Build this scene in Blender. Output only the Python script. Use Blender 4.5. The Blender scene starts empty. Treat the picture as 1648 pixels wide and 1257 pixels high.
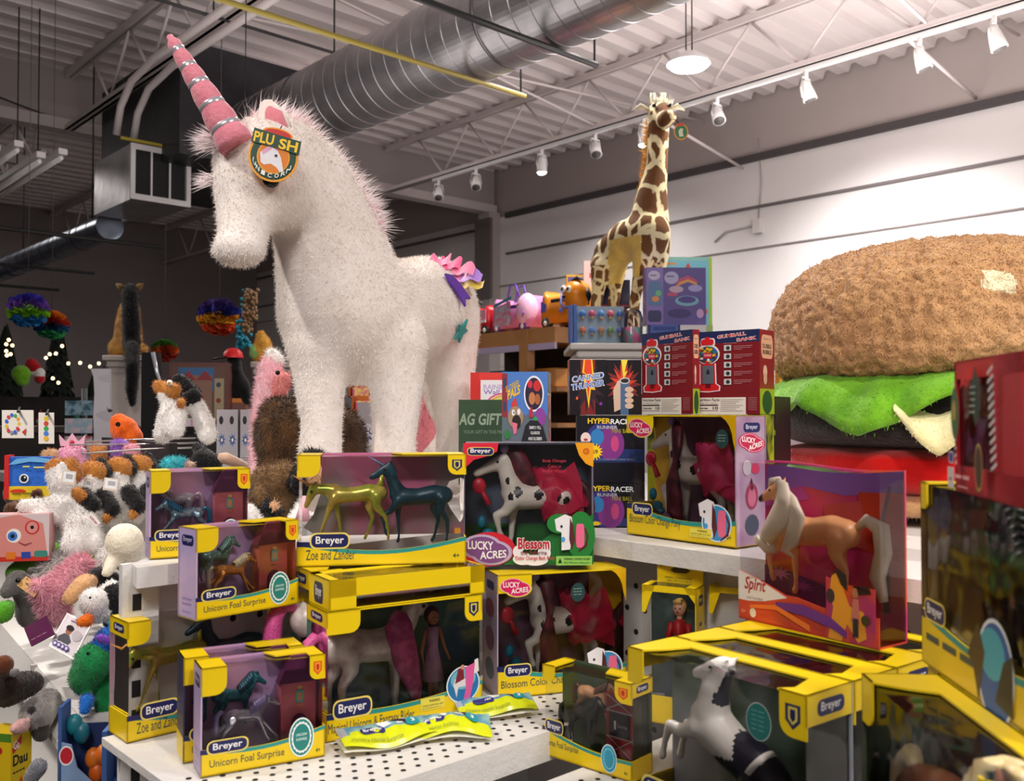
import bpy, math, random
import numpy as np
from mathutils import Vector, Matrix, Euler
random.seed(7); RNG = np.random.default_rng(7)
SC = bpy.context.scene
COL = SC.collection
# ---------------------------------------------------------------- camera
F = 1500.0; CX = 824.0; CY = 628.5; HY = 665.0; EYE = 1.6
PITCH = math.atan((HY - CY) / F)
cam_d = bpy.data.cameras.new('camera'); cam = bpy.data.objects.new('camera', cam_d); COL.objects.link(cam)
cam.location = (0, 0, EYE); cam.rotation_euler = (math.pi / 2 + PITCH, 0, 0)
cam_d.sensor_width = 36; cam_d.lens = 36 * F / 1648; cam_d.clip_start = .02
cam_d.dof.use_dof = True; cam_d.dof.focus_distance = 2.2; cam_d.dof.aperture_fstop = 7.1
SC.camera = cam
# ---------------------------------------------------------------- world, exposure
SC.view_settings.view_transform = 'Standard'; SC.view_settings.look = 'None'
SC.view_settings.gamma = 1; SC.view_settings.use_curve_mapping = False
SC.view_settings.exposure = 0.0
SC.cycles.transparent_max_bounces = 24; SC.cycles.max_bounces = 7
w = bpy.data.worlds.new('world'); SC.world = w; w.use_nodes = True
w.node_tree.nodes['Background'].inputs[0].default_value = (.52, .47, .47, 1)
w.node_tree.nodes['Background'].inputs[1].default_value = .36
PHI = math.atan2(.678, .735)      # room frame: local x = along the far wall (v), local y = along the side wall (u)
def W(v, u, z=0): return Vector((.735 * v - .678 * u, .678 * v + .735 * u, z))
def lamp(name, typ, loc, energy, color=(1, 1, 1), aim=None, size=.2, angle=60, blend=.5):
    d = bpy.data.lights.new(name, typ); d.energy = energy; d.color = color
    if typ == 'AREA': d.shape = 'DISK'; d.size = size
    elif typ == 'SPOT': d.spot_size = math.radians(angle); d.spot_blend = blend; d.shadow_soft_size = size
    else: d.shadow_soft_size = size
    o = bpy.data.objects.new(name, d); o.location = loc; COL.objects.link(o)
    if aim is not None: o.rotation_euler = (Vector(aim) - Vector(loc)).to_track_quat('-Z', 'Y').to_euler()
    return o
WARM = (1, .93, .86); COOL = (.95, .97, 1)
# track spotlights and ceiling lamps, plus added unseen fill lights
lamp('track_light_key', 'SPOT', (-.9, 4.6, 4.4), 560, WARM, (-.35, 2.2, 1.75), .05, 44, .6)
lamp('track_light_back', 'SPOT', (1.2, 4.9, 4.4), 420, WARM, (.25, 2.0, 1.4), .05, 60, .7)
lamp('front_fill_spot', 'SPOT', (1.0, -.4, 4.2), 250, WARM, (.6, 1.4, 1.2), .10, 50, .8)  # unseen spot behind the camera, added to brighten the front boxes
lamp('track_light_left', 'SPOT', (-2.4, 1.0, 4.2), 330, WARM, (-1.1, 2.2, 1.2), .07, 50, .8)
lamp('front_fill', 'AREA', (-.6, -1.6, 4.0), 84, (1, .95, .92), (-.1, 2.0, 1.3), 1.2)  # unseen soft fill added above and behind the camera
lamp('right_fill', 'AREA', (2.6, .2, 4.3), 70, (1, .95, .92), (1.0, 2.4, 1.5), .8)  # unseen area fill added high at the right, out of view
lamp('track_light_giraffe', 'SPOT', (2.3, 6.0, 4.6), 330, (1, .96, .86), (1.0, 6.4, 2.8), .06, 60, .7)
for i, (u, e) in enumerate(((-1.2, 640), (1.4, 640), (4.2, 480), (7.6, 170))):
    lamp('wall_washer', 'SPOT', W(7.4, u, 4.45), e, (1, .96, .95), W(9.31, u, 1.4), .06, 110, .9)
lamp('ceiling_lamp_deep', 'AREA', W(5, 9, 4.9), 60, (1, .93, .9), W(5, 9, 0), 1.5)
lamp('ceiling_lamp_far', 'AREA', W(2, 14, 4.9), 55, (1, .93, .9), W(2, 14, 0), 2)
lamp('aisle_lamp', 'AREA', W(4.9, 4.5, 4.4), 70, (1, .95, .9), W(4.9, 4.5, 0), 1.0)
lamp('dog_light', 'SPOT', W(.6, 8.6, 4.6), 260, WARM, W(2.2, 6.4, 2.2), .06, 50, .7)
lamp('duct_fill', 'AREA', W(2.4, 5.0, 3.0), 38, (1, .92, .9), W(2.4, 5.4, 5.3), 3.0)  # no fixture here: light added to lift the dark duct and left ceiling
lamp('deck_fill', 'AREA', W(6.6, 3.0, 3.2), 120, (1, .92, .9), W(6.6, 3.4, 5.3), 3.0)  # added upward fill without a fixture, brightens the deck at the right

# ---------------------------------------------------------------- pixel <-> place
def ray(px, py):
    b = -(py - CY) / F; a = (px - CX) / F
    return Vector((a, math.cos(PITCH) - b * math.sin(PITCH), math.sin(PITCH) + b * math.cos(PITCH)))
def at(px, py, Y):
    r = ray(px, py); return Vector((0, 0, EYE)) + r * (Y / r.y)
def onz(px, py, z):
    r = ray(px, py); return Vector((0, 0, EYE)) + r * ((z - EYE) / r.z)

# ---------------------------------------------------------------- materials
def lin(h):
    h = h.lstrip('#'); c = [int(h[i:i + 2], 16) / 255 for i in (0, 2, 4)]
    return tuple((x / 12.92 if x <= .04045 else ((x + .055) / 1.055) ** 2.4) for x in c) + (1,)
_M = {}
def M(h, rough=.5, metal=0, kind='', h2=None, scale=8.0):
    key = (h, rough, metal, kind, h2, scale)
    if key in _M: return _M[key]
    m = bpy.data.materials.new('mat_' + (kind or 'paint') + '_' + h.lstrip('#')); m.use_nodes = True
    nt = m.node_tree; N = nt.nodes; L = nt.links; b = N['Principled BSDF']; out = N['Material Output']
    b.inputs['Base Color'].default_value = lin(h); b.inputs['Roughness'].default_value = rough; b.inputs['Metallic'].default_value = metal
    def tc(): return N.new('ShaderNodeTexCoord').outputs['Object']
    def noise(s, det=3, r=.6):
        n = N.new('ShaderNodeTexNoise'); n.inputs['Scale'].default_value = s; n.inputs['Detail'].default_value = det; n.inputs['Roughness'].default_value = r
        L.new(tc(), n.inputs['Vector']); return n
    def ramp(src, stops):
        r = N.new('ShaderNodeValToRGB'); e = r.color_ramp.elements
        while len(e) < len(stops): e.new(.5)
        for i, (p, c) in enumerate(stops): e[i].position = p; e[i].color = c
        L.new(src, r.inputs[0]); return r
    def bump(src, st, dist):
        bp = N.new('ShaderNodeBump'); bp.inputs['Strength'].default_value = st; bp.inputs['Distance'].default_value = dist
        L.new(src, bp.inputs['Height']); L.new(bp.outputs[0], b.inputs['Normal'])
    if kind == 'plush':
        b.inputs['Sheen Weight'].default_value = .35; b.inputs['Roughness'].default_value = .95; b.inputs['Specular IOR Level'].default_value = .1
        n = noise(scale * 4, 4, .7); n2 = noise(scale, 3, .6)
        mx = N.new('ShaderNodeMath'); mx.operation = 'ADD'; L.new(n.outputs[0], mx.inputs[0]); L.new(n2.outputs[0], mx.inputs[1])
        c1 = lin(h2) if h2 else tuple(x * .72 for x in lin(h)[:3]) + (1,)
        r = ramp(n2.outputs[0], [(.32, c1), (.62, lin(h))]); L.new(r.outputs[0], b.inputs['Base Color'])
        bump(mx.outputs[0], .5, .006)
    elif kind == 'print':           # a printed colour picture: soft blotches of two inks
        n = noise(scale, 2, .5); r = ramp(n.outputs[0], [(.40, lin(h)), (.60, lin(h2))]); L.new(r.outputs[0], b.inputs['Base Color'])
    elif kind == 'wall':
        n = noise(scale, 5, .7); n2 = noise(.7, 2)
        c = lin(h); r = ramp(n2.outputs[0], [(.3, tuple(x * .90 for x in c[:3]) + (1,)), (.7, c)]); L.new(r.outputs[0], b.inputs['Base Color'])
        bump(n.outputs[0], .25, .01)
    elif kind == 'duct':
        n = noise(3.0, 3); r = ramp(n.outputs[0], [(.3, lin(h)), (.7, lin(h2 or h))]); L.new(r.outputs[0], b.inputs['Base Color'])
        bump(noise(1.3).outputs[0], .3, .05)
    elif kind == 'giraffe':
        v = N.new('ShaderNodeTexVoronoi'); v.feature = 'DISTANCE_TO_EDGE'; v.inputs['Scale'].default_value = scale
        mp = N.new('ShaderNodeMapping'); mp.inputs['Scale'].default_value = (1, 1, .72)
        nn = noise(10, 2); ad = N.new('ShaderNodeVectorMath'); ad.operation = 'MULTIPLY_ADD'; ad.inputs[1].default_value = (.05, .05, .05)
        L.new(nn.outputs['Color'], ad.inputs[0]); L.new(tc(), ad.inputs[2]); L.new(ad.outputs[0], mp.inputs[0]); L.new(mp.outputs[0], v.inputs['Vector'])
        r = ramp(v.outputs['Distance'], [(.09, lin(h)), (.125, lin(h2))]); L.new(r.outputs[0], b.inputs['Base Color'])
        b.inputs['Roughness'].default_value = .9; bump(noise(90, 3).outputs[0], .4, .004)
    elif kind == 'glow':
        b.inputs['Emission Color'].default_value = lin(h); b.inputs['Emission Strength'].default_value = scale
    elif kind == 'plastic':         # clear film or blister
        tr = N.new('ShaderNodeBsdfTransparent'); tr.inputs[0].default_value = lin(h)
        g = N.new('ShaderNodeBsdfGlossy'); g.inputs['Roughness'].default_value = rough; g.inputs[0].default_value = (1, 1, 1, 1)
        lw = N.new('ShaderNodeFresnel'); lw.inputs['IOR'].default_value = 1.38
        nz = noise(scale, 2); bp = N.new('ShaderNodeBump'); bp.inputs['Strength'].default_value = .35; bp.inputs['Distance'].default_value = .02
        L.new(nz.outputs[0], bp.inputs['Height']); L.new(bp.outputs[0], g.inputs['Normal']); L.new(bp.outputs[0], lw.inputs['Normal'])
        mx = N.new('ShaderNodeMixShader'); L.new(lw.outputs[0], mx.inputs[0]); L.new(tr.outputs[0], mx.inputs[1]); L.new(g.outputs[0], mx.inputs[2])
        L.new(mx.outputs[0], out.inputs['Surface'])
    elif kind == 'tulle':
        tr = N.new('ShaderNodeBsdfTransparent'); mx = N.new('ShaderNodeMixShader'); mx.inputs[0].default_value = .72
        L.new(tr.outputs[0], mx.inputs[1]); L.new(b.outputs[0], mx.inputs[2]); L.new(mx.outputs[0], out.inputs['Surface'])
    elif kind == 'metallic':
        n = noise(scale); r = ramp(n.outputs[0], [(.35, lin(h)), (.65, lin(h2 or h))]); L.new(r.outputs[0], b.inputs['Base Color'])
    _M[key] = m; return m
YEL = M('#e8c60e', .35); YELD = M('#d9a90c', .35); NAVY = M('#1c1f55', .4); WHITE = M('#f2f0ee', .5); BLACK = M('#0c0b0d', .5)
FILM = M('#f6f6f6', .09, 0, 'plastic', None, 9.0)
BLIST = M('#f4f2f6', .05, 0, 'plastic', None, 5.0)
SHELF = M('#e6e2de', .38, 0, 'wall', None, 40.0)

# ---------------------------------------------------------------- mesh building
class MB:
    def __init__(s): s.v = []; s.f = []; s.mi = []; s.sm = []; s.mats = []; s.T = Matrix.Identity(4)
    def mat(s, m):
        if m not in s.mats: s.mats.append(m)
        return s.mats.index(m)
    def add(s, vs, fs, m, smooth=False):
        b = len(s.v); T = s.T
        s.v.extend(tuple(T @ Vector(p)) for p in vs)
        k = s.mat(m)
        for f in fs: s.f.append([b + i for i in f]); s.mi.append(k); s.sm.append(smooth)
    def quad(s, a, b, c, d, m): s.add([a, b, c, d], [(0, 1, 2, 3)], m)
    def box(s, x0, x1, y0, y1, z0, z1, m, bev=0):
        if bev <= 0:
            s.add([(x0, y0, z0), (x1, y0, z0), (x1, y1, z0), (x0, y1, z0), (x0, y0, z1), (x1, y0, z1), (x1, y1, z1), (x0, y1, z1)],
                  [(0, 3, 2, 1), (4, 5, 6, 7), (0, 1, 5, 4), (1, 2, 6, 5), (2, 3, 7, 6), (3, 0, 4, 7)], m); return
        b = bev; pts = [(x0 + b, y0), (x1 - b, y0), (x1, y0 + b), (x1, y1 - b), (x1 - b, y1), (x0 + b, y1), (x0, y1 - b), (x0, y0 + b)]
        cx, cy = (x0 + x1) / 2, (y0 + y1) / 2; kx = 1 - b / max((x1 - x0) / 2, 1e-6); ky = 1 - b / max((y1 - y0) / 2, 1e-6)
        ins = [(cx + (x - cx) * kx, cy + (y - cy) * ky) for x, y in pts]
        vs = []
        for z, pp in ((z0, ins), (z0 + b, pts), (z1 - b, pts), (z1, ins)): vs += [(x, y, z) for x, y in pp]
        fs = [tuple(reversed(range(8))), tuple(range(24, 32))]
        for r in range(3):
            for i in range(8): j = (i + 1) % 8; fs.append((r * 8 + i, r * 8 + j, r * 8 + 8 + j, r * 8 + 8 + i))
        s.add(vs, fs, m, False)
    def prism(s, pts, d, m):        # polygon of 3d points pushed by vector d
        n = len(pts); d = Vector(d); P = [Vector(p) for p in pts]
        s.add(P + [p + d for p in P], [tuple(reversed(range(n))), tuple(range(n, 2 * n))] + [(i, (i + 1) % n, n + (i + 1) % n, n + i) for i in range(n)], m)
    def tube(s, pts, rad, m, n=10, smooth=True, flat=1.0, cap=True, up=(0, 0, 1)):
        P = [Vector(p) for p in pts]; R = rad if isinstance(rad, (list, tuple)) else [rad] * len(P)
        vs = []; fs = []
        for i, p in enumerate(P):
            t = (P[min(i + 1, len(P) - 1)] - P[max(i - 1, 0)])
            t = t.normalized() if t.length > 1e-9 else Vector((0, 0, 1))
            u = Vector(up); u = u - t * u.dot(t)
            if u.length < 1e-3: u = Vector((1, 0, 0)) - t * t.x
            if u.length < 1e-3: u = Vector((0, 1, 0))
            u.normalize(); w_ = t.cross(u)
            for k in range(n):
                a = 2 * math.pi * k / n; vs.append(p + u * (math.cos(a) * R[i] * flat) + w_ * (math.sin(a) * R[i]))
        for i in range(len(P) - 1):
            for k in range(n): j = (k + 1) % n; fs.append((i * n + k, i * n + j, (i + 1) * n + j, (i + 1) * n + k))
        if cap: fs += [tuple(reversed(range(n))), tuple(range((len(P) - 1) * n, len(P) * n))]
        s.add(vs, fs, m, smooth)
    def ell(s, c, r, m, nu=16, nv=10, rot=None, smooth=True):
        c = Vector(c); r = (r, r, r) if isinstance(r, (int, float)) else r; vs = []; fs = []
        Rm = Euler(rot).to_matrix() if rot else Matrix.Identity(3)
        for i in range(nv + 1):
            a = math.pi * i / nv
            for k in range(nu):
                b = 2 * math.pi * k / nu
                vs.append(c + Rm @ Vector((r[0] * math.sin(a) * math.cos(b), r[1] * math.sin(a) * math.sin(b), r[2] * math.cos(a))))
        for i in range(nv):
            for k in range(nu): j = (k + 1) % nu; fs.append((i * nu + k, (i + 1) * nu + k, (i + 1) * nu + j, i * nu + j))
        s.add(vs, fs, m, smooth)
    def lathe(s, prof, m, n=24, c=(0, 0, 0), smooth=True):
        vs = []; fs = []
        for r, z in prof:
            for k in range(n): a = 2 * math.pi * k / n; vs.append((c[0] + r * math.cos(a), c[1] + r * math.sin(a), c[2] + z))
        for i in range(len(prof) - 1):
            for k in range(n): j = (k + 1) % n; fs.append((i * n + k, i * n + j, (i + 1) * n + j, (i + 1) * n + k))
        s.add(vs, fs, m, smooth)
    def build(s, name, parent=None, loc=None, rz=None):
        me = bpy.data.meshes.new(name); me.from_pydata([tuple(v) for v in s.v], [], s.f)
        for m in s.mats: me.materials.append(m)
        me.polygons.foreach_set('material_index', s.mi); me.polygons.foreach_set('use_smooth', s.sm); me.update()
        return link(name, me, parent, loc, rz)
def link(name, me, parent=None, loc=None, rz=None):
    o = bpy.data.objects.new(name, me); COL.objects.link(o)
    if parent is not None: o.parent = parent
    if loc is not None: o.location = loc
    if rz is not None: o.rotation_euler = (0, 0, rz) if isinstance(rz, (int, float)) else rz
    return o
def tag(o, label, cat, group=None):
    o['label'] = label; o['category'] = cat
    if group: o['group'] = group
    return o
def thing(name, label, cat, loc=(0, 0, 0), rz=0, group=None):
    return tag(link(name, None, None, loc, rz), label, cat, group)
def struct(mb, name, room=True):
    o = mb.build(name, None, None, PHI if room else None); o['kind'] = 'structure'; return o
def copy_tree(o, parent=None):
    c = o.copy(); COL.objects.link(c); c.parent = parent
    for ch in [x for x in COL.objects if x.parent == o]: copy_tree(ch, c)
    return c

# ---------------------------------------------------------------- lettering and flat print
_T = {}
def text_mesh(st, bold=.0, shear=0.0):
    k = (st, bold, shear)
    if k in _T: return _T[k]
    cu = bpy.data.curves.new('t', 'FONT'); cu.body = st; cu.offset = bold; cu.shear = shear; cu.resolution_u = 3; cu.fill_mode = 'FRONT'
    o = bpy.data.objects.new('t', cu); me = bpy.data.meshes.new_from_object(o)
    vs = [v.co.copy() for v in me.vertices]; fs = [tuple(p.vertices) for p in me.polygons]
    x0 = min(v.x for v in vs); x1 = max(v.x for v in vs); y0 = min(v.y for v in vs); y1 = max(v.y for v in vs)
    vs = [((v.x - x0) / (x1 - x0), (v.y - y0) / max(y1 - y0, 1e-6)) for v in vs]
    bpy.data.objects.remove(o); bpy.data.curves.remove(cu); bpy.data.meshes.remove(me)
    _T[k] = (vs, fs); return _T[k]
def _col(c): return c if not isinstance(c, str) else M(c, .45)
def art(mb, items, fn, eps=.00009):
    """fn(s, t, e) gives the 3d point for face fractions s, t lifted by e."""
    for i, it in enumerate(items):
        e = eps * (i + 1); k = it[0]
        if k == 'rect':
            _, x0, y0, x1, y1, c = it; mb.add([fn(x0, y0, e), fn(x1, y0, e), fn(x1, y1, e), fn(x0, y1, e)], [(0, 1, 2, 3)], _col(c))
        elif k == 'rr':
            _, x0, y0, x1, y1, c = it; rx = (x1 - x0) * .16; ry = (y1 - y0) * .4; P = []
            for (cx, cy, a0) in ((x1 - rx, y1 - ry, 0), (x0 + rx, y1 - ry, 90), (x0 + rx, y0 + ry, 180), (x1 - rx, y0 + ry, 270)):
                for q in range(5): a = math.radians(a0 + q * 22.5); P.append(fn(cx + rx * math.cos(a), cy + ry * math.sin(a), e))
            mb.add(P, [tuple(range(len(P)))], _col(c))
        elif k == 'ell':
            _, cx, cy, rx, ry, c = it; P = [fn(cx + rx * math.cos(a * math.pi / 13), cy + ry * math.sin(a * math.pi / 13), e) for a in range(26)]
            mb.add(P, [tuple(range(26))], _col(c))
        elif k == 'star':
            _, cx, cy, rx, ry, n, q, c, r0 = it; P = []
            for a in range(2 * n):
                g = a * math.pi / n + r0; rr = 1 if a % 2 == 0 else q; P.append(fn(cx + rx * rr * math.cos(g), cy + ry * rr * math.sin(g), e))
            C0 = fn(cx, cy, e); mb.add(P + [C0], [(a, (a + 1) % (2 * n), 2 * n) for a in range(2 * n)], _col(c))
        elif k == 'poly':
            _, pts, c = it; mb.add([fn(x, y, e) for x, y in pts], [tuple(range(len(pts)))], _col(c))
        elif k == 'fan':      # strip between two polylines of equal length
            _, A, B, c = it; n = len(A); mb.add([fn(x, y, e) for x, y in A] + [fn(x, y, e) for x, y in B], [(q, q + 1, n + q + 1, n + q) for q in range(n - 1)], _col(c))
        elif k == 'lines':      # print too small to read: a row of short dashes
            _, nw, x0, y0, x1, y1, c = it[:7]; wd = (x1 - x0) / nw; ym = (y0 + y1) / 2; hh = (y1 - y0) * .22
            for q in range(nw): mb.add([fn(x0 + q * wd, ym - hh, e), fn(x0 + (q + .78) * wd, ym - hh, e), fn(x0 + (q + .78) * wd, ym + hh, e), fn(x0 + q * wd, ym + hh, e)], [(0, 1, 2, 3)], _col(c))
        elif k == 'text':
            _, st, x0, y0, x1, y1, c = it[:7]; bold = it[7] if len(it) > 7 else .0; rot = it[8] if len(it) > 8 else 0; sh = it[9] if len(it) > 9 else 0
            vs, fs = text_mesh(st, bold, sh); cx, cy = (x0 + x1) / 2, (y0 + y1) / 2; P = []
            for a, b in vs:
                x = x0 + a * (x1 - x0); y = y0 + b * (y1 - y0)
                if rot: y += (x - cx) * rot
                P.append(fn(x, y, e))
            mb.add(P, fs, _col(c))
def fr_front(w_, h): return lambda s, t, e: (s * w_, -e, t * h)
def fr_left(d, h): return lambda s, t, e: (-e, d * (1 - s), t * h)
def fr_right(w_, d, h): return lambda s, t, e: (w_ + e, s * d, t * h)
def fr_top(w_, d, h): return lambda s, t, e: (s * w_, t * d, h + e)
def brand(x0, y0, x1, y1):      # the navy name plate of the horse boxes
    dx = (x1 - x0); dy = (y1 - y0)
    return [('rr', x0 - dx * .04, y0 - dy * .11, x1 + dx * .04, y1 + dy * .11, '#e9d36a'), ('rr', x0, y0, x1, y1, NAVY),
            ('text', 'Breyer', x0 + dx * .12, y0 + dy * .12, x1 - dx * .12, y1 - dy * .16, WHITE, .012)]
def crest(x, y, rx, ry, red=False):
    return [('poly', [(x - rx, y + ry), (x + rx, y + ry), (x + rx, y - ry * .3), (x, y - ry), (x - rx, y - ry * .3)], '#e05a18' if red else '#2a2a50'),
            ('poly', [(x - rx * .6, y + ry * .8), (x + rx * .6, y + ry * .8), (x + rx * .6, y - ry * .2), (x, y - ry * .62), (x - rx * .6, y - ry * .2)], '#f0a020' if red else '#d8c850'),
            ('poly', [(x - rx * .35, y + ry * .6), (x + rx * .35, y + ry * .6), (x + rx * .35, y - ry * .1), (x, y - ry * .4), (x - rx * .35, y - ry * .1)], '#c83018' if red else NAVY)]
def swoosh(x0, y0, x1, y1, dip, n=12, th=.03):
    A = []; B = []
    for i in range(n + 1):
        t = i / n; x = x0 + (x1 - x0) * t; y = y0 + (y1 - y0) * t - dip * math.sin(math.pi * t); A.append((x, y)); B.append((x, y - th))
    return A, B

# ---------------------------------------------------------------- soft bodies
def sphere_np(c, r, nu=14, nv=9):
    m = MB(); m.ell(c, r, None, nu, nv) if False else None
def blob(elems, voxel=.02, smooth=4, mats=(WHITE,), paint=None, disp=None):
    """One continuous skin around tapered limbs [(point, radius), ...] and ('e', centre, radii, rot) lumps."""
    mb = MB(); mt = WHITE
    for el in elems:
        if el[0] == 'e': mb.ell(el[1], el[2], mt, 20, 12, el[3] if len(el) > 3 else None)
        else:
            for i, (p, r) in enumerate(el):
                mb.ell(p, r, mt, 14, 9)
                if i:
                    q, r2 = el[i - 1]; mb.tube([q, p], [r2, r], mt, 14)
    o = mb.build('tmp'); md = o.modifiers.new('r', 'REMESH'); md.mode = 'VOXEL'; md.voxel_size = voxel; md.use_smooth_shade = True
    ms = o.modifiers.new('s', 'SMOOTH'); ms.factor = .5; ms.iterations = smooth
    bpy.context.view_layer.update()
    dg = bpy.context.evaluated_depsgraph_get(); me = bpy.data.meshes.new_from_object(o.evaluated_get(dg))
    old = o.data; bpy.data.objects.remove(o); bpy.data.meshes.remove(old)
    me.materials.clear()
    for m in mats: me.materials.append(m)
    n = len(me.polygons); me.polygons.foreach_set('use_smooth', [True] * n)
    if paint: me.polygons.foreach_set('material_index', [paint(p.center) for p in me.polygons])
    else: me.polygons.foreach_set('material_index', [0] * n)
    me.update(); return me
def fur(me, n, length, width, out=.45, grav=(0, 0, -1), keep=None, jitter=.35, seg=1, comb=None):
    """Adds n short tapered hairs to a mesh, in the colour of the face each grows from."""
    nv = len(me.vertices); nf = len(me.polygons)
    co = np.empty(nv * 3); me.vertices.foreach_get('co', co); co = co.reshape(-1, 3)
    vn = np.empty(nf * 3); me.polygons.foreach_get('normal', vn); vn = vn.reshape(-1, 3)
    ar = np.empty(nf); me.polygons.foreach_get('area', ar)
    ce = np.empty(nf * 3); me.polygons.foreach_get('center', ce); ce = ce.reshape(-1, 3)
    mi = np.empty(nf, dtype=np.int32); me.polygons.foreach_get('material_index', mi)
    if keep is not None: ar = ar * np.array([1.0 if keep(c) else 0.0 for c in ce])
    pick = RNG.choice(nf, size=n, p=ar / ar.sum()); N = vn[pick]; P = ce[pick]
    R = RNG.normal(size=(n, 3)); tang = R - N * (R * N).sum(1, keepdims=True)
    tang /= np.linalg.norm(tang, axis=1, keepdims=True) + 1e-9
    P = P + tang * np.sqrt(ar[pick])[:, None] * RNG.random((n, 1)) * .8
    g = np.array(grav, float) if comb is None else np.array([comb(Vector(c)) for c in P])
    gt = g - N * (g * N).sum(1, keepdims=True) if g.ndim == 2 else g[None] - N * (N @ g)[:, None]
    D = N * out + gt * .7 + RNG.normal(size=(n, 3)) * jitter; D /= np.linalg.norm(D, axis=1, keepdims=True)
    Wd = np.cross(D, N); Wd /= np.linalg.norm(Wd, axis=1, keepdims=True) + 1e-9
    Ln = length * (.5 + RNG.random((n, 1)) * .8); root = P - N * length * .15
    vs = np.stack([root - Wd * width, root + Wd * width, root + D * Ln], 1).reshape(-1, 3)
    allv = np.vstack([co, vs]); nl = len(me.loops); li = np.empty(nl, dtype=np.int32); me.loops.foreach_get('vertex_index', li)
    ls = np.empty(nf, dtype=np.int32); me.polygons.foreach_get('loop_start', ls)
    lt = np.empty(nf, dtype=np.int32); me.polygons.foreach_get('loop_total', lt)
    m2 = bpy.data.meshes.new(me.name); m2.vertices.add(len(allv)); m2.vertices.foreach_set('co', allv.ravel())
    tri = np.arange(nv, nv + 3 * n, dtype=np.int32); L2 = np.concatenate([li, tri])
    m2.loops.add(len(L2)); m2.loops.foreach_set('vertex_index', L2)
    m2.polygons.add(nf + n); m2.polygons.foreach_set('loop_start', np.concatenate([ls, nl + 3 * np.arange(n, dtype=np.int32)]))
    m2.polygons.foreach_set('loop_total', np.concatenate([lt, np.full(n, 3, dtype=np.int32)]))
    for m in me.materials: m2.materials.append(m)
    m2.polygons.foreach_set('material_index', np.concatenate([mi, mi[pick]])); m2.polygons.foreach_set('use_smooth', np.ones(nf + n, dtype=bool))
    m2.update(calc_edges=True); bpy.data.meshes.remove(me); return m2
def strands(mb, roots, dirs, length, width, m, bend=(0, 0, -1), n=1, jit=.3, seg=3):
    """Locks of long hair: flat tapered ribbons that bend."""
    for p, d in zip(roots, dirs):
        for _ in range(n):
            q = Vector(p) + Vector(RNG.normal(size=3)) * width * 3; v = (Vector(d) + Vector(RNG.normal(size=3)) * jit).normalized()
            Ln = length * (.55 + .7 * RNG.random()); side = v.cross(Vector(RNG.normal(size=3))).normalized(); pts = []
            for i in range(seg + 1):
                t = i / seg; wd = width * (1 - t) ** .7; pts.append((q - side * wd, q + side * wd))
                v = (v + Vector(bend) * (.5 / seg)).normalized(); q = q + v * (Ln / seg)
            vs = [x for pr in pts for x in pr]; mb.add(vs, [(2 * i, 2 * i + 1, 2 * i + 3, 2 * i + 2) for i in range(seg)], m, True)
# ================================================================ the room
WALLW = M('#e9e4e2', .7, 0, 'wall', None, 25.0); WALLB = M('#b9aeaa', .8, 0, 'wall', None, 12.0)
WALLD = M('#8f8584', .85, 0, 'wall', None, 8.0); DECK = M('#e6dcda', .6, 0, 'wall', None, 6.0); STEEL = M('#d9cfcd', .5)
DARK = M('#1b1a1c', .6); GALV = M('#8d8a8c', .34, .75, 'duct', '#b5b2b4'); GALVD = M('#4f4d50', .4, .7, 'duct', '#77757a')
DV, DU, ZC = 9.31, 18.0, 5.24
mb = MB(); mb.box(-9, DV, -5, DU, -.1, 0, M('#5a5350', .5, 0, 'wall', None, 3.0)); struct(mb, 'floor')
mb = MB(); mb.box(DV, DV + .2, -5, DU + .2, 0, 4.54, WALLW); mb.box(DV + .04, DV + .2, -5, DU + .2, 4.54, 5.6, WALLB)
for z in (1.2, 2.3):
    mb.box(DV - .012, DV + .01, -5, DU, z, z + .02, WALLW)
struct(mb, 'wall_right')
mb = MB()   # far wall with openings for the windows
wins = [(-6.2, -4.6), (-4.15, -2.9), (-2.45, -1.1), (.1, 1.6), (2.0, 3.2)]
xs = -9.2
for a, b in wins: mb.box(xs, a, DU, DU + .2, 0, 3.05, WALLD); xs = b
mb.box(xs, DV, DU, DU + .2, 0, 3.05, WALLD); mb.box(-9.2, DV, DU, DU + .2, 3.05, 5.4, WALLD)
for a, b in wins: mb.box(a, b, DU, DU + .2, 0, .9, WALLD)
struct(mb, 'wall_far')
for i, (a, b) in enumerate(wins):
    mb = MB()
    for x in (a + .05, (a + b) / 2, b - .05): mb.box(x - .05, x + .05, DU + .05, DU + .12, .9, 3.05, DARK)
    for z in (.95, 2.2, 3.0): mb.box(a, b, DU + .05, DU + .12, z - .05, z + .05, DARK)
    f = struct(mb, 'window_%d' % (i + 1))
    mb = MB(); mb.box(a, b, DU + .08, DU + .09, .9, 3.05, M('#1a2140', .08)); p = mb.build('pane', f)
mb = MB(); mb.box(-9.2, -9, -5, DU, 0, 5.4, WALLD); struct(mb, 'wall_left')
# corrugated deck
mb = MB(); u = -3.0; pr = []
while u < DU:
    pr += [(u, ZC), (u + .13, ZC), (u + .16, ZC + .075), (u + .27, ZC + .075)]; u += .30
vs = [(-9, a, z) for a, z in pr] + [(DV, a, z) for a, z in pr]; n = len(pr)
mb.add(vs, [(i, i + 1, n + i + 1, n + i) for i in range(n - 1)], DECK)
mb.box(-9, DV, -3, DU, ZC + .09, ZC + .15, DECK)
struct(mb, 'ceiling')
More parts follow.
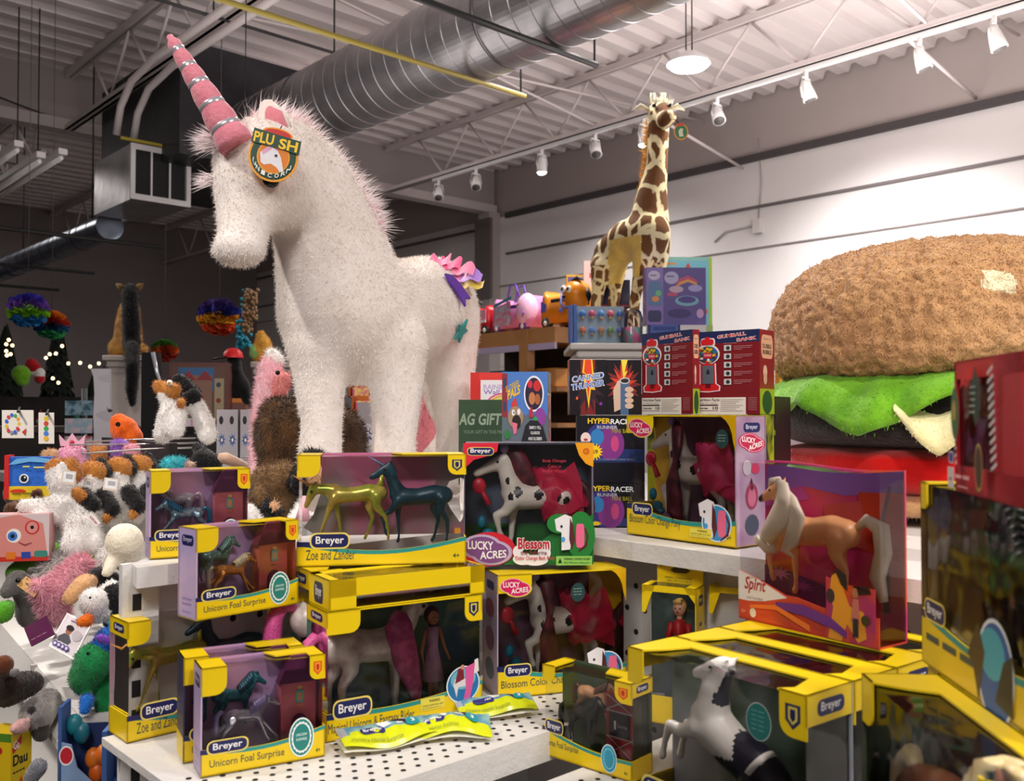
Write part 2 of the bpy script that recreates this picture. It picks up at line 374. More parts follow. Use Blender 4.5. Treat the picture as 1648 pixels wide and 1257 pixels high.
# seams, mouldings and the column along the side wall
mb = MB(); mb.box(DV - .05, DV + .03, -5, 10.2, 4.50, 4.58, M('#4a4546', .6)); struct(mb, 'trim_1')
mb = MB(); mb.box(DV - .03, DV + .01, -5, 10.2, 3.955, 3.985, M('#6c6564', .6)); mb.box(DV - .025, DV + .01, -5, DU, 3.49, 3.505, M('#8a8280', .6)); struct(mb, 'trim_2')
mb = MB(); mb.box(DV - .22, DV, 10.35, 10.6, 0, 4.6, M('#b5acaa', .6)); mb.box(DV - .25, DV - .2, 10.3, 10.65, 3.3, 4.5, M('#6f6867', .6)); struct(mb, 'trim_3')
mb = MB(); mb.box(DV - .02, DV + .02, 10.6, DU, 4.4, 4.44, M('#6c6564', .6)); mb.box(DV - .02, DV + .02, 10.6, DU, 3.8, 3.84, M('#8a8280', .6)); struct(mb, 'trim_4')
# girder with the closed header over the next bay
mb = MB(); mb.box(-9, DV - .02, 10.46, 10.52, 4.72, ZC, M('#a59b9a', .7)); mb.box(-9, DV - .02, 10.40, 10.60, 4.60, 4.72, M('#c9bfbd', .55)); struct(mb, 'trim_5')
mb = MB(); mb.box(-9, 3, 10.9, 11.0, 4.28, 4.38, M('#a59b9a', .6))
for k in range(20):
    x = -8 + k * .55; mb.tube([(x, 10.95, 4.38), (x + .27, 10.95, 4.9)], .02, STEEL, 5); mb.tube([(x + .27, 10.95, 4.9), (x + .55, 10.95, 4.38)], .02, STEEL, 5)
mb.box(-9, 3, 10.9, 11.0, 4.88, 4.95, M('#a59b9a', .6)); struct(mb, 'trim_6')
# open web joists
def joist(D, u0, u1, name, z0=4.60, z1=5.16):
    mb = MB()
    for dx in (-.045, .015): mb.box(D + dx, D + dx + .03, u0, u1, z1, z1 + .05, STEEL); mb.box(D + dx, D + dx + .03, u0, u1, z0, z0 + .045, STEEL)
    mb.box(D - .05, D + .05, u0, u1, z1 + .045, z1 + .06, STEEL); mb.box(D - .05, D + .05, u0, u1, z0, z0 + .01, STEEL)
    u = u0 + .2
    while u + 1.0 < u1:
        mb.tube([(D, u, z1), (D, u + .5, z0 + .03)], .014, STEEL, 6); mb.tube([(D, u + .5, z0 + .03), (D, u + 1.0, z1)], .014, STEEL, 6); u += 1.0
    return struct(mb, name)
for i, D in enumerate((7.3, 5.25, 3.2, 1.15, -.9)): joist(D, -2.5, 10.4, 'trim_%d' % (7 + i))
for i, D in enumerate((7.3, 5.25, 3.2, 1.15, -.9, -2.9)): joist(D, 11.1, DU - .1, 'trim_%d' % (12 + i), 4.5, 5.16)
# bridging angles between joists
mb = MB()
for u in (3.1, 6.6): 
    mb.tube([(3.2, u, 4.64), (9.25, u, 5.1)], .015, STEEL, 5); mb.tube([(3.2, u, 5.15), (7.3, u, 4.64)], .015, STEEL, 5)
for a, b in (((7.3, 3.3, 4.62), (9.28, 3.5, 4.62)), ((7.3, 5.9, 4.62), (9.28, 6.1, 4.45)), ((7.35, 1.9, 4.6), (9.28, 2.6, 4.72))): mb.tube([a, b], .018, STEEL, 6)
struct(mb, 'trim_18')
# ---------------- ducts and pipes
def spiral_duct(name, label, v, z, r, u0, u1, m, step=.16):
    t = thing(name, label, 'duct', W(v, (u0 + u1) / 2, z), PHI); L2 = (u1 - u0) / 2
    pts = []; rad = []; q = -L2
    while q < L2:
        pts += [(0, q, 0), (0, q + .004, 0), (0, q + .008, 0), (0, q + .012, 0)]; rad += [r, r + .004, r + .004, r]; q += step
    mb = MB(); mb.tube(pts, rad, m, 64, False); mb.build('duct_wall', t)
    q = -L2 + .8
    while q < L2: mb = MB(); mb.tube([(0, q, 0), (0, q + .02, 0)], r + .008, M('#77747a', .35, .8), 40); mb.build('joint_band', t); q += 2.4
    q = -L2 + .5
    while q < L2: mb = MB(); mb.tube([(0, q, r), (0, q, ZC - z)], .008, DARK, 5); mb.build('hanger_rod', t); q += 2.4
    return t
spiral_duct('spiral_duct', 'large silver spiral air duct running under the ceiling above the unicorn', 4.03, 4.15, .31, -1.2, 7.9, GALV)
spiral_duct('round_duct', 'thinner round duct running below the grille box towards the dark far wall', 3.25, 3.42, .13, 9.3, 15.5, M('#5c6470', .25, .8, 'duct', '#8a96a6'), .3)
t = thing('air_plenum', 'dark sheet metal plenum where the large spiral duct ends', 'duct', W(3.88, 8.1, 3.62), PHI)
mb = MB(); mb.box(-.58, .58, -.3, 1.6, .22, 1.22, M('#2b2a2d', .55, .4, 'duct', '#3c3b3f')); mb.build('plenum_box', t)
t = thing('air_register', 'galvanised air grille box with three dark openings left of the unicorn horn', 'vent', W(3.30, 8.2, 3.47), PHI)
mb = MB(); mb.box(-.26, .26, .01, .92, 0, .49, GALV); mb.build('grille_box', t)
mb = MB(); mb.box(-.22, .22, -.006, .011, .05, .44, M('#08080a', .8)); mb.build('opening', t)
mb = MB(); fm = M('#c9c6c6', .4)
mb.box(-.27, .27, -.02, .01, 0, .05, fm); mb.box(-.27, .27, -.02, .01, .44, .49, fm)
for x in (-.27, -.095, .07, .23): mb.box(x, x + (.04 if abs(x) > .2 else .015), -.021, .01, .05, .44, fm)
mb.build('grille_frame', t)
mb = MB(); mb.box(-.36, .55, -.03, -.01, .50, .525, M('#9a8a20', .6)); mb.build('yellow_strip', t)
# hanging strut rails
def rail(name, label, p0, p1, m, rods, th=.02):
    t = thing(name, label, 'rail', p0); d = p1 - p0
    mb = MB(); mb.tube([(0, 0, 0), tuple(d)], th, m, 8); mb.build('bar', t)
    for k in rods:
        mb = MB(); q = d * k; mb.tube([tuple(q), (q.x, q.y, ZC - p0.z)], .007, DARK, 6); mb.build('hanger_rod', t)
e = onz(960, 105, 3.818); rail('strut_rail', 'black hanging rail crossing in front of the spiral duct', e - W(2.3, 0), e, M('#141416', .5), (.0, .992), .02)
e = onz(845, 155, 3.815); rail('strut_rail', 'thin yellowish hanging rail crossing below the spiral duct', e - W(2.7, 0), e, M('#8a7a28', .5), (.02, .985), .017)
e = onz(560, 92, 4.6); rail('strut_rail', 'short dark rail hanging left of the spiral duct under the deck', e - W(1.7, 0), e, M('#3a3638', .5), (.3,), .014)
for i, (px, py, L, lb) in enumerate(((262, 398, 3.2, 'dark rail hanging below the far round duct, upper one'), (208, 392, 3.0, 'dark rail hanging across the far round duct, middle one'), (152, 440, 2.4, 'dark rail hanging near the far wall above the rainbow pompoms'), (95, 467, 2.2, 'lowest dark rail hanging at the left above the purple pompom'))):
    e = onz(px, py, (3.2, 3.08, 3.2, 3.1)[i]); rail('strut_rail', lb, e - W(L, 0), e, DARK, (.3,) if i < 2 else (.4,), .018)
# conduits under the third joist
for k, (v, z, lb) in enumerate(((3.0, 4.53, 'pale conduit running under the roof joist, upper of the pair above the horn'), (3.15, 4.50, 'pale conduit running under the roof joist, lower of the pair above the horn'))):
    t = thing('conduit_pipe', lb, 'pipe', W(v, 4, z), PHI); mb = MB()
    mb.tube([(0, -4, 0), (0, 3.6, 0), (0, 4.1, -.06), (0, 4.35, -.22), (0, 4.45, -.45)], .032, STEEL, 10); mb.build('pipe', t)
# bundle of long white strips, upper left
for k in range(4):
    v = 2.0 + k * .17; t = thing('strip_light', ('outermost', 'second', 'third', 'innermost')[k] + ' of the four unlit white strip lights at the upper left', 'light', W(v, 10.2, 3.72 + .06 * (k % 2)), PHI, 'unlit strip lights')
    mb = MB(); mb.box(-.035, .035, -1.9, 1.9, 0, .05, M('#d8d2d0', .5)); mb.build('housing', t)
    mb = MB(); mb.tube([(0, -1.85, -.02), (0, 1.85, -.02)], .02, WHITE, 8); mb.build('tube', t)
    mb = MB(); mb.tube([(0, -1.2, .05), (0, -1.2, ZC - 3.75)], .006, DARK, 5); mb.tube([(0, 1.2, .05), (0, 1.2, ZC - 3.75)], .006, DARK, 5); mb.build('hanger_rod', t)
# cable hanging on the header
mb = MB(); mb.tube([(-1.2 + .3 * i, 10.42, 4.95 - .1 * math.sin(i * .5) - .012 * i) for i in range(15)], .008, DARK, 5); o = mb.build('cable', None, None, PHI); tag(o, 'thin black cable sagging across the white header at upper left', 'cable')
# round lamp
p = at(1108, 104, 7.75); t = thing('disc_light', 'bright round ceiling light to the right of the giraffe head', 'light', p)
mb = MB(); mb.lathe([(0, .10), (.06, .10), (.17, .03), (.18, 0)], M('#dcdcdc', .4), 32); mb.build('housing', t)
mb = MB(); mb.lathe([(.175, 0), (.15, -.025), (0, -.035)], M('#ffffff', .5, 0, 'glow', None, 14.0), 32); mb.build('lens', t)
mb = MB(); mb.tube([(-.02, 0, .1), (-.02, 0, ZC - p.z)], .006, DARK, 5); mb.tube([(.03, 0, .1), (.03, 0, ZC - p.z)], .006, DARK, 5); mb.build('hanger_rod', t)
# junction box
p = at(974, 42, 7.4); t = thing('ceiling_speaker', 'small dark octagonal fixture hanging under the deck beside the duct', 'fixture', p)
mb = MB(); mb.lathe([(0, .06), (.06, .06), (.066, .0), (.05, -.02), (0, -.02)], M('#4a4747', .5), 8, smooth=False); mb.build('body', t)
mb = MB(); mb.tube([(0, 0, .05), (0, 0, ZC - p.z)], .006, DARK, 5); mb.build('hanger_rod', t)
# wall box and cable on the painted wall
t = thing('wall_outlet_box', 'small white junction box with cable on the white wall right of giraffe', 'fixture', at(1222, 362, 8.6), PHI)
pw = at(1222, 362, 8.6); s_ = DV / (pw.x * .735 + pw.y * .678); t.location = (pw.x * s_, pw.y * s_, EYE + (pw.z - EYE) * s_)
mb = MB(); mb.box(-.07, 0, -.05, .05, -.1, .06, M('#dcd6d4', .5)); mb.build('box', t)
mb = MB(); mb.tube([(-.02, 0, .05), (-.02, -.05, .5), (-.02, 0, 1.0)], .008, M('#c5bebc', .6), 5); mb.tube([(-.02, .05, 0), (-.02, .45, -.02), (-.02, .6, -.12)], .012, M('#b9b2b0', .6), 5); mb.build('cable', t)
# track and track heads
t = thing('light_track', 'long white light track fixed below the roof joist over the back aisle', 'light', W(7.3, 4, 4.56), PHI)
mb = MB(); mb.box(-.02, .02, -6, 5.4, 0, .035, WHITE); mb.build('rail', t)
heads = [(706, 296, 1, 0), (766, 281, 1, 0), (872, 250, 0, 1), (958, 226, 1, 0), (1036, 206, 0, 1), (1154, 162, 1, 0), (1297, 125, 2, 0), (1480, 68, 2, 0), (1600, 38, 2, 0)]
where = ['leftmost', 'second from left', 'lit', 'between the two lit spots', 'lit, behind the giraffe head', 'just right of the giraffe', 'near the wall brace', 'next to the rightmost', 'rightmost']
for (px, py, md, lit), wh in zip(heads, where):
    a = (px - CX) / F; V = 7.3; # point on the v=7.3 plane
    r = ray(px, py); k = V / (r.x * .735 + r.y * .678); p = Vector((0, 0, EYE)) + r * k; p.z = 4.55
    t = thing('track_spotlight', 'white track spotlight under the roof joist, ' + wh, 'spotlight', p, PHI, 'track spotlights')
    mb = MB(); mb.tube([(0, 0, .02), (0, 0, -.06)], .02, WHITE, 8); mb.tube([(-.06, 0, -.05), (-.085, 0, -.15), (-.06, 0, -.23)], .008, WHITE, 6); mb.tube([(.06, 0, -.05), (.085, 0, -.15), (.06, 0, -.23)], .008, WHITE, 6); mb.tube([(-.06, 0, -.05), (.06, 0, -.05)], .01, WHITE, 6); mb.build('yoke', t)
    aim = Vector((0, 0, -1)) if lit else (Vector((-.4, -.5, -1)) if md == 1 else Vector((.15, -.25, -1))); aim.normalize(); c = Vector((0, 0, -.12))
    mb = MB(); mb.tube([c - aim * .05, c - aim * .02, c + aim * .06, c + aim * .13], [.03, .042, .055, .062], WHITE, 18, cap=True); mb.build('lamp_head', t)
    mb = MB(); mb.ell(c + aim * .115, (.056, .056, .04), M('#fffaf0', .5, 0, 'glow', None, 22.0)) if lit else mb.tube([c + aim * .128, c + aim * .135], [.052, .05], M('#fffaf0', .5, 0, 'glow', None, 22.0) if lit else M('#5a5654', .4), 18); mb.build('bulb', t)

# ================================================================ shop fittings
def perf(mb, fn, a0, a1, b0, b1, da, db, r):
    """rows of small dark punched holes on a plane given by fn"""
    hm = M('#1a191b', .7); n = 0; b = b0
    while b < b1:
        a = a0 + (da / 2 if n % 2 else 0)
        while a < a1:
            mb.add([fn(a + r * math.cos(k * math.pi / 4), b + r * math.sin(k * math.pi / 4)) for k in range(8)], [tuple(range(8))], hm); a += da
        b += db; n += 1
ZT = 1.365; ZS = 1.10; ZR = 1.06
gon = thing('shop_gondola', 'white metal gondola shelving that carries the horse boxes and the unicorn', 'shelving', (0, 0, 0), PHI)
mb = MB()   # local x = v, y = u
mb.box(.60, 1.46, 1.50, 1.53, .08, ZT - .003, SHELF); mb.box(.542, .60, 1.482, 1.495, 0, ZT - .001, SHELF)
perf(mb, lambda a, b: (a, 1.4995, b), .66, 1.36, .3, 1.33, .05, .05, .006)
for z in [.3 + k * .045 for k in range(23)]: mb.quad((.558, 1.4815, z), (.572, 1.4815, z), (.572, 1.4815, z + .026), (.558, 1.4815, z + .026), M('#1a191b', .7))
mb.build('back_panel', gon)
mb = MB(); mb.box(1.43, 1.49, -.6, 1.54, .08, ZT - .03, M('#c9c4c0', .4)); perf(mb, lambda a, b: (1.4295, a, b), .2, 1.3, .9, 1.30, .045, .045, .006); 
mb.box(1.40, 1.46, .92, 1.0, .3, ZT - .003, SHELF); mb.build('side_panel', gon)
mb = MB(); mb.box(1.03, 2.9, 1.50, 4.3, ZT - .037, ZT - .002, SHELF); mb.prism([(.55, 1.445, ZT - .034), (1.34, 1.445, ZT - .034), (1.34, 1.60, ZT - .034), (.66, 1.60, ZT - .034), (.56, 1.49, ZT - .034)], (0, 0, .032), SHELF); mb.box(1.33, 2.9, -.6, 1.50, ZT - .036, ZT - .0025, SHELF); mb.build('top_deck', gon)
def shelf(name, x0, x1, y0, y1, z, lip='y'):
    mb = MB(); mb.box(x0, x1, y0, y1, z - .012, z, SHELF)
    if lip == 'y': mb.box(x0, x1, y0 - .006, y0 + .006, z - .045, z + .001, SHELF); perf(mb, lambda a, b: (a, b, z + .0008), x0 + .03, x1 - .03, y0 + .02, y0 + .20, .026, .022, .0042)
    else: mb.box(x0 - .006, x0 + .006, y0, y1, z - .045, z + .001, SHELF); perf(mb, lambda a, b: (b, a, z + .0008), y0 + .03, y1 - .03, x0 + .02, x0 + .16, .026, .022, .0042)
    return mb.build(name, gon)
shelf('shelf', .52, 1.43, 1.055, 1.50, ZS - .002)
shelf('shelf', .93, 1.43, -.6, .985, ZR - .002, 'x')
mb = MB(); mb.box(.55, 1.43, 1.2, 1.5, .1, .7, SHELF); mb.box(1.1, 1.43, -.6, 1.2, .1, .7, SHELF); mb.build('base', gon)
# plush gondola, left
EC = Vector((-.78, 1.7)); d1 = Vector((-.596, .803)); d2 = Vector((.803, .596)); PH1 = math.atan2(d1.y, d1.x)
pg = thing('plush_gondola', 'white gondola shelf with sloped edge that carries the plush animals at left', 'shelving', (EC.x, EC.y, 0), PH1 - math.pi / 2 )
# local y = d1 (away to the left), local x = d2
mb = MB(); mb.box(0, .42, 0, 2.6, 1.035, 1.05, SHELF); mb.prism([(-.002, 0, 1.05), (-.03, 0, 1.0), (-.03, 0, .985), (0, 0, .985)], (0, 2.6, 0), SHELF); mb.box(0, .42, -.006, .004, .99, 1.052, SHELF)
mb.box(-.012, .0, .42, .43, .99, 1.054, M('#b9b2b0', .5)); mb.build('shelf', pg)
mb = MB(); mb.box(.42, .45, .2, 2.6, .1, 1.325, SHELF); mb.build('back_panel', pg)
mb = MB(); mb.box(.0, .42, .1, 2.6, .60, .615, SHELF); mb.build('lower_shelf', pg)
mb = MB(); mb.box(.02, .42, .1, 2.6, .0, .1, SHELF); mb.build('base', pg)
# pedestals
def pedestal(name, label, c, w_, d, z, rz, col='#e6e0da'):
    t = thing(name, label, 'pedestal', (c[0], c[1], 0), rz); m = M(col, .5)
    mb = MB(); mb.box(-w_ * .38, w_ * .38, -d * .38, d * .38, .1, z - .12, m); mb.build('shaft', t)
    mb = MB(); mb.box(-w_ * .40, w_ * .40, -d * .40, d * .40, z - .13, z - .09, m); mb.box(-w_ * .45, w_ * .45, -d * .45, d * .45, z - .09, z - .04, m, .01); mb.box(-w_ / 2, w_ / 2, -d / 2, d / 2, z - .04, z, m, .006); mb.build('cornice', t)
    mb = MB(); mb.box(-w_ * .42, w_ * .42, -d * .42, d * .42, 0, .1, m); mb.build('plinth', t)
    return t
p = at(205, 573, 7.0); pedestal('display_pedestal', 'pale pedestal under the sitting german shepherd plush', (p.x, p.y + .1), .36, .36, 2.03, .2, '#cfc3bd')
p = at(995, 553, 6.2); PG = Vector((.785, 6.05)); pedestal('display_pedestal', 'large white pedestal with cornice under the giraffe', (PG.x, PG.y), .86, .70, 2.03, .0)
p = at(432, 583, 6.0); pedestal('display_pedestal', 'small pale pedestal behind the unicorn carrying a golden plush', (p.x, p.y + .1), .26, .26, 1.93, .2, '#b5aaa4')
# wooden wall shelf unit
A = onz(740, 541, 2.2); B = onz(893, 525, 2.2); rzw = math.atan2(B.y - A.y, B.x - A.x); LW = (B - A).length
ws = thing('wooden_shelf_unit', 'light wooden shelf unit with the ride-on suitcases along the back aisle', 'shelving', (A.x, A.y, 0), rzw)
WD = M('#b9814a', .45, 0, 'print', '#a8713c', 3.0)
mb = MB(); mb.box(0, LW, 0, .5, 2.09, 2.2, WD); mb.build('top_board', ws)
mb = MB(); mb.box(0, LW, -.005, .02, 2.045, 2.09, M('#b9a8c8', .4)); mb.build('light_strip', ws)
for x in (0.02, .72, 1.42):
    if x < LW: mb = MB(); mb.box(x, x + .09, -.01, .06, .05, 2.2, WD); mb.build('post', ws)
mb = MB(); mb.box(0, LW, .45, .5, .1, 2.09, M('#3a2a20', .7)); mb.build('back_board', ws)
for z in (1.5, 1.75): mb = MB(); mb.box(0, LW, .02, .45, z, z + .03, WD); mb.build('shelf', ws)
# ================================================================ big plush animals
def J(px, py, Y, r): return (at(px, py, Y), r * Y / F)
def shift(el, b):
    b = Vector(b); out = []
    for e in el:
        if e[0] == 'e': out.append(('e', Vector(e[1]) - b) + tuple(e[2:]))
        else: out.append([(p - b, r) for p, r in e])
    return out
# ---------------- unicorn
PW = M('#efe6e0', .95, 0, 'plush', '#e4d8cf', 7.0); PK = M('#e8929c', .9, 0, 'plush', '#d8808c', 14.0)
base = Vector((-.26, 2.36, ZT)); un = thing('plush_unicorn', 'giant white plush unicorn with a pink horn standing above the horse boxes', 'plush unicorn', base)
foot = lambda px, Y: (at(px, 665 + (EYE - ZT - .06) * F / Y, Y))
E = [[J(390, 386, 1.95, 41), J(394, 352, 1.97, 46), J(404, 305, 2.0, 62), J(420, 268, 2.03, 78), J(450, 262, 2.07, 70)],
     ('e', at(385, 402, 1.93), (.060, .050, .040)), [J(430, 310, 2.02, 66), J(458, 300, 2.08, 66)],
     [J(455, 262, 2.08, 74), J(492, 300, 2.13, 80), J(520, 360, 2.17, 84), J(540, 430, 2.20, 98), J(556, 500, 2.22, 112), J(568, 522, 2.24, 100)],
     [J(560, 500, 2.24, 114), J(610, 508, 2.34, 94), J(655, 502, 2.46, 84), J(690, 492, 2.58, 80), J(702, 505, 2.62, 72)],
     [J(520, 555, 2.17, 62), J(514, 612, 2.16, 43), J(518, 680, 2.15, 34), (foot(512, 2.15), .055)],
     [J(630, 555, 2.22, 62), J(638, 620, 2.20, 45), J(635, 700, 2.19, 36), (foot(632, 2.19), .055)],
     [J(714, 530, 2.58, 60), J(726, 610, 2.58, 40), J(730, 690, 2.60, 28), (foot(728, 2.58), .052)],
     [J(690, 520, 2.70, 48), J(702, 600, 2.76, 30), J(716, 700, 2.80, 20), (foot(688, 2.74), .045)]]
me = blob(shift(E, base), .013, 7, (PW,), None)
me0 = me.copy(); me = fur(me, 150000, .010, .0008, .34, (0, 0, -1), None, .38)
link('body', me, un)
from mathutils.bvhtree import BVHTree
TREE = BVHTree.FromPolygons([v.co for v in me0.vertices], [tuple(p.vertices) for p in me0.polygons]); bpy.data.meshes.remove(me0)
def surf(px, py):
    r = ray(px, py).normalized(); return TREE.ray_cast(Vector((0, 0, EYE)) - base, r)[:2]
mb = MB(); mb.ell(at(388, 398, 1.915) - base, (.012, .01, .006), M('#c98088', .8), 10, 6); mb.ell(at(362, 392, 1.905) - base, (.008, .006, .005), M('#c98088', .8), 10, 6); mb.build('nostril', un)
mb = MB(); mb.ell(at(434, 291, 1.945) - base, (.020, .016, .017), M('#0b0808', .12), 16, 10); mb.build('eye', un)
# horn with silver rings
h0 = at(382, 236, 1.93) - base; h1 = at(272, 57, 1.93) - base; hv = h1 - h0; SIL = M('#c9c6cc', .25, .6)
cuts = [0, .16, .36, .555, .71, .86, 1.0]; mb = MB(); P = []; R = []
for a, b in zip(cuts[:-1], cuts[1:]):
    for q in (0.04, .2, .5, .8, .96): t = a + (b - a) * q; P.append(h0 + hv * t); R.append((31 - 22 * t) * 1.93 / F * (.90 + .13 * math.sin(math.pi * q)) * (1 if t < .95 else .62))
mb.tube(P, R, M('#e08a98', .9, 0, 'plush', '#d67a8a', 30.0), 24); hn = mb.build('horn', un)
mb = MB()
for t in cuts[1:-1]:
    c = h0 + hv * t; r = (31 - 22 * t) * 1.93 / F; k = hv.normalized(); mb.tube([c - k * .009, c - k * .003, c + k * .003, c + k * .009], [r * .88, r * .97, r * .97, r * .88], SIL, 22)
mb.build('silver_ring', hn)
for (a, b, w_) in ((at(447, 214, 2.01), at(427, 164, 2.01), .034), (at(405, 215, 2.12), at(398, 190, 2.12), .022)):
    mb = MB(); a -= base; b -= base; m_ = (a + b) / 2; mb.tube([a, m_, b, b + (b - a) * .06], [w_, w_ * .95, w_ * .4, .003], PW, 12, flat=.45, up=(0, 1, 0)); mb.tube([a + Vector((.006, -.010, -.004)), m_ + Vector((.008, -.014, 0)), b + Vector((.004, -.006, -.01))], [w_ * .7, w_ * .62, .004], PK, 10, flat=.3, up=(0, 1, 0)); mb.build('ear', un)
MP = M('#fdf1f2', .8); MPK = M('#f6c0ca', .8)
mn = [(405, 205), (425, 190), (452, 192), (478, 205), (500, 225), (520, 250), (545, 280), (568, 305), (590, 335), (606, 365)]
roots = []; dirs = []
for i in range(len(mn) - 1):
    for k in range(26):
        t = random.random(); px = mn[i][0] * (1 - t) + mn[i + 1][0] * t; py = mn[i][1] * (1 - t) + mn[i + 1][1] * t; Y = 2.06 + .015 * i
        roots.append(at(px - random.random() * 12, py + random.random() * 14, Y + random.uniform(-.02, .05)) - base); dirs.append(Vector((.45 + .03 * i, random.uniform(-.5, .5), .95 - .05 * i)))
mb = MB(); strands(mb, roots, dirs, .060, .0011, MP, (.6, 0, -.6), 9, .42, 4); strands(mb, roots[::2], dirs[::2], .045, .0012, MPK, (.6, 0, -.6), 6, .4, 3); mb.build('mane', un)
roots = [at(352 + random.uniform(-4, 10), 228 + random.uniform(-6, 8), 1.96) - base for _ in range(40)]; mb = MB()
strands(mb, roots, [(-1, -.1, .15)] * 40, .055, .0011, MP, (0, 0, -.35), 8, .26, 3)
roots = [at(343 + random.uniform(-2, 6), 290 + random.uniform(-6, 6), 1.97) - base for _ in range(16)]
strands(mb, roots, [(-1, -.1, .0)] * 16, .045, .001, MP, (0, 0, -.25), 7, .22, 3); mb.build('forelock', un)
# tail: pink plush
TL = [[J(738, 475, 2.66, 18), J(732, 545, 2.76, 22), J(712, 640, 2.82, 28), J(690, 700, 2.82, 36), J(684, 740, 2.82, 38), (foot(684, 2.82) + Vector((0, 0, .05)), .05)]]
me = blob(shift(TL, base), .012, 3, (PK,)); me = fur(me, 14000, .02, .0012, .4); link('tail', me, un)
def star_prism(c, R_, rz, rx, m, name, parent, n=5, q=.5, th=.006, r0=math.pi / 2):
    mb = MB(); pts = []
    for a in range(2 * n): g = r0 + a * math.pi / n; rr = R_ * (1 if a % 2 == 0 else q); pts.append((rr * math.cos(g), 0, rr * math.sin(g)))
    mb.prism(pts, (0, -th, 0), m); mb.v = [tuple(Vector(v)) for v in mb.v]; return mb.build(name, parent, c, (0, 0, rz))
def patch(px, py, pts, m, name):
    c, nn = surf(px, py); xx = Vector((0, 0, 1)).cross(nn).normalized(); xx = xx if xx.x > 0 else -xx; zz = nn.cross(xx); zz = zz if zz.z > 0 else -zz
    mb = MB(); mb.prism([c + nn * .006 + xx * a + zz * b for a, b in pts], nn * .006, m); return mb.build(name, un)
sp_ = [((.036 if i % 2 == 0 else .017) * math.cos(math.pi / 2 - .15 + i * math.pi / 5), (.036 if i % 2 == 0 else .017) * math.sin(math.pi / 2 - .15 + i * math.pi / 5)) for i in range(10)]
patch(738, 531, sp_, M('#2c8f8b', .8), 'teal_star')
pts = [(-.038, .040), (.0, .040), (.028, .012), (.052, -.022), (.022, -.024), (.006, -.050), (-.006, -.020), (-.028, .012)]
patch(732, 468, pts, M('#5b2f9a', .8), 'purple_star')
mb = MB(); PINKS = [M('#ef5f96', .6), M('#f590b4', .6), M('#b58be0', .6), M('#d4b84a', .6), M('#f37aa6', .6)]
bw = surf(732, 440)[0] + Vector((0, 0, .01))
for k, (dx, dz, m) in enumerate(((-.045, .02, 4), (-.015, .012, 0), (.02, -.002, 1), (.04, -.02, 2), (.045, -.04, 3), (.0, -.02, 1))):
    A = []; Bq = []
    for i in range(9):
        t = i / 8; A.append(bw + Vector((dx - .03 + .06 * t, -.02 + .006 * math.sin(t * 9 + k), dz - .012 + .005 * math.sin(t * 9 + k)))); Bq.append(A[-1] + Vector((.006 + .004 * math.cos(t * 8), .03, .030 + .006 * math.sin(t * 8 + k))))
    mb.add(A + Bq, [(i, i + 1, 10 + i, 9 + i) for i in range(8)], PINKS[m], True)
mb.build('bow', un)
# hang tag on the unicorn's head
tg = thing('hang_tag', 'round green and orange PLUSH UNICORN tag hanging over the unicorn eye', 'tag', at(440, 252, 1.905), (0, .18, .25))
R1 = .050; TY = [('ell', 0, 0, 1, 1.06, '#f0a01c'), ('ell', 0, 0, .91, .97, '#12402c'), ('ell', 0, -.02, .66, .70, '#f0a01c'), ('ell', 0, -.02, .60, .64, '#e07c12'),
      ('poly', [(-.55, .05), (-.35, .28), (-.1, .36), (.12, .28), (.30, .02), (.42, -.30), (.50, -.52), (.36, -.58), (.2, -.42), (-.05, -.32), (-.3, -.42), (-.45, -.35)], '#e9e4ea'),
      ('poly', [(-.5, .1), (-.3, .34), (-.02, .44), (-.2, .2), (-.42, -.02)], '#e0a8c0'), ('poly', [(.02, .3), (.06, .62), (.14, .3)], '#c06a9a'), ('ell', .1, .05, .06, .06, '#302030'),
      ('ell', .0, .95, .62, .24, '#f0a01c'), ('ell', .0, .95, .54, .18, '#c8201c')]
cr = [('P', -.80, .48, .62, .92), ('L', -.52, .44, .60, .86), ('U', -.26, .42, .62, .82), ('S', .08, .42, .62, .84), ('H', .44, .40, .60, .82)]
mb = MB(); fn = lambda s, t, e: (s * R1, -e, t * R1)
TY += [('poly', [(-.98, .38), (-.95, .98), (.98, .86), (.99, .28), (.3, .36), (-.3, .38)], '#12402c'),
       ('text', 'PLU', -.90, .42, -.10, .86, '#f5c81e', .03, .0), ('text', 'SH', .12, .36, .88, .80, '#f5c81e', .03, .0)]
for i, ch in enumerate('UNICORN'):
    a = math.radians(-150 + i * 20); x, y = .80 * math.cos(a), .82 * math.sin(a); TY.append(('text', ch, x - .08, y - .09, x + .08, y + .09, '#f0efe8', .02, math.tan(a + math.pi / 2) * .8 if abs(math.cos(a + math.pi / 2)) > .3 else 0))
art(mb, TY, fn, .0003); mb.tube([(0, .001, 0), (0, .003, 0)], R1, M('#f0a01c', .5), 26, flat=1.04); mb.build('card', tg)
mb = MB(); mb.tube([(0, .002, R1), (.004, .01, R1 * 1.4)], .0012, BLACK, 5); mb.build('string', tg)

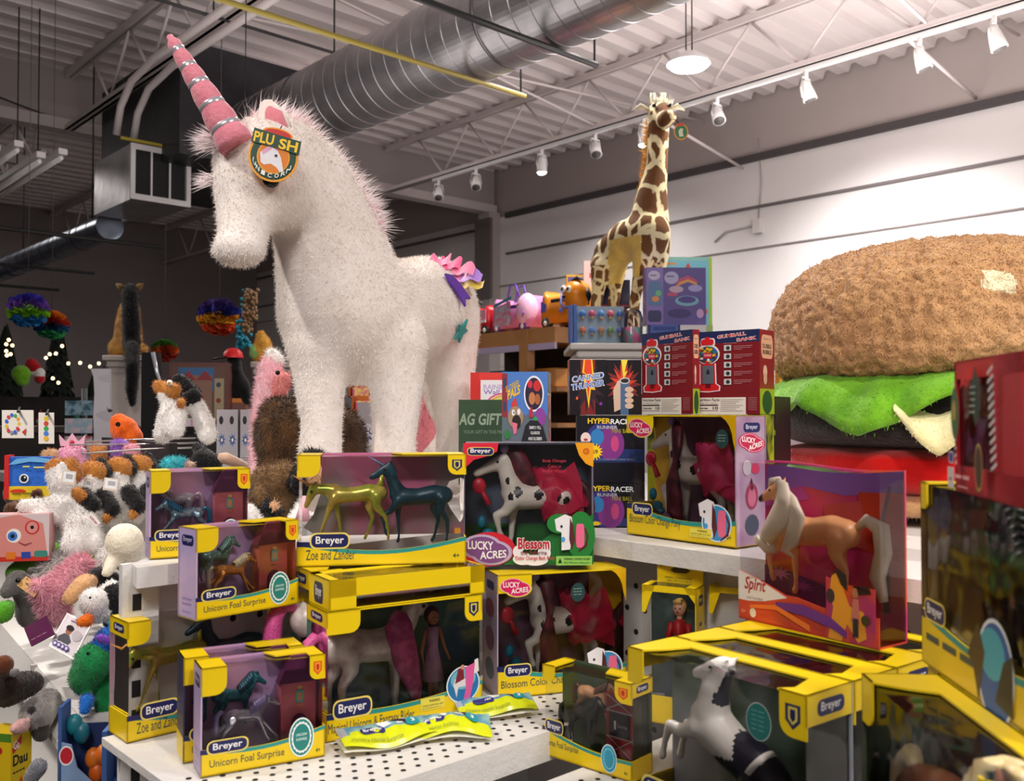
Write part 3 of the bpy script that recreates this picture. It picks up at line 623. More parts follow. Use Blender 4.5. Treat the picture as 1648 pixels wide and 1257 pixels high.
# ---------------- giraffe
GB = Vector((PG.x + .05, PG.y - .06, 2.03)); GM = M('#f2e2b4', .9, 0, 'giraffe', '#6e4420', 8.6); GS = M('#f0d9a0', .9, 0, 'giraffe', '#7a4c22', 15.0); GY = M('#f3c968', .9, 0, 'plush')
gr = thing('plush_giraffe', 'tall spotted plush giraffe standing on the large white pedestal', 'plush giraffe', GB)
gY = GB.y; gf = lambda px, Y: at(px, 665 - (2.03 - EYE + .052) * F / Y, Y)
E = [[J(1070, 196, gY - .12, 13), J(1066, 186, gY - .05, 17), J(1062, 182, gY, 19)], ('e', at(1074, 190, gY - .14), (.06, .08, .05)),
     [J(1060, 186, gY, 19), J(1059, 230, gY, 17), J(1056, 275, gY, 19), J(1048, 325, gY, 27), J(1044, 370, gY, 35), J(1042, 400, gY, 33)],
     [J(1046, 375, gY - .05, 34), J(1012, 385, gY + .08, 33), J(985, 408, gY + .2, 30), J(974, 425, gY + .24, 25)],
     [J(1038, 400, gY - .08, 22), J(1030, 445, gY - .1, 13), J(1022, 480, gY - .1, 9.5), (gf(1018, gY - .1), .045)],
     [J(1062, 390, gY + .02, 19), J(1060, 440, gY, 12), J(1056, 480, gY, 9), (gf(1054, gY), .045)],
     [J(970, 430, gY + .16, 21), J(963, 465, gY + .12, 12), J(959, 490, gY + .1, 10), (gf(956, gY + .1), .045)],
     [J(992, 430, gY + .22, 18), J(990, 465, gY + .22, 11), (gf(982, gY + .22), .04)]]
me = blob(shift(E, GB), .022, 4, (GM, GS, GY, M('#f5edcf', .9, 0, 'plush')), lambda c: 2 if (c.z < (at(0, 385, gY).z - GB.z) and abs(c.x - (at(1003, 0, gY).x - GB.x)) < .09 and c.z > (at(0, 452, gY).z - GB.z) and c.y < .2) else (1 if c.z < (at(0, 425, gY).z - GB.z) else 0))
link('body', me, gr)
for s in (-1, 1):
    e0 = at(1060, 178, gY) - GB; mb = MB(); mb.tube([e0 + Vector((s * .05, 0, 0)), e0 + Vector((s * .12, .0, .03)), e0 + Vector((s * .17, .0, .0))], [.02, .035, .005], M('#f5edcf', .9, 0, 'plush'), 10, flat=.4); mb.build('ear', gr)
    mb = MB(); mb.tube([e0 + Vector((s * .035, .02, .05)), e0 + Vector((s * .035, .02, .12))], [.014, .018], M('#f5edcf', .9, 0, 'plush'), 8); mb.build('ossicone', gr)
    mb = MB(); mb.ell(e0 + Vector((s * .05 + .01, -.07, .01)), .014, M('#0b0808', .1), 10, 6); mb.build('eye', gr)
roots = [at(1050 - (py - 200) * .09 - random.random() * 3, py, gY + .02) - GB for py in range(196, 330) for _ in range(3)]
mb = MB(); strands(mb, roots, [(-1, .2, .3)] * len(roots), .045, .004, M('#e8b35c', .8), (0, 0, -.4), 2, .3, 2); mb.build('mane', gr)
roots = [at(1066 + random.uniform(-14, 14), 168 + random.uniform(-4, 6), gY) - GB for _ in range(60)]
mb = MB(); strands(mb, roots, [(0, 0, 1)] * 60, .05, .005, M('#fbf6e6', .8), (0, 0, -.2), 2, .5, 2); mb.build('forelock', gr)
gt = thing('hang_tag', 'small round green and orange tag dangling from the giraffe', 'tag', at(1096, 212, gY - .25), (0, -.1, 0))
mb = MB(); art(mb, [('ell', 0, 0, 1, 1.05, '#f0a01c'), ('ell', 0, 0, .84, .88, '#1d7a3c'), ('poly', [(-.3, -.6), (-.35, .1), (0, .45), (.35, .3), (.2, -.1), (.3, -.6)], '#e8e4c8'), ('ell', 0, .9, .5, .22, '#e0481c')], lambda s, t, e: (s * .045, -e, t * .05), .0004); mb.tube([(0, .001, 0), (0, .004, 0)], .045, M('#f0a01c', .5), 20); mb.build('card', gt)
mb = MB(); mb.tube([(0, .002, .05), (-.02, .1, .12), (-.05, .18, .10)], .004, BLACK, 5); mb.build('string', gt)

# ---------------- burger
BC = at(1520, 600, 2.22); BC.z = ZT + .006; bu = thing('plush_burger', 'giant fluffy plush hamburger with lettuce and cheese on the gondola top', 'plush burger', BC, -.15)
TAN = M('#cc9e6e', .95, 0, 'plush', '#b98a5e', 16.0); CRM = M('#f4e6c0', .95, 0, 'plush'); LET = M('#7cbd2a', .9, 0, 'plush', '#5f9f1c', 12.0); RED = M('#d80f0c', .85, 0, 'plush', '#b80a08', 9.0); PAT = M('#2b2624', .95, 0, 'plush', '#1d1917', 20.0); CHE = M('#f3e8b4', .9, 0, 'plush', '#e8d998', 12.0)
RB = .40
def dome(zb, zt, r, lump, mats, paint, seed, edge=.35):
    mb = MB(); rr = random.Random(seed); n, m_ = 96, 40; vs = []; fs = []
    ph = [rr.random() * 6.28 for _ in range(6)]
    for i in range(m_ + 1):
        t = i / m_; a = t * math.pi          # 0 top .. pi bottom
        for k in range(n):
            b = 2 * math.pi * k / n
            cx = abs(math.sin(a)) ** .72; cz = math.copysign(abs(math.cos(a)) ** (.9 if a < math.pi / 2 else .5), math.cos(a))
            z = zb + (zt - zb) * (edge + (1 - edge) * cz) if cz > 0 else zb + (zt - zb) * edge * (1 + cz)
            w_ = 1 + lump * (math.sin(3 * b + ph[0]) * .5 + math.sin(5 * b + ph[1] + 3 * t) * .4 + math.sin(9 * b + ph[2] + 5 * t) * .2)
            q = lump * .12 * math.sin(4 * b + ph[3] + 4 * cx) * (1 if cz > 0 else 0)
            vs.append((r * cx * w_ * math.cos(b), r * cx * w_ * math.sin(b), z + q * r))
    for i in range(m_):
        for k in range(n): j = (k + 1) % n; fs.append((i * n + k, i * n + j, (i + 1) * n + j, (i + 1) * n + k))
    mb.add(vs, fs, mats[0], True); o = mb.build('tmp'); me = o.data; bpy.data.objects.remove(o)
    for m in mats[1:]: me.materials.append(m)
    if paint: me.polygons.foreach_set('material_index', [paint(p.center) for p in me.polygons])
    return me
hz = lambda py, Y=1.85: EYE + (HY - py) * Y / F - ZT
sp = at(1572, 467, 1.97) - BC; sp = Matrix.Rotation(.15, 3, 'Z') @ sp
zb0, zt0 = .270, .628
def pb(c): return 1 if (c - sp).length < .035 + .010 * math.sin(c.x * 160) else 0
me = dome(zb0, zt0, RB, .035, (TAN, CRM), None, 3, .42)
tmp_o = link('tmp', me); sd = tmp_o.modifiers.new('s', 'SUBSURF'); sd.levels = 2; sd.subdivision_type = 'SIMPLE'
tx = bpy.data.textures.new('fleece', 'CLOUDS'); tx.noise_scale = .022; tx.noise_depth = 3; dm = tmp_o.modifiers.new('d', 'DISPLACE'); dm.texture = tx; dm.strength = .024; dm.mid_level = .5; dm.texture_coords = 'LOCAL'
bpy.context.view_layer.update(); me2 = bpy.data.meshes.new_from_object(tmp_o.evaluated_get(bpy.context.evaluated_depsgraph_get())); bpy.data.objects.remove(tmp_o)
pk = [0] * len(me2.polygons)
if True:
    best = min(me2.polygons, key=lambda p: ((Vector((p.center.x, p.center.z)) - Vector((sp.x, sp.z))).length if p.center.y < 0 else 9)).center.copy()
    for p in me2.polygons:
        d = p.center - best
        if p.center.y < 0 and abs(d.x) < .034 - .4 * abs(d.z) * (1 if d.z > 0 else .3) and abs(d.z + .2 * d.x) < .022: pk[p.index] = 1
me2.polygons.foreach_set('material_index', pk); me2.polygons.foreach_set('use_smooth', [True] * len(me2.polygons))
me2 = fur(me2, 70000, .010, .0012, .6, (0, 0, -1), lambda c: c[1] < .15, .5); link('top_bun', me2, bu)
me = dome(0, .075, RB * .93, .02, (TAN,), None, 5, .5); me = fur(me, 6000, .010, .0012, .6, (0, 0, -1), lambda c: c[1] < 0, .5); link('bottom_bun', me, bu)
me = dome(.035, .165, RB * .97, .008, (RED,), None, 8, .72); link('tomato', me, bu)
me = dome(.138, .30, RB * .985, .012, (PAT,), None, 9, .6); link('patty', me, bu)
def skirt(r0, r1, z0, fz, a0, a1, m, th, name, n=120):
    """cloth leaf hanging out of the bun: fz(angle) is the z of its hem"""
    vs = []; fs = []; K = 8
    for i in range(n + 1):
        b = a0 + (a1 - a0) * i / n; zh = fz(b)
        for k in range(K + 1):
            t = k / K; r = r0 + (r1 - r0) * math.sin(t * math.pi * .5) + .010 * t * math.sin(b * 17 + t * 2) + .006 * t * math.sin(b * 31); z = z0 + (zh - z0) * t ** 1.5; vs.append((r * math.cos(b), r * math.sin(b), z))
    n0 = len(vs); vs += [(x * (1 - th / r1), y * (1 - th / r1), z) for x, y, z in vs]; q = K + 1
    for i in range(n):
        for k in range(K): a = i * q + k; fs += [(a, a + q, a + q + 1, a + 1), (n0 + a, n0 + a + 1, n0 + a + q + 1, n0 + a + q)]
        a = i * q + K; fs.append((a, a + q, n0 + a + q, n0 + a))
    mb = MB(); mb.add(vs, fs, m, True); o = mb.build('tmp'); me = o.data; bpy.data.objects.remove(o); me = fur(me, int(14000 * (a1 - a0) / 6.28), .007, .001, .4, (0, 0, -1)); return link(name, me, bu)
HM = [(0, .27), (.6, .22), (1.2, .27), (2, .20), (2.8, .27), (3.45, .25), (3.80, .215), (4.08, .268), (4.25, .225), (4.45, .192), (4.66, .225), (4.86, .275), (5.2, .295), (5.6, .24), (6.0, .22), (2 * math.pi, .27)]
skirt(RB * .8, RB * 1.06, .325, lambda b: float(np.interp((b + .43) % 6.2831, [a for a, _ in HM], [c for _, c in HM])) - .012, 0, 2 * math.pi, LET, .012, 'lettuce')
skirt(RB * .8, RB * 1.085, .262, lambda b: .270 - .125 * max(0, 1 - (abs(b - 4.40) / .26) ** 1.3), 4.20, 4.66, CHE, .012, 'cheese', 40)
# ================================================================ toy horses
SF = [(-.26, .56, .085), (-.27, .40, .050), (-.27, .32, .040), (-.27, .10, .026), (-.285, .04, .032), (-.29, .02, .036)]
SH = [(.30, .58, .11), (.27, .44, .07), (.36, .30, .042), (.35, .10, .028), (.335, .04, .032), (.33, .02, .036)]
def mv(l, dx=0, kx=0): return [(x + dx + kx * (.56 - z), z, r) for x, z, r in l]
LIFT = [(-.26, .56, .085), (-.36, .42, .05), (-.47, .38, .04), (-.44, .22, .026), (-.42, .15, .032), (-.41, .13, .034)]
POSE = {
 'stand': dict(fl=[SF, mv(SF, .03, .05)], hl=[SH, mv(SH, -.06, 0)], poll=(-.44, .94), nose=(-.66, .78)),
 'walk': dict(fl=[mv(SF, 0, -.35), mv(SF, .02, .18)], hl=[mv(SH, 0, .22), mv(SH, -.05, -.25)], poll=(-.52, .70), nose=(-.62, .46)),
 'foal': dict(fl=[LIFT, mv(SF, 0, .05)], hl=[mv(SH, 0, .05), mv(SH, -.04, -.2)], poll=(-.38, .98), nose=(-.60, .86)),
 'prance': dict(fl=[LIFT, mv(SF, 0, -.05)], hl=[SH, mv(SH, -.05, .1)], poll=(-.38, 1.0), nose=(-.60, .86)),
 'pony': dict(fl=[LIFT, mv(SF, 0, -.05)], hl=[SH, mv(SH, -.05, .1)], poll=(-.36, 1.02), nose=(-.70, .86)),
 'rear': dict(fl=[LIFT, mv(LIFT, .04, 0)], hl=[mv(SH, 0, .5), mv(SH, 0, .3)], poll=(-.34, 1.02), nose=(-.50, .82)),
 'run': dict(fl=[mv(SF, 0, -.8), mv(SF, 0, -.4)], hl=[mv(SH, 0, .7), mv(SH, 0, .35)], poll=(-.50, .88), nose=(-.72, .74))}
_HM = {}
def horse_mesh(pose='stand', br=1.0, lr=1.0, hr=1.0, mats=(WHITE,), paint=None, key=None, horn=False):
    k = (pose, br, lr, hr, key, tuple(m.name for m in mats))
    if k in _HM: return _HM[k]
    p = POSE[pose]; V = lambda x, y, z: Vector((x, y, z))
    px, pz = p['poll']; nx, nz = p['nose']
    E = [[(V(.34, 0, .62), .145 * br), (V(.2, 0, .635), .155 * br), (V(0, 0, .60), .145 * br), (V(-.18, 0, .60), .155 * br), (V(-.28, 0, .63), .13 * br)],
         [(V(-.26, 0, .66), .135 * br), (V((-.27 + px) / 2 - .02, 0, (.66 + pz) / 2), .10 * br), (V(px + .02, 0, pz - .02), .078 * hr)],
         [(V(px, 0, pz), .080 * hr), (V(px * .6 + nx * .4, 0, pz * .6 + nz * .4), .070 * hr), (V(px * .25 + nx * .75, 0, pz * .25 + nz * .75), .050 * hr), (V(nx, 0, nz), .044 * hr)]]
    for s in (-1, 1):
        E.append([(V(px + .02, s * .04, pz + .05 * hr), .026), (V(px + .035, s * .055, pz + .12 * hr), .012)])
        for L_, yy in ((p['fl'][0 if s < 0 else 1], .075), (p['hl'][0 if s < 0 else 1], .085)):
            E.append([(V(x, s * yy * br, z), r * lr) for x, z, r in L_])
    me = blob(E, .022, 3, mats, paint); _HM[k] = me; return me
def put_horse(parent, x, y, z, H, me, rz=0, mane=None, tail=None, eye=True, horn=None, pose='stand', tilt=0, name='pony_figure', label=None, mlen=.3, extra=None):
    o = link(name, me, parent, (x, y, z), (0, tilt, rz)); o.scale = (H, H, H)
    if label: o['label'] = label
    p = POSE[pose]; px, pz = p['poll']; nx, nz = p['nose']
    if mane:
        mb = MB(); P0 = Vector((px, 0, pz + .07)); P1 = Vector((-.2, 0, .76)); n = 7
        for i in range(n):
            t = i / (n - 1); q = P0.lerp(P1, t) + Vector((.05, 0, .03)); 
            for s in (-1, 1): mb.tube([q, q + Vector((.03, s * .07, -.02)), q + Vector((.03, s * .11, -.12 - mlen * .4)), q + Vector((.0, s * .10, -.16 - mlen))], [.045, .05, .045, .008], mane, 8, flat=.6)
        mb.tube([P0 + Vector((.03, 0, .02)), P0 + Vector((-.05, 0, .02)), P0 + Vector((-.10, 0, -.07))], [.03, .035, .008], mane, 8)
        mb.build('mane', o)
    if tail:
        mb = MB(); mb.tube([(.44, 0, .70), (.52, 0, .74), (.60, 0, .66), (.62, 0, .45), (.60, 0, .22), (.62, 0, .12)], [.03, .05, .065, .07, .055, .01], tail, 12, up=(0, 1, 0)); mb.build('tail', o)
    if eye:
        mb = MB()
        for s in (-1, 1): mb.ell((px * .72 + nx * .28, s * .074, pz * .72 + nz * .28 + .02), (.018, .012, .018), M('#0d0a12', .15), 8, 6)
        mb.build('eye', o)
    if horn:
        mb = MB(); d = Vector((-.9, 0, .55)).normalized(); q = Vector((px * .8 + nx * .2 - .03, 0, pz + .03)); mb.tube([q, q + d * .26], [.022, .002], horn, 8); mb.build('horn', o)
    return o
def spots(lst):
    return lambda c: 1 if any(((c.x - a) / r) ** 2 + ((c.z - b) / (r * 1.25)) ** 2 < 1 for a, b, r in lst) else 0
PONYW = M('#efe6da', .4); BLK = M('#141014', .4); MAROON = M('#4a1a22', .45, 0, 'print', '#7e2c3a', 40.0)
blossom = lambda: horse_mesh('pony', 1.10, 1.25, 1.15, (PONYW, BLK), spots([(-.30, .60, .035), (-.22, .65, .05), (-.34, .78, .03), (.02, .62, .05), (.22, .62, .06), (.1, .74, .04), (.3, .74, .05), (.34, .55, .04), (.2, .48, .03)]), 'blossom')

# ================================================================ packages
def hbox(A, B, h, d, label, name='horse_box', back=('#a04a6a', '#6f7f78'), band=(.24, .24, .06), cor=(.16, .22, .14, .24), title=None, tr=(.06, .06, .5, .14), br_=(.10, .17, .36, .28),
         left='clear', right='clear', items=(), group=None, top='corners', backpoly=None, capc=None, sidelab=True, floor=None, cat='toy box', crest_red=False, bandc=None, topglass=True):
    rz = math.atan2(B.y - A.y, B.x - A.x); w_ = math.hypot(B.x - A.x, B.y - A.y)
    t = thing(name, label, cat, A, rz, group); Y1 = bandc or YEL; Yc = capc or YEL; T_ = .0022
    mb = MB(); fn = fr_front(w_, h)
    hl, hr, dip = band; Aw, Bw = swoosh(0, hl, 1, hr, dip)
    poly = [(0, 0), (1, 0)] + [(x, y) for x, y in reversed(Aw)]
    mb.prism([(x * w_, 0, y * h) for x, y in poly], (0, T_, 0), Y1)
    lw, lh, rw, rh = cor
    mb_ = [mb]
    def corner(x0, x1, z0, flip):
        mb = mb_[0]
        r = min((x1 - x0) * w_, (h - z0 * h)) * .45; P = []
        if not flip: P = [(x0 * w_, 0, h), (x0 * w_, 0, z0 * h)] + [(x1 * w_ - r + r * math.sin(q * .3927), 0, z0 * h + r - r * math.cos(q * .3927)) for q in range(5)] + [(x1 * w_, 0, h)]
        else: P = [(x1 * w_, 0, h), (x0 * w_, 0, h)] + [(x0 * w_ + r - r * math.cos(q * .3927), 0, z0 * h + r - r * math.sin(q * .3927)) for q in range(5)] + [(x1 * w_, 0, z0 * h)]
        mb.prism(P, (0, T_, 0), Yc)
    mb1 = mb; tf = left == 'clear' and right == 'clear'; mb = MB() if tf else mb; mb_[0] = mb
    if lw: corner(0, lw, 1 - lh, False)
    if rw: corner(1 - rw, 1, 1 - rh, True)
    mb1.box(0, w_, 0, d, 0, T_, Y1)
    # top panel
    if top == 'corners':
        mb.box(0, w_ * max(lw, .02), 0, d, h - T_, h, Yc); mb.prism([(w_ * .55, d, h - T_), (w_ * .62, d * .45, h - T_), (w_ * (1 - rw), d * .45, h - T_), (w_ * (1 - rw), 0, h - T_), (w_, 0, h - T_), (w_, d, h - T_)], (0, 0, T_), Yc)
    elif top == 'bars':
        mb.box(0, w_, d * .68, d, h - T_, h, Yc); mb.prism([(0, 0, h - T_), (w_ * .10, 0, h - T_), (w_ * .16, d * .35, h - T_), (w_ * .20, d * .68, h - T_), (0, d * .68, h - T_)], (0, 0, T_), Yc)
        mb.prism([(w_, 0, h - T_), (w_, d * .68, h - T_), (w_ * .86, d * .68, h - T_), (w_ * .90, d * .2, h - T_), (w_ * .86, 0, h - T_)], (0, 0, T_), Yc)
    elif top == 'full': mb.box(0, w_, 0, d, h - T_, h, Yc)
    # sides
    def side(which, spec):
        x = -.0 if which == 'l' else w_ - T_
        fs_ = fr_left(d, h) if which == 'l' else fr_right(w_, d, h)
        if spec == 'clear':
            zl = hl if which == 'l' else hr
            mb1.box(x, x + T_, 0, d, 0, zl * h * (1.0), Y1); ch = lh if which == 'l' else rh
            if (lw if which == 'l' else rw):
                mb.box(x, x + T_, 0, d, h - ch * h * .7, h, Yc)
                if sidelab: art(mb, [('rr', .22, 1 - ch * .55, .80, 1 - ch * .18, NAVY), ('text', 'Breyer', .30, 1 - ch * .50, .72, 1 - ch * .24, WHITE, .01)], fs_)
        else:
            m = M(spec[0], .4, 0, 'print', spec[1], 12.0); mb.box(x, x + T_, 0, d, 0, h, m); art(mb, spec[2], fs_)
    side('l', left); side('r', right)
    it = []
    Ab, Bb = swoosh(0, hl, 1, hr, dip, 12, .035); it.append(('fan', Ab, Bb, '#2b8f86'))
    k0 = int(12 * br_[0]) + 1; it.append(('fan', [(0, hl), (br_[0], hl * .98)], [(0, hl - .045), (br_[0], hl - .05)], NAVY))
    it += brand(*br_)
    if title: it.append(('lines' if title == 'The Ideal Series' else 'text', 3 if title == 'The Ideal Series' else title, tr[0], tr[1], tr[2], tr[3], '#3a4a4a', .0))
    if rw: art(mb, crest(1 - rw * .5, 1 - rh * .55, rw * .28, rh * .28, crest_red), fn)
    if tf: mb.build('top_frame', t); mb = mb1
    it.append(('text', '4+', .92, .05, .96, .09, '#2a4a30', .01)); it += list(items)
    art(mb, it, fn); mb.build('carton', t)
    mb = MB(); m = M(back[0], .5, 0, 'print', back[1], 7.0)
    bp = backpoly or [(0, 0), (1, 0), (1, 1), (0, 1)]
    mb.prism([(x * w_, d - .004, y * h) for x, y in bp], (0, .0025, 0), m)
    if floor: mb.quad((.004, .004, .006), (w_ - .004, .004, .006), (w_ - .004, d - .006, .006), (.004, d - .006, .006), M(floor[0], .5, 0, 'print', floor[1], 12.0))
    mb.build('backdrop', t)
    mb = MB(); g = .0034
    mb.quad((g, g, g), (w_ - g, g, g), (w_ - g, g, h - g), (g, g, h - g), FILM)
    if topglass: mb.quad((g, g, h - g), (w_ - g, g, h - g), (w_ - g, d - g, h - g), (g, d - g, h - g), FILM)
    if left == 'clear': mb.quad((g, g, g), (g, d - g, g), (g, d - g, h - g), (g, g, h - g), FILM)
    if right == 'clear': mb.quad((w_ - g, g, g), (w_ - g, d - g, g), (w_ - g, d - g, h - g), (w_ - g, g, h - g), FILM)
    mb.build('window', t)
    t['_w'] = w_; t['_h'] = h
    return t, w_
def printed(t, name, w_, h, y, items, c, x0=0, z0=0, thick=.002):
    mb = MB(); mb.box(x0, x0 + w_, y, y + thick, z0, z0 + h, c); art(mb, items, lambda s, q, e: (x0 + s * w_, y - e, z0 + q * h)); return mb.build(name, t)
TEAL_SEAL = [('ell', .80, .22, .105, .19, '#e8f0ee'), ('ell', .80, .22, .095, .175, '#1f7f78'), ('star', .80, .22, .085, .155, 18, .93, '#e8f0ee', 0), ('ell', .80, .22, .070, .13, '#1f7f78'), ('text', 'UNICORN', .755, .235, .845, .26, '#d8ece8', .01), ('text', 'SURPRISE', .755, .19, .845, .215, '#d8ece8', .01)]
# ---------- castle + two foals
def surprise_box(A, B, h, d, label, c1, c2, tower=('#d8707a', '#c85a6a'), roof='#5a1a48', left=None, group='unicorn foal surprise boxes', facing=0, both=True):
    lav = left or ('#b7a3cf', '#d3b6cc', [('rr', .2, .80, .85, .92, NAVY), ('text', 'Breyer', .28, .83, .77, .90, '#c9c2e0', .01), ('text', 'Unicorn', .25, .20, .75, .24, '#7a6aa8', 0), ('text', 'Surprise', .25, .14, .75, .18, '#7a6aa8', 0), ('text', 'Breyer', .3, .06, .7, .09, '#7a6aa8', 0)])
    t, w_ = hbox(A, B, h, d, label, 'foal_surprise_box', ('#a584b0', '#c88ea4'), (.25, .30, .07), (.20, .26, .13, .24), 'Unicorn Foal Surprise', (.07, .055, .66, .145), (.06, .20, .36, .31), lav, 'clear', TEAL_SEAL, group, crest_red=True, floor=('#8f86a8', '#a79ab8'))
    # tower print card
    mb = MB(); x0, x1 = w_ * .66, w_ * .95; y = d * .35; m = M(tower[0], .5, 0, 'print', tower[1], 20.0)
    mb.box(x0, x1, y, y + .02, h * .16, h * .74, m); mb.prism([(x0 - .004, y - .002, h * .72), (x1 + .004, y - .002, h * .72), (x1 - .004, y - .002, h * .88), (x1 - .012, y - .002, h * .985), (x0 + .014, y - .002, h * .985), (x0 + .006, y - .002, h * .88)], (0, .02, 0), M(roof, .5))
    f2 = lambda s, q, e: (x0 + s * (x1 - x0), y - e, h * .16 + q * h * .58)
    art(mb, [('rect', .28, .03, .76, .26, '#4a1038'), ('ell', .52, .26, .24, .18, '#4a1038'), ('ell', .52, .30, .20, .13, '#6a1c4c'), ('text', '?', .47, .22, .57, .34, '#e8c8d0', .02), ('text', '1', .33, .08, .39, .2, '#e8c8d0', .02), ('text', 'Surprise', .42, .12, .70, .17, '#e8c8d0', 0),
             ('rr', .40, .62, .64, .84, '#6ab0a8'), ('rect', .45, .66, .59, .80, '#d8a060'), ('ell', .52, .58, .12, .03, '#e07a60'), ('ell', .52, .88, .08, .03, '#e0c060')], f2, .0003)
    mb.build('tower_card', t)
    me = horse_mesh('run', .9, 1, 1, (M(c1[0], .25, .5, 'metallic', c1[1], 12.0),), None, c1[0]); put_horse(t, w_ * .36, d * .25, h * .22, h * .44, me, facing, M(c1[2], .3, .4), M(c1[2], .3, .4), pose='run', mlen=.05)
    me = horse_mesh('stand', .9, 1, 1, (M(c2[0], .3, .4, 'metallic', c2[1], 12.0),), None, c2[0]); put_horse(t, w_ * .30, d * .72, h * .36, h * .46, me, facing, M(c2[2], .3, .3), M(c2[2], .3, .3), pose='stand', mlen=.05)
    return t
surprise_box(onz(240, 900, ZT), onz(402, 889, ZT), .142, .055, 'foal surprise box holding a metallic blue foal, highest at left on the gondola top', ('#2d8db0', '#cfe0e4', '#2a7fa6'), ('#c9bcc2', '#a89aa8', '#c2a8b8'))
surprise_box(onz(315, 1000, 1.290), onz(480, 971, 1.290), .137, .055, 'foal surprise box holding an orange foal, stacked on the pink foal pair box', ('#e08a3c', '#f0a860', '#d8c8a8'), ('#5a7f7a', '#7aa09a', '#4c6f6c'), ('#e07c54', '#d8605a'), '#6a2430', facing=math.pi)
A9 = onz(322, 1252, ZS); B9 = onz(523, 1216, ZS); n9 = Vector((-(B9 - A9).y, (B9 - A9).x, 0)).normalized()
surprise_box(A9, B9, .148, .055, 'foal surprise box holding a silver unicorn foal, front row on the lower shelf', ('#b9b4c8', '#dcdce8', '#a79ac8'), ('#23606c', '#3a8088', '#1c4c5c'), facing=math.pi)
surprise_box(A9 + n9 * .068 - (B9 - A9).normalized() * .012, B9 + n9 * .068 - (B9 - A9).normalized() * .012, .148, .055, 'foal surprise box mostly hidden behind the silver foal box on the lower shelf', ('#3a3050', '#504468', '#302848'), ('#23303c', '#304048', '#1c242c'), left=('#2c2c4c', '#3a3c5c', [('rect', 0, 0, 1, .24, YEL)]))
# ---------- two foals in one box
GREEN = M('#9fb43a', .25, .35, 'metallic', '#e0c05c', 6.0); TEALH = M('#1f4a58', .35, .2, 'metallic', '#163a48', 8.0)
def pair_box(A, B, h, d, label, **k):
    bpz = [(.10, .22), (1, .22), (1, .30), (.93, .45), (.88, .60), (.92, .72), (1, .76), (1, 1), (.10, 1), (.13, .86), (.12, .6), (.08, .42), (.02, .30)]
    k.setdefault('backpoly', bpz)
    t, w_ = hbox(A, B, h, d, label, 'foal_pair_box', ('#b85f86', '#8f8f8c'), (.22, .24, .10), (.135, .20, .11, .19), 'Zoe and Zander', (.055, .055, .34, .145), (.085, .165, .30, .285), 'clear', 'clear', [('rect', .93, .27, .965, .32, '#b87a10')], 'foal pair boxes', **k)
    me = horse_mesh('walk', .72, .8, .85, (GREEN,), None, 'g'); put_horse(t, w_ * .33, d * .45, h * .20, h * .70, me, 0, None, None, horn=M('#d8903a', .4), pose='walk', name='foal_figure', label='gold green foal with lowered head')
    mb = MB(); mb.tube([(w_ * .46, d * .45, h * .66), (w_ * .49, d * .45, h * .72), (w_ * .50, d * .45, h * .82)], [.003, .006, .002], GREEN, 8); mb.build('foal_tail', t)
    me = horse_mesh('foal', .78, .8, .95, (TEALH,), None, 't'); put_horse(t, w_ * .72, d * .5, h * .16, h * .72, me, 0, None, None, horn=M('#8aa0c8', .3), pose='foal', mlen=.0, name='foal_figure', label='dark teal foal with raised front leg')
    return t
pair_box(onz(477, 912, 1.3455), onz(750, 905.5, 1.3455), .185, .078, 'box with green and dark teal foals in front of the unicorn legs')
A6 = onz(204, 1196, ZS); B6 = onz(480, 1130, ZS); pair_box(A6, A6 + (B6 - A6).normalized() * .262, .181, .075, 'foal pair box at the left end of the lower shelf, partly hidden by smaller boxes', backpoly=[(0, 0), (1, 0), (1, 1), (0, 1)])
# ---------- unicorn and rider
PINKM = M('#d8589a', .5, 0, 'print', '#b8407e', 90.0); UNIW = M('#f4eae2', .35, .1, 'metallic', '#c0aca8', 5.0)
WARN = lambda x0, y0, x1, y1: [('rect', x0, y0, x1, y1, '#e8d850'), ('text', 'WARNING', x0 + (x1 - x0) * .35, y0 + (y1 - y0) * .6, x0 + (x1 - x0) * .8, y0 + (y1 - y0) * .85, '#302c10', .02), ('text', 'CHOKING HAZARD SMALL PARTS', x0 + .01, y0 + (y1 - y0) * .3, x1 - .01, y0 + (y1 - y0) * .45, '#403c18', 0), ('text', 'Not for children under 3 yrs', x0 + .01, y0 + (y1 - y0) * .08, x1 - .02, y0 + (y1 - y0) * .22, '#403c18', 0)]
def rider_badge(x, y, rx, ry):
    return [('ell', x, y, rx, ry, '#e6eef0'), ('ell', x, y, rx * .93, ry * .93, '#1f6fa6'), ('ell', x, y + ry * .3, rx * .75, ry * .55, '#6fb0c0'), ('poly', [(x + rx * .7, y + ry * 1.25), (x + rx * .9, y + ry * 1.3), (x + rx * .95, y + ry * .6), (x + rx * .5, y + ry * .4)], '#e4dcd8'),
            ('poly', [(x - rx * .6, y), (x - rx * .5, y + ry * .35), (x + rx * .3, y + ry * .3), (x + rx * .4, y - ry * .1), (x + rx * .3, y - ry * .7), (x + rx * .2, y - ry * .1), (x - rx * .3, y - ry * .1), (x - rx * .4, y - ry * .65), (x - rx * .55, y - ry * .1)], '#dcd4d8'),
            ('poly', [(x + rx * .1, y + ry * .9), (x + rx * .7, y + ry * 1.1), (x + rx * .6, y + ry * .1), (x + rx * .4, y - ry * .8), (x + rx * .0, y - ry * .9), (x + rx * .15, y - ry * .2)], '#d8589a'),
            ('poly', [(x - rx * .3, y + ry * .9), (x, y + ry * .95), (x + rx * .05, y + ry * .3), (x - rx * .5, y + ry * .1)], '#7a1c2c'), ('ell', x - rx * .05, y + ry * .95, rx * .12, ry * .13, '#c88a6a')]
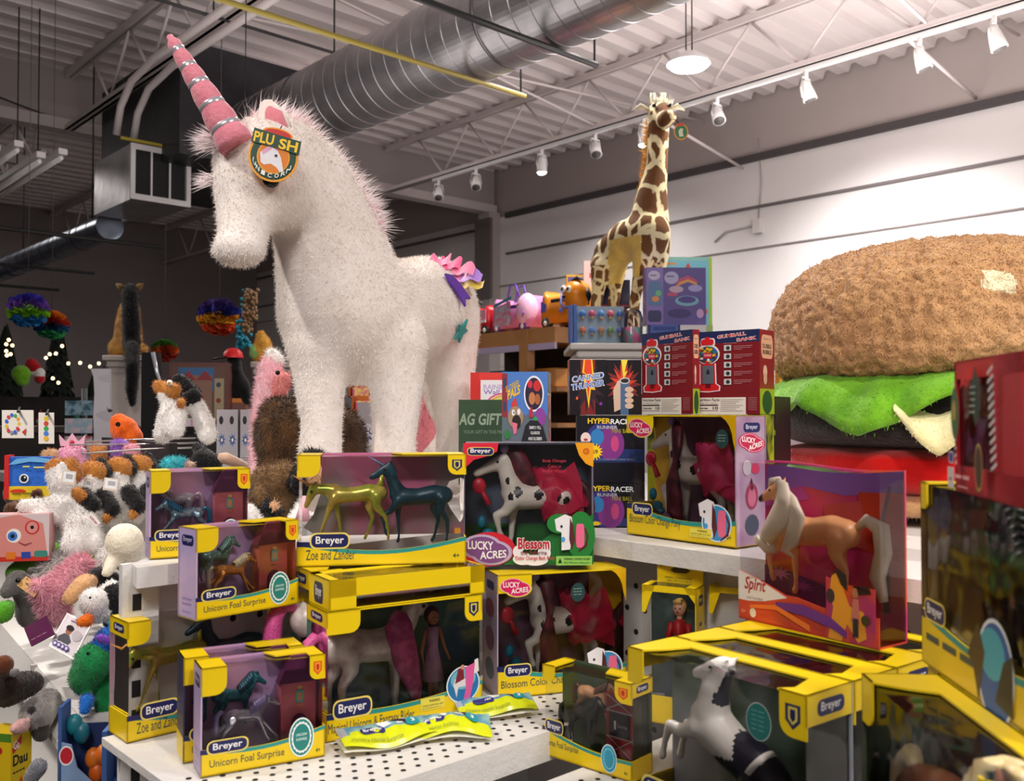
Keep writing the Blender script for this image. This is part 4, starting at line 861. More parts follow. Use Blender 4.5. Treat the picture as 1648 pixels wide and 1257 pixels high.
A5 = onz(525, 1195, ZS); B5 = onz(776, 1145, ZS)
def rider_box(A, B, h, label, full=True):
    t, w_ = hbox(A, B, h, .088, label, 'unicorn_rider_box', ('#54765e', '#40607a'), (.21, .27, .05), (.20, .18, .12, .22), 'Magical Unicorn & Fantasy Rider', (.01, .035, .54, .135), (.045, .165, .265, .295), 'clear', 'clear',
                 WARN(.58, .10, .74, .20) + rider_badge(.865, .26, .115, .155), 'unicorn and rider boxes', floor=('#54803c', '#3c6440'), top='full' if full else 'bars')
    me = horse_mesh('stand', 1, 1, .9, (UNIW,), None, 'u'); put_horse(t, w_ * .33, .045, h * .08, h * .92, me, math.pi, None, PINKM, horn=M('#c8a050', .4), name='unicorn_figure', label='pearly white unicorn with long pink mane')
    mb = MB(); mb.tube([(w_ * .50, .028, h * .90), (w_ * .47, .02, h * .8), (w_ * .52, .018, h * .5), (w_ * .58, .018, h * .25), (w_ * .585, .016, h * .18), (w_ * .59, .018, h * .07)], [.012, .024, .022, .012, .007, .012], PINKM, 14, flat=.5, up=(0, 1, 0)); mb.build('long_mane', t)
    mb = MB(); SK = M('#b87a5a', .5); x = w_ * .70
    mb.tube([(x, .03, h * .12), (x, .03, h * .42)], [.004, .006], SK, 8); mb.tube([(x + .01, .03, h * .12), (x + .01, .03, h * .42)], [.004, .006], SK, 8); mb.ell((x + .004, .028, h * .82), (.010, .009, .012), SK, 12, 8)
    mb.tube([(x - .008, .03, h * .72), (x - .018, .026, h * .55), (x - .014, .024, h * .40)], [.0035, .003, .0025], SK, 6); mb.tube([(x + .016, .03, h * .72), (x + .026, .028, h * .55), (x + .034, .026, h * .45)], [.0035, .003, .0025], SK, 6)
    dl = mb.build('rider_doll', t); mb = MB()
    for s in (-1, 1): mb.ell((x + .004 + s * .0035, .0195, h * .825), (.0015, .001, .0013), BLK, 6, 5)
    mb.build('eye', dl); mb = MB(); mb.ell((x + .004, .0195, h * .795), (.0025, .001, .0008), M('#a03840', .5), 6, 5); mb.build('mouth', dl); mb = MB(); mb.tube([(x + .004, .03, h * .74), (x + .004, .03, h * .58), (x + .004, .03, h * .30)], [.011, .009, .020], M('#c79ab8', .5, 0, 'print', '#b884a8', 60.0), 12); mb.build('dress', dl)
    mb = MB(); mb.ell((x + .004, .034, h * .84), (.014, .010, .015), M('#3c1c14', .5), 12, 8); mb.tube([(x + .008, .037, h * .84), (x + .014, .038, h * .6)], [.011, .006], M('#3c1c14', .5), 8); mb.build('hair', dl)
    return t, w_
rider_box(A5, B5, .196, 'unicorn and rider box with the long pink mane, front of the lower shelf')
n5 = Vector((-(B5 - A5).y, (B5 - A5).x, 0)).normalized(); sh5 = n5 * .094 + (B5 - A5).normalized() * .008
rider_box(A5 + sh5, B5 + sh5, .244, 'taller yellow unicorn box standing behind the pink maned unicorn box', False)
# flat lying box on top of it
Ab = A5 + Vector((0, 0, .197)); L5 = (B5 - A5).normalized(); Ab += L5 * .004; t = thing('lying_horse_box', 'flat lying yellow window box, between the two foals box and the unicorn rider box', 'toy box', Ab, math.atan2(L5.y, L5.x))
wl = .276; hl_ = .047; mb = MB(); mb.box(0, wl, 0, .0025, hl_ * .42, hl_, YEL); mb.box(0, wl * .16, 0, .0025, 0, hl_, YEL); mb.box(wl * .9, wl, 0, .0025, 0, hl_, YEL); mb.box(0, .0025, 0, .088, 0, hl_, YEL); mb.box(wl - .0025, wl, 0, .088, 0, hl_, YEL); mb.box(0, wl, 0, .088, 0, .002, YEL)
mb.box(0, wl * .06, 0, .088, hl_ - .002, hl_, YEL); mb.box(0, wl, .07, .088, hl_ - .002, hl_, YEL)
art(mb, [('rr', .25, .12, .7, .82, NAVY), ('text', 'Breyer', .33, .25, .62, .7, WHITE, .01)], fr_left(.088, hl_)); mb.build('carton', t)
mb = MB(); mb.box(.003, wl - .003, .003, .085, hl_ * .3, hl_ * .34, M('#8fa890', .5, 0, 'print', '#b8808c', 12.0)); mb.build('backdrop', t)
mb = MB(); mb.quad((0, .003, hl_ - .001), (wl, .003, hl_ - .001), (wl, .085, hl_ - .001), (0, .085, hl_ - .001), FILM); mb.quad((0, .003, 0), (wl, .003, 0), (wl, .003, hl_), (0, .003, hl_), FILM); mb.build('window', t)
# ---------- spotted ponies
def lucky(x0, y0, x1, y1, c='#d01c58', oc=YEL, rd=False):
    cx, cy, rx, ry = (x0 + x1) / 2, (y0 + y1) / 2, (x1 - x0) / 2, (y1 - y0) / 2
    P = lambda k: [('ell', cx - rx * .22, cy + ry * .2, rx * .78 * k, ry * .80 * k), ('ell', cx + rx * .2, cy - ry * .2, rx * .80 * k, ry * .80 * k)]
    o = []
    for k, cc in ((1.12, oc), (1.0, '#e8b8d0' if not rd else '#c8b8d0'), (.93, c)):
        for e in P(k): o.append(e + (cc,))
    return o + [('text', 'LUCKY', cx - rx * .80, cy + ry * .02, cx + rx * .28, cy + ry * .62, WHITE, .02, -.05), ('text', 'ACRES', cx - rx * .28, cy - ry * .62, cx + rx * .84, cy - ry * .06, WHITE, .02, .08)]
def blossom_badge(x, y, r, ry):
    return [('ell', x + r * .15, y, r * .95, ry, '#dfe6ea'), ('ell', x + r * .15, y, r * .88, ry * .93, '#2f8fc0'), ('poly', [(x - r * .9, y + ry * .3), (x - r, y + ry * .95), (x - r * .4, y + ry * 1.25), (x, y + ry * 1.1), (x + r * .1, y + ry * .2), (x - r * .1, y - ry * .8), (x - r * .6, y - ry * .85), (x - r * .6, y + ry * .2)], '#e9e4e6'),
            ('poly', [(x - r * .1, y + ry * 1.05), (x + r * .1, y + ry * .6), (x + r * .2, y - ry * .3), (x, y - ry * .85), (x - r * .15, y - ry * .2)], '#5a2028'), ('rr', x + r * .25, y - ry * .7, x + r * .75, y + ry * .7, '#e8688c'),
            ('fan', [(x + r * .8, y + ry * .5), (x + r, y), (x + r * .9, y - ry * .6), (x + r * .4, y - ry * .95)], [(x + r * .72, y + ry * .45), (x + r * .9, y), (x + r * .8, y - ry * .5), (x + r * .4, y - ry * .85)], '#5a1c28'), ('ell', x - r * .6, y + ry * .55, r * .07, ry * .08, '#201820'), ('ell', x - r * .5, y - ry * .2, r * .12, ry * .14, '#4aa0d8')]
def pony_inside(t, w_, h, d, side_mane=True, skirt_c='#e0204e'):
    me = blossom(); o = put_horse(t, w_ * .57, d * .50, h * .12, h * .72, me, 0, None, M('#5a1c28', .5, 0, 'print', '#2c1014', 60.0), pose='pony', label='white pony with black spots'); X = w_ * .36
    mb = MB(); x0 = w_ * .57 - .34 * h * .72; 
    if side_mane: mb.tube([(x0, d * .42, h * .92), (x0 + .014, d * .30, h * .88), (x0 + .018, d * .22, h * .72), (x0 + .016, d * .2, h * .62), (x0 + .012, d * .18, h * .45), (x0 + .016, d * .18, h * .22), (x0 + .03, d * .2, h * .12)], [.010, .014, .010, .006, .016, .018, .006], MAROON, 12, flat=.55, up=(0, 1, 0))
    else: mb.tube([(x0, d * .42, h * .93), (x0 + .016, d * .42, h * .90), (x0 + .03, d * .40, h * .76), (x0 + .05, d * .38, h * .62), (x0 + .085, d * .36, h * .56)], [.010, .018, .018, .014, .006], MAROON, 12, flat=.6, up=(0, 1, 0))
    mb.build('pony_mane', t)
    mb = MB(); mb.ell((x0 - .006, d * .38, h * .95), (.009, .008, .009), M('#b49ad0', .5), 10, 6); mb.build('flower', t)
    # tulle skirt
    mb = MB(); TU = M(skirt_c, .6, 0, 'tulle'); c = Vector((w_ * .72, d * .5, h * .58)); n = 34; vs = []; K = 6
    for i in range(n):
        a = math.pi * 2 * i / n
        for k in range(K):
            q = k / (K - 1); r = .026 + .020 * q; x = c.x - .02 + q * .012 + math.cos(a) * r * 1.0 + .03 * q; y = c.y + math.sin(a) * min(r, d * .44); z = c.z + .045 - q * h * .44 * (1 - .35 * (math.cos(a) * .5 + .5)) + .003 * math.sin(a * 9 + q * 5)
            vs.append((min(x, w_ - .006), y, max(z, .008)))
    mb.add(vs, [(i * K + k, ((i + 1) % n) * K + k, ((i + 1) % n) * K + k + 1, i * K + k + 1) for i in range(n) for k in range(K - 1)], TU, True)
    mb.prism([(w_ * .58, d * .2, h * .60), (w_ * .86, d * .2, h * .84), (w_ * .92, d * .2, h * .66), (w_ * .94, d * .2, h * .32), (w_ * .64, d * .2, h * .46)], (0, .004, 0), TU); mb.build('tulle_skirt', t)
    for nm, cc, x, z in (('hair_brush', '#d8203c', w_ * .12, h * .58), ('water_bottle', '#1f8fb0', w_ * .14, h * .30)):
        mb = MB(); m = M(cc, .4)
        if nm == 'hair_brush': mb.ell((x, d * .4, z + .012), (.013, .006, .015), m, 12, 8); mb.tube([(x + .005, d * .4, z + .004), (x + .018, d * .4, z - .022)], [.004, .006], m, 8)
        else: mb.ell((x, d * .4, z + .008), (.008, .007, .012), m, 10, 7); mb.ell((x + .012, d * .4, z - .014), (.012, .008, .010), m, 12, 8); mb.tube([(x + .014, d * .4, z - .018), (x + .024, d * .4, z - .026)], [.006, .005], m, 8)
        mb.build(nm, t)
LAVR = ('#8f6a8c', '#a890a4', [('rr', .25, .87, .80, .945, NAVY), ('text', 'Breyer', .33, .885, .72, .93, '#c8c4d8', .01)] + lucky(.12, .72, .92, .86, '#b82048', '#b82048') + [('ell', .35, .60, .14, .06, '#b8b0b4'), ('ell', .62, .59, .14, .04, '#c03058'), ('ell', .5, .38, .2, .10, '#9a3050'), ('ell', .5, .37, .13, .07, '#c06a84'), ('ell', .5, .16, .22, .08, '#3a4a5c')])
SEAL = [('ell', .86, .0, .0, .0, '#2a4a48')]
def lucky_box(A, B, h, label, title, tr, side='right', badge=True):
    L_ = 'clear' if side == 'right' else ('#9a8ca8', '#b4a0ac', [('ell', .5, .7, .3, .08, '#8a3050'), ('ell', .5, .45, .3, .10, '#7a3858'), ('ell', .5, .2, .3, .09, '#4a5a6c'), ('rr', .3, .86, .8, .93, NAVY)])
    R_ = LAVR if side == 'right' else 'clear'
    it = lucky(.02, .82, .25, .97) + (blossom_badge(.82, .17, .135, .145) if badge else []) + WARN(.61, .045, .80, .115)
    t, w_ = hbox(A, B, h, .088, label, 'pony_box', ('#6a2c48', '#8a6a80'), (.26, .20, .07), (.26, .15, .0, .0), title, tr, (.06, .17, .25, .26), L_, R_, it, 'spotted pony boxes', floor=('#4a3040', '#5a4050'), top='full')
    mb = MB(); cv = [(1, 1), (.84, 1)] + [(.84 + .14 * math.sin(q * .3), 1 - .22 * (1 - math.cos(q * .3))) for q in range(1, 6)] + [(1, .72)]
    mb.prism([(x * w_, -.0002, y * h) for x, y in cv], (0, .0022, 0), YELD); mb.box(w_ * (.0 if side == 'right' else .84), w_ * (.18 if side == 'right' else 1), .08, .083, h * .2, h * .98, YELD); mb.build('corner_flap', t)
    mb = MB(); art(mb, [('ell', 0, 0, 1, 1, '#22403e'), ('lines', 3, -.6, .3, .6, .45, '#8fa8a0', 0), ('lines', 3, -.6, .0, .6, .15, '#8fa8a0', 0), ('lines', 2, -.6, -.3, .6, -.15, '#8fa8a0', 0)], lambda s, q, e: (w_ * (.88 if side == 'right' else .62) + s * .014, .0025 - e, h * .82 + q * .017)); mb.build('round_sticker', t)
    pony_inside(t, w_, h, .088, True, '#f23878' if side == 'right' else '#e0204e'); return t
lucky_box(onz(1009, 858, ZT + .001), onz(1185, 882, ZT + .001), .230, 'spotted pony box on the gondola top beside the gumball boxes', 'Blossom Color Change Pony', (.03, .08, .52, .17), 'right')
lucky_box(onz(800, 1125, ZS), onz(1008, 1104, ZS), .215, 'spotted pony box on the lower shelf under the ballerina pony box', 'Blossom Color Change Pony', (.03, .06, .72, .14), 'left')
# ballerina
A2 = onz(744, 909, 1.326); A2 = Vector((-.0885, 1.695, 1.3255)); B2 = Vector((.148, 1.700, 1.3255)); h = .2205
bal = [('poly', [(0, 0), (1, 0), (1, .42), (.86, .30), (.66, .24), (.5, .12), (.30, .10), (0, .10)], '#1d6a2c'), ('poly', [(0, 1), (.27, 1), (.26, .93), (.18, .89), (.08, .86), (.02, .80), (0, .80)], '#d01c38')] + \
      [('rr', .03, .895, .235, .965, '#e9d36a'), ('rr', .035, .90, .23, .96, NAVY), ('text', 'Breyer', .055, .908, .212, .955, WHITE, .012)] + \
      [('poly', [(.86, 1), (1, 1), (1, .80), (.94, .83), (.89, .90)], '#e89a10'), ('ell', .945, .93, .025, .027, '#c86010'), ('text', '3+', .932, .92, .958, .94, '#f0b020', .01)] + \
      [('text', 'Body Changes', .61, .835, .79, .865, '#b02c3c', .01), ('text', 'Color in', .65, .795, .75, .82, '#b02c3c', .01), ('text', 'Warm Water!', .60, .755, .79, .785, '#b02c3c', .01)] + \
      [('ell', .20, .13, .20, .14, '#c81c30'), ('ell', .12, .10, .17, .12, '#c81c30')] + lucky(.0, .01, .36, .24, '#7a4880', '#b8a0c4', True) + \
      [('ell', .46, .05, .08, .05, '#e8e4e6'), ('ell', .55, .04, .1, .045, '#e8e4e6'), ('ell', .62, .10, .05, .06, '#e8e4e6'), ('ell', .42, .11, .04, .05, '#e8e4e6')] + \
      [('text', 'Blossom', .412, .125, .668, .225, '#f0eaea', .07), ('text', 'Blossom', .42, .13, .66, .22, '#b81428', .03), ('text', 'the Ballerina', .44, .085, .64, .12, '#7a1c2c', .01), ('text', 'Color Change Bath Pony', .40, .035, .70, .075, '#c8283c', .01)] + \
      [('ell', .90, .24, .11, .20, '#1f7a30'), ('ell', .73, .34, .09, .08, '#1f7a30')] + blossom_badge(.83, .24, .13, .14)[2:] + \
      [('rect', .71, .0, .985, .075, '#8fc85a'), ('text', 'WARNING: CHOKING HAZARD', .77, .042, .97, .062, '#1c3010', .02), ('text', 'SMALL PARTS Not for children under 3', .77, .014, .97, .03, '#1c3010', 0), ('poly', [(.725, .02), (.755, .02), (.74, .06)], '#1c3010')]
rzb = math.atan2(B2.y - A2.y, B2.x - A2.x); wb = (B2 - A2).length
t = thing('ballerina_pony_box', 'spotted pony box with red corner above the lower spotted pony box', 'toy box', A2, rzb)
mb = MB(); mb.box(0, wb, 0, .08, 0, .003, M('#1d6a2c', .4)); mb.box(0, wb, 0, .08, h - .003, h, M('#2a2a38', .4)); mb.box(0, .003, 0, .08, 0, h, M('#6a6474', .4)); mb.box(wb - .003, wb, 0, .08, 0, h, M('#6a6474', .4)); mb.build('carton', t)
mb = MB(); art(mb, bal, fr_front(wb, h), .00025); mb.build('front_print', t)
mb = MB(); mb.box(.003, wb - .003, .075, .079, .003, h - .003, M('#5c6478', .5, 0, 'print', '#4a5064', 4.0)); mb.box(.003, wb - .003, .070, .075, .003, h * .30, M('#2c7a34', .5, 0, 'print', '#1f5a28', 14.0)); mb.build('backdrop', t)
mb = MB(); mb.quad((.001, .001, .001), (wb - .001, .001, .001), (wb - .001, .001, h - .001), (.001, .001, h - .001), FILM); mb.build('window', t)
pony_inside(t, wb, h, .075, False, '#e01850')
# ---------- big horse boxes, right row
A11 = Vector((.154, 1.25, ZR)); B11 = Vector((.323, 1.03, ZR)); d11 = (B11 - A11).normalized(); n11 = Vector((-d11.y, d11.x, 0))
lbl = ['large box with the black and white rearing horse, front of the row at lower right', 'second large horse box directly behind the rearing horse box', 'third large horse box in the row, under the golden horse package', 'fourth large horse box, rearmost of the row']
PB = M('#e9e2dc', .4); DKB = M('#1c1a2c', .35)
for k in range(4):
    o_ = n11 * (.0925 * k)
    t, w_ = hbox(A11 + o_, B11 + o_, .23, .09, lbl[k], 'large_horse_box', ('#5c7060', '#a8aab8') if k == 0 else ('#2c3c34', '#50505c'), (.22, .24, .05), (.10, .20, .13, .22), None, (.10, .04, .3, .10), (.10, .18, .37, .30), 'clear', 'clear', (), 'large horse boxes', floor=('#3f5a38', '#2c4430'), top='bars')
    if k == 0:
        me = horse_mesh('rear', 1.0, 1, .95, (PB, DKB), lambda c: 1 if (c.x > .02 + .07 * math.sin(c.z * 22) and not (.2 < c.x < .26 and .66 < c.z)) or (c.z > .8 and c.x > -.26 - .1 * (c.z - .8)) else 0, 'pinto')
        put_horse(t, w_ * .31, .045, .030, .182, me, 0, None, BLK, pose='rear', tilt=math.radians(30), name='horse_figure', label='black and white rearing horse')
        mb = MB(); art(mb, [('ell', 0, 0, 1.04, 1.04, '#c8d0cc'), ('ell', 0, 0, 1, 1, '#1f6a64')] + [('lines', 2, -.6, .5 - .25 * i, .6, .62 - .25 * i, '#5aa098', 0) for i in range(5)], lambda s, q, e: (w_ * .76 + s * .017, .0025 - e, .184 + q * .021)); mb.build('round_sticker', t)
    else:
        me = horse_mesh('stand', 1, 1, .95, (M(['', '#5a3a28', '#8a8078', '#2c2420'][k], .4),), None, 'b%d' % k); put_horse(t, w_ * .5, .045, .03, .16, me, 0, BLK, BLK, name='horse_figure')
# horse surprise box
A10 = onz(873, 1213, ZR); B10 = onz(1017, 1259, ZR)
t, w_ = hbox(A10, B10, .142, .055, 'brown foal surprise box with red barn print, left of the rearing horse box', 'foal_surprise_box', ('#4c5a2c', '#2c4436'), (.32, .20, .06), (.14, .18, .18, .22), 'Horse Foal Surprise', (.04, .10, .42, .19), (.04, .27, .24, .40), 'clear', 'clear', [('ell', .76, .17, .085, .15, '#e0ecee'), ('ell', .76, .17, .078, .138, '#2a96b4'), ('ell', .76, .17, .06, .11, '#8ad0e0'), ('ell', .76, .17, .052, .098, '#2a96b4')], None, crest_red=True, floor=('#5a8034', '#3f6a2c'))
art_ = [('rect', 0, 0, 1, 1, '#a81c28'), ('poly', [(0, .0), (.06, 0), (1, .3), (.94, .3)], '#c8b8b4'), ('poly', [(.94, 0), (1, 0), (.06, .3), (0, .3)], '#c8b8b4'), ('rect', .1, .30, .9, .70, '#241c24'), ('text', '1', .3, .42, .38, .56, WHITE, .02), ('text', 'Surprise', .44, .45, .80, .52, '#c8b8b4', 0), ('poly', [(0, .72), (.06, .72), (1, .95), (.94, .98)], '#c8b8b4'), ('poly', [(.94, .72), (1, .72), (.06, .97), (0, .95)], '#c8b8b4'), ('rect', 0, .29, 1, .31, '#c8b8b4'), ('rect', 0, .70, 1, .72, '#c8b8b4')]
printed(t, 'barn_card', w_ * .28, .142 * .66, .012, art_, M('#a81c28', .5), w_ * .68, .142 * .18)
me = horse_mesh('stand', .95, 1, 1, (M('#2c2420', .4),), None, 'dk'); put_horse(t, w_ * .38, .02, .03, .07, me, math.pi, BLK, BLK, mlen=.05, name='foal_figure')
me = horse_mesh('run', .95, 1, 1, (M('#c08a60', .4),), None, 'tan'); put_horse(t, w_ * .42, .04, .06, .065, me, math.pi, M('#5a3020', .4), M('#5a3020', .4), pose='run', mlen=.05, name='foal_figure')
# rider dolls with hang tabs
for i, (x, y, lb) in enumerate(((.229, 1.652, 'yellow doll box with a blond rider in red behind the rearing horse box'), (.345, 1.640, 'yellow doll box standing right behind the blond rider box'))):
    t = thing('rider_doll_box', lb, 'toy box', (x, y, ZR), math.radians(-28), 'doll boxes'); w_, d, h = .098, .05, .238; mb = MB()
    mb.box(0, w_, 0, d, 0, .002, YEL); mb.box(0, w_, d - .002, d, 0, h, YEL); mb.box(w_ - .002, w_, 0, d, 0, h, YEL); mb.box(0, .002, 0, d, 0, h * .3, YEL); mb.box(0, w_, 0, .002, 0, h * .2, YEL)
    mb.prism([(0, 0, h), (0, 0, h * .93), (w_ * .18, 0, h)], (0, .002, 0), YEL); mb.prism([(w_, 0, h), (w_ * .78, 0, h), (w_, 0, h * .88)], (0, .002, 0), YEL); mb.box(w_ * .8, w_, 0, d, h - .002, h, YEL); mb.box(0, w_ * .1, 0, d, h - .002, h, YEL); mb.box(0, w_, 0, .002, h * .955, h, YEL); mb.prism([(0, 0, h * .8), (.006, 0, h * .8), (w_ * .24, 0, h), (0, 0, h)], (0, .002, 0), YEL)
    art(mb, [('rr', .3, .86, .8, .94, NAVY), ('text', 'Breyer', .36, .88, .74, .925, '#d8d0a0', .01), ('lines', 1, .35, .70, .75, .76, '#3a5a4a', 0)], fr_right(w_, d, h))
    mb.build('carton', t)
    mb = MB(); P = [(.012, 0), (w_ - .002, 0), (w_ - .002, .034), (w_ - .008, .040), (.018, .040), (.012, .034)]; mb.prism([(x_, d, h + z_) for x_, z_ in P], (0, -.002, 0), YEL)
    art(mb, [('poly', [(.036, .022), (.044, .017), (.066, .017), (.074, .022), (.066, .027), (.056, .034), (.044, .027)], '#4a3c10'), ('text', 'WARNING: CHOKING HAZARD', .026, .006, .076, .010, '#5a4a10', .01), ('text', 'SMALL PARTS Not under 3', .03, .001, .074, .0045, '#5a4a10', 0), ('text', 'Ages 4+', .016, .026, .028, .032, '#5a4a10', 0)], lambda s, q, e: (s, d - .002 - e, h + q)); mb.build('hang_tab', t)
    mb = MB(); mb.box(.002, w_ - .004, d - .006, d - .003, 0, h - .002, M('#2c3c3a', .5, 0, 'print', '#4a5c64', 12.0)); mb.build('backdrop', t)
    mb = MB(); mb.quad((.001, .001, 0), (w_, .001, 0), (w_, .001, h), (.001, .001, h), FILM); mb.quad((.001, .001, h - .001), (w_, .001, h - .001), (w_, d, h - .001), (.001, d, h - .001), FILM); mb.build('window', t)
    mb = MB(); xx = w_ * .62; SK = M('#e0a888', .5); mb.ell((xx, .024, h * .83), (.011, .011, .0145), SK, 16, 12); mb.tube([(xx, .024, h * .79), (xx, .024, h * .73)], .005, SK, 8); mb.ell((xx, .0125, h * .828), (.0016, .002, .0022), SK, 8, 6)
    mb.tube([(xx - .006, .024, h * .45), (xx - .005, .024, h * .15)], [.008, .005], M('#d8d0c0', .5), 8); mb.tube([(xx + .006, .024, h * .45), (xx + .005, .024, h * .15)], [.008, .005], M('#d8d0c0', .5), 8); dl = mb.build('rider_doll', t)
    mb = MB(); mb.tube([(xx, .024, h * .755), (xx, .024, h * .72), (xx, .024, h * .60), (xx, .024, h * .42)], [.007, .017, .015, .017], M('#b01820', .5), 14, flat=.7); mb.tube([(xx - .014, .024, h * .72), (xx - .024, .022, h * .55)], [.006, .005], M('#b01820', .5), 8); mb.tube([(xx + .014, .024, h * .72), (xx + .022, .022, h * .55)], [.006, .005], M('#b01820', .5), 8); mb.build('jacket', dl)
    mb = MB(); mb.ell((xx, .027, h * .85), (.0125, .011, .013), M('#d8b060', .5), 14, 9); mb.tube([(xx - .008, .018, h * .875), (xx + .006, .016, h * .885)], [.004, .004], M('#d8b060', .5), 8); mb.build('hair', dl)
    for s in (-1, 1):
        mb = MB(); mb.ell((xx + s * .0042, .0134, h * .836), (.0016, .001, .0014), BLK, 8, 6); mb.build('eye', dl)
    mb = MB(); mb.ell((xx, .0132, h * .808), (.003, .001, .0009), M('#b03a40', .5), 8, 5); mb.build('mouth', dl)
# ---------- golden horse blister package
As = onz(1189, 993, 1.2915); Bs = onz(1415, 1045, 1.2915); ds = (Bs - As).normalized(); ws_ = (Bs - As).length; hs = .232
t = thing('golden_horse_package', 'sunset coloured blister package with a golden horse, standing on the yellow box row', 'toy package', As, math.atan2(ds.y, ds.x))
mb = MB(); wave = [(i / 12, 1 - .0 + .016 * math.sin(i / 12 * 5.2 + .9)) for i in range(13)]
bk = [(0, 0), (1.0, 0)] + list(reversed(wave)); MG = M('#c83478', .4, 0, 'print', '#d8583c', 9.0)
mb.prism([(x * ws_, .062, y * hs) for x, y in bk], (0, .003, 0), MG)
fnb = lambda s, q, e: (s * ws_, .062 - e, q * hs)
art(mb, [('poly', [(.02, .98), (.0, .80), (.3, .86), (.6, .82), (.99, .86), (.99, .99), (.7, .965), (.4, .995), (.2, 1.005)], '#8c60b8'), ('poly', [(.0, .80), (.3, .86), (.35, .78), (0, .7)], '#b8509c'), ('poly', [(.72, .5), (.70, .85), (.99, .86), (.99, .45)], '#c83a1c'), ('poly', [(.5, .55), (.45, .75), (.72, .8), (.76, .5)], '#c04a48'), ('fan', [(.86, .15), (.87, .45), (.85, .7), (.9, .9)], [(.90, .15), (.905, .45), (.875, .7), (.92, .9)], '#5a1030'),
          ('poly', [(0, .10), (0, .32), (.2, .30), (.45, .25), (.6, .2), (.6, .1)], '#6a2060'), ('star', .12, .28, .10, .05, 9, .4, '#c878b0', 0), ('star', .3, .22, .10, .04, 9, .4, '#a04890', 0)], fnb, .0003)
mb.build('back_card', t)
mb = MB(); P = [(0, 0), (1, 0), (1, .17)] + [(.62, .17), (.45, .20), (.36, .20), (.16, .27), (0, .31)]
mb.prism([(x * ws_, 0, y * hs) for x, y in P], (0, .002, 0), M('#d8502c', .4, 0, 'print', '#b83a30', 9.0)); mb.box(0, ws_, 0, .064, -.001, .0015, M('#c8402c', .4))
art(mb, [('poly', [(0, .12), (.0, .31), (.16, .27), (.38, .185), (.2, .135), (.08, .12)], '#e4dcd8'), ('text', 'Spirit', .05, .17, .22, .275, '#b02c30', .02, .0, .25), ('text', 'UNTAMED', .07, .135, .20, .15, '#8a6a70', .0), ('text', 'DREAMWORKS', .09, .27, .18, .28, '#b05c50', 0), ('ell', .12, .05, .025, .03, '#e8d8c8'), ('text', '3+', .03, .04, .06, .06, '#f0d0b0', 0),
          ('fan', [(.3, .15), (.5, .165), (.7, .12), (.8, .06)], [(.3, .11), (.5, .10), (.7, .06), (.8, .02)], '#6a3080'), ('fan', [(.1, .10), (.3, .13), (.55, .05)], [(.1, .08), (.3, .10), (.55, .01)], '#e8742c')], fr_front(ws_, hs), .0003)
mb.prism([(.66 * ws_, -.001, 0), (.98 * ws_, -.001, 0), (.98 * ws_, -.001, .33 * hs), (.80 * ws_, -.001, .33 * hs), (.66 * ws_, -.001, .36 * hs)], (0, .001, 0), M('#c8481c', .4, 0, 'print', '#a02c60', 14.0))
f3 = lambda s, q, e: ((.62 + s * .36) * ws_, -.001 - e, q * hs * .42)
art(mb, [('poly', [(.15, .0), (.25, .45), (.18, .62), (.22, .88), (.35, .95), (.45, .70), (.55, .50), (.8, .45), (.85, .1), (.7, .02), (.5, .25), (.4, .0)], '#d8902c'), ('ell', .20, .60, .08, .10, '#3a2c34'), ('poly', [(.2, .9), (.35, 1.0), (.5, .92), (.52, .7), (.4, .78), (.3, .95)], '#2c1c20'), ('poly', [(.58, .3), (.62, .62), (.72, .62), (.74, .3)], '#b86a5c'), ('ell', .66, .70, .06, .07, '#a86a4a'), ('poly', [(.6, .78), (.9, .82), (.95, .72), (.72, .68), (.68, .80)], '#2c1418'), ('rect', .62, .1, .72, .35, '#2c2430'), ('ell', .85, .35, .08, .07, '#3c3420')], f3, .0003)
mb.build('front_card', t)
mb = MB(); n = 12; top = [(i / n * ws_, hs * (wave[i][1] - .006)) for i in range(n + 1)]
mb.add([(x, 0.004, z) for x, z in top] + [(x, .061, z) for x, z in top], [(i, i + 1, n + 2 + i, n + 1 + i) for i in range(n)], BLIST, True)
mb.add([(x, .004, .002) for x, z in top] + [(x, .004, z) for x, z in top], [(i, i + 1, n + 2 + i, n + 1 + i) for i in range(n)], BLIST, True)
mb.quad((0, .004, .002), (0, .061, .002), (0, .061, top[0][1]), (0, .004, top[0][1]), BLIST); mb.quad((ws_, .004, .002), (ws_, .061, .002), (ws_, .061, top[-1][1]), (ws_, .004, top[-1][1]), BLIST); mb.build('blister', t)
GOLD = M('#f0ac70', .35); IVO = M('#e9dcc0', .4); NOSE = M('#3a3438', .4)
me = horse_mesh('foal', .92, .95, .9, (GOLD, NOSE), lambda c: 1 if c.x < -.57 and c.z > .6 else 0, 'gold')
Hh = .158; o = link('horse_figure', me, t, (ws_ * .47, .034, .042), None); o.scale = (Hh, Hh * .9, Hh); o['label'] = 'golden horse with ivory mane'
mb = MB(); mb.tube([(-.40, -.02, 1.05), (-.30, -.07, 1.0), (-.26, -.10, .86), (-.30, -.12, .70), (-.44, -.14, .52), (-.52, -.13, .52)], [.03, .07, .10, .12, .09, .02], IVO, 14, flat=.55, up=(0, 1, 0))
mb.tube([(-.36, -.04, 1.0), (-.20, -.08, .86), (-.10, -.12, .72), (-.14, -.15, .52), (-.22, -.15, .42), (-.12, -.15, .37)], [.05, .08, .09, .08, .05, .01], IVO, 14, flat=.55, up=(0, 1, 0)); mb.tube([(-.38, 0, 1.06), (-.48, 0, 1.04), (-.51, 0, .97)], [.03, .035, .01], IVO, 8); mb.build('mane', o)
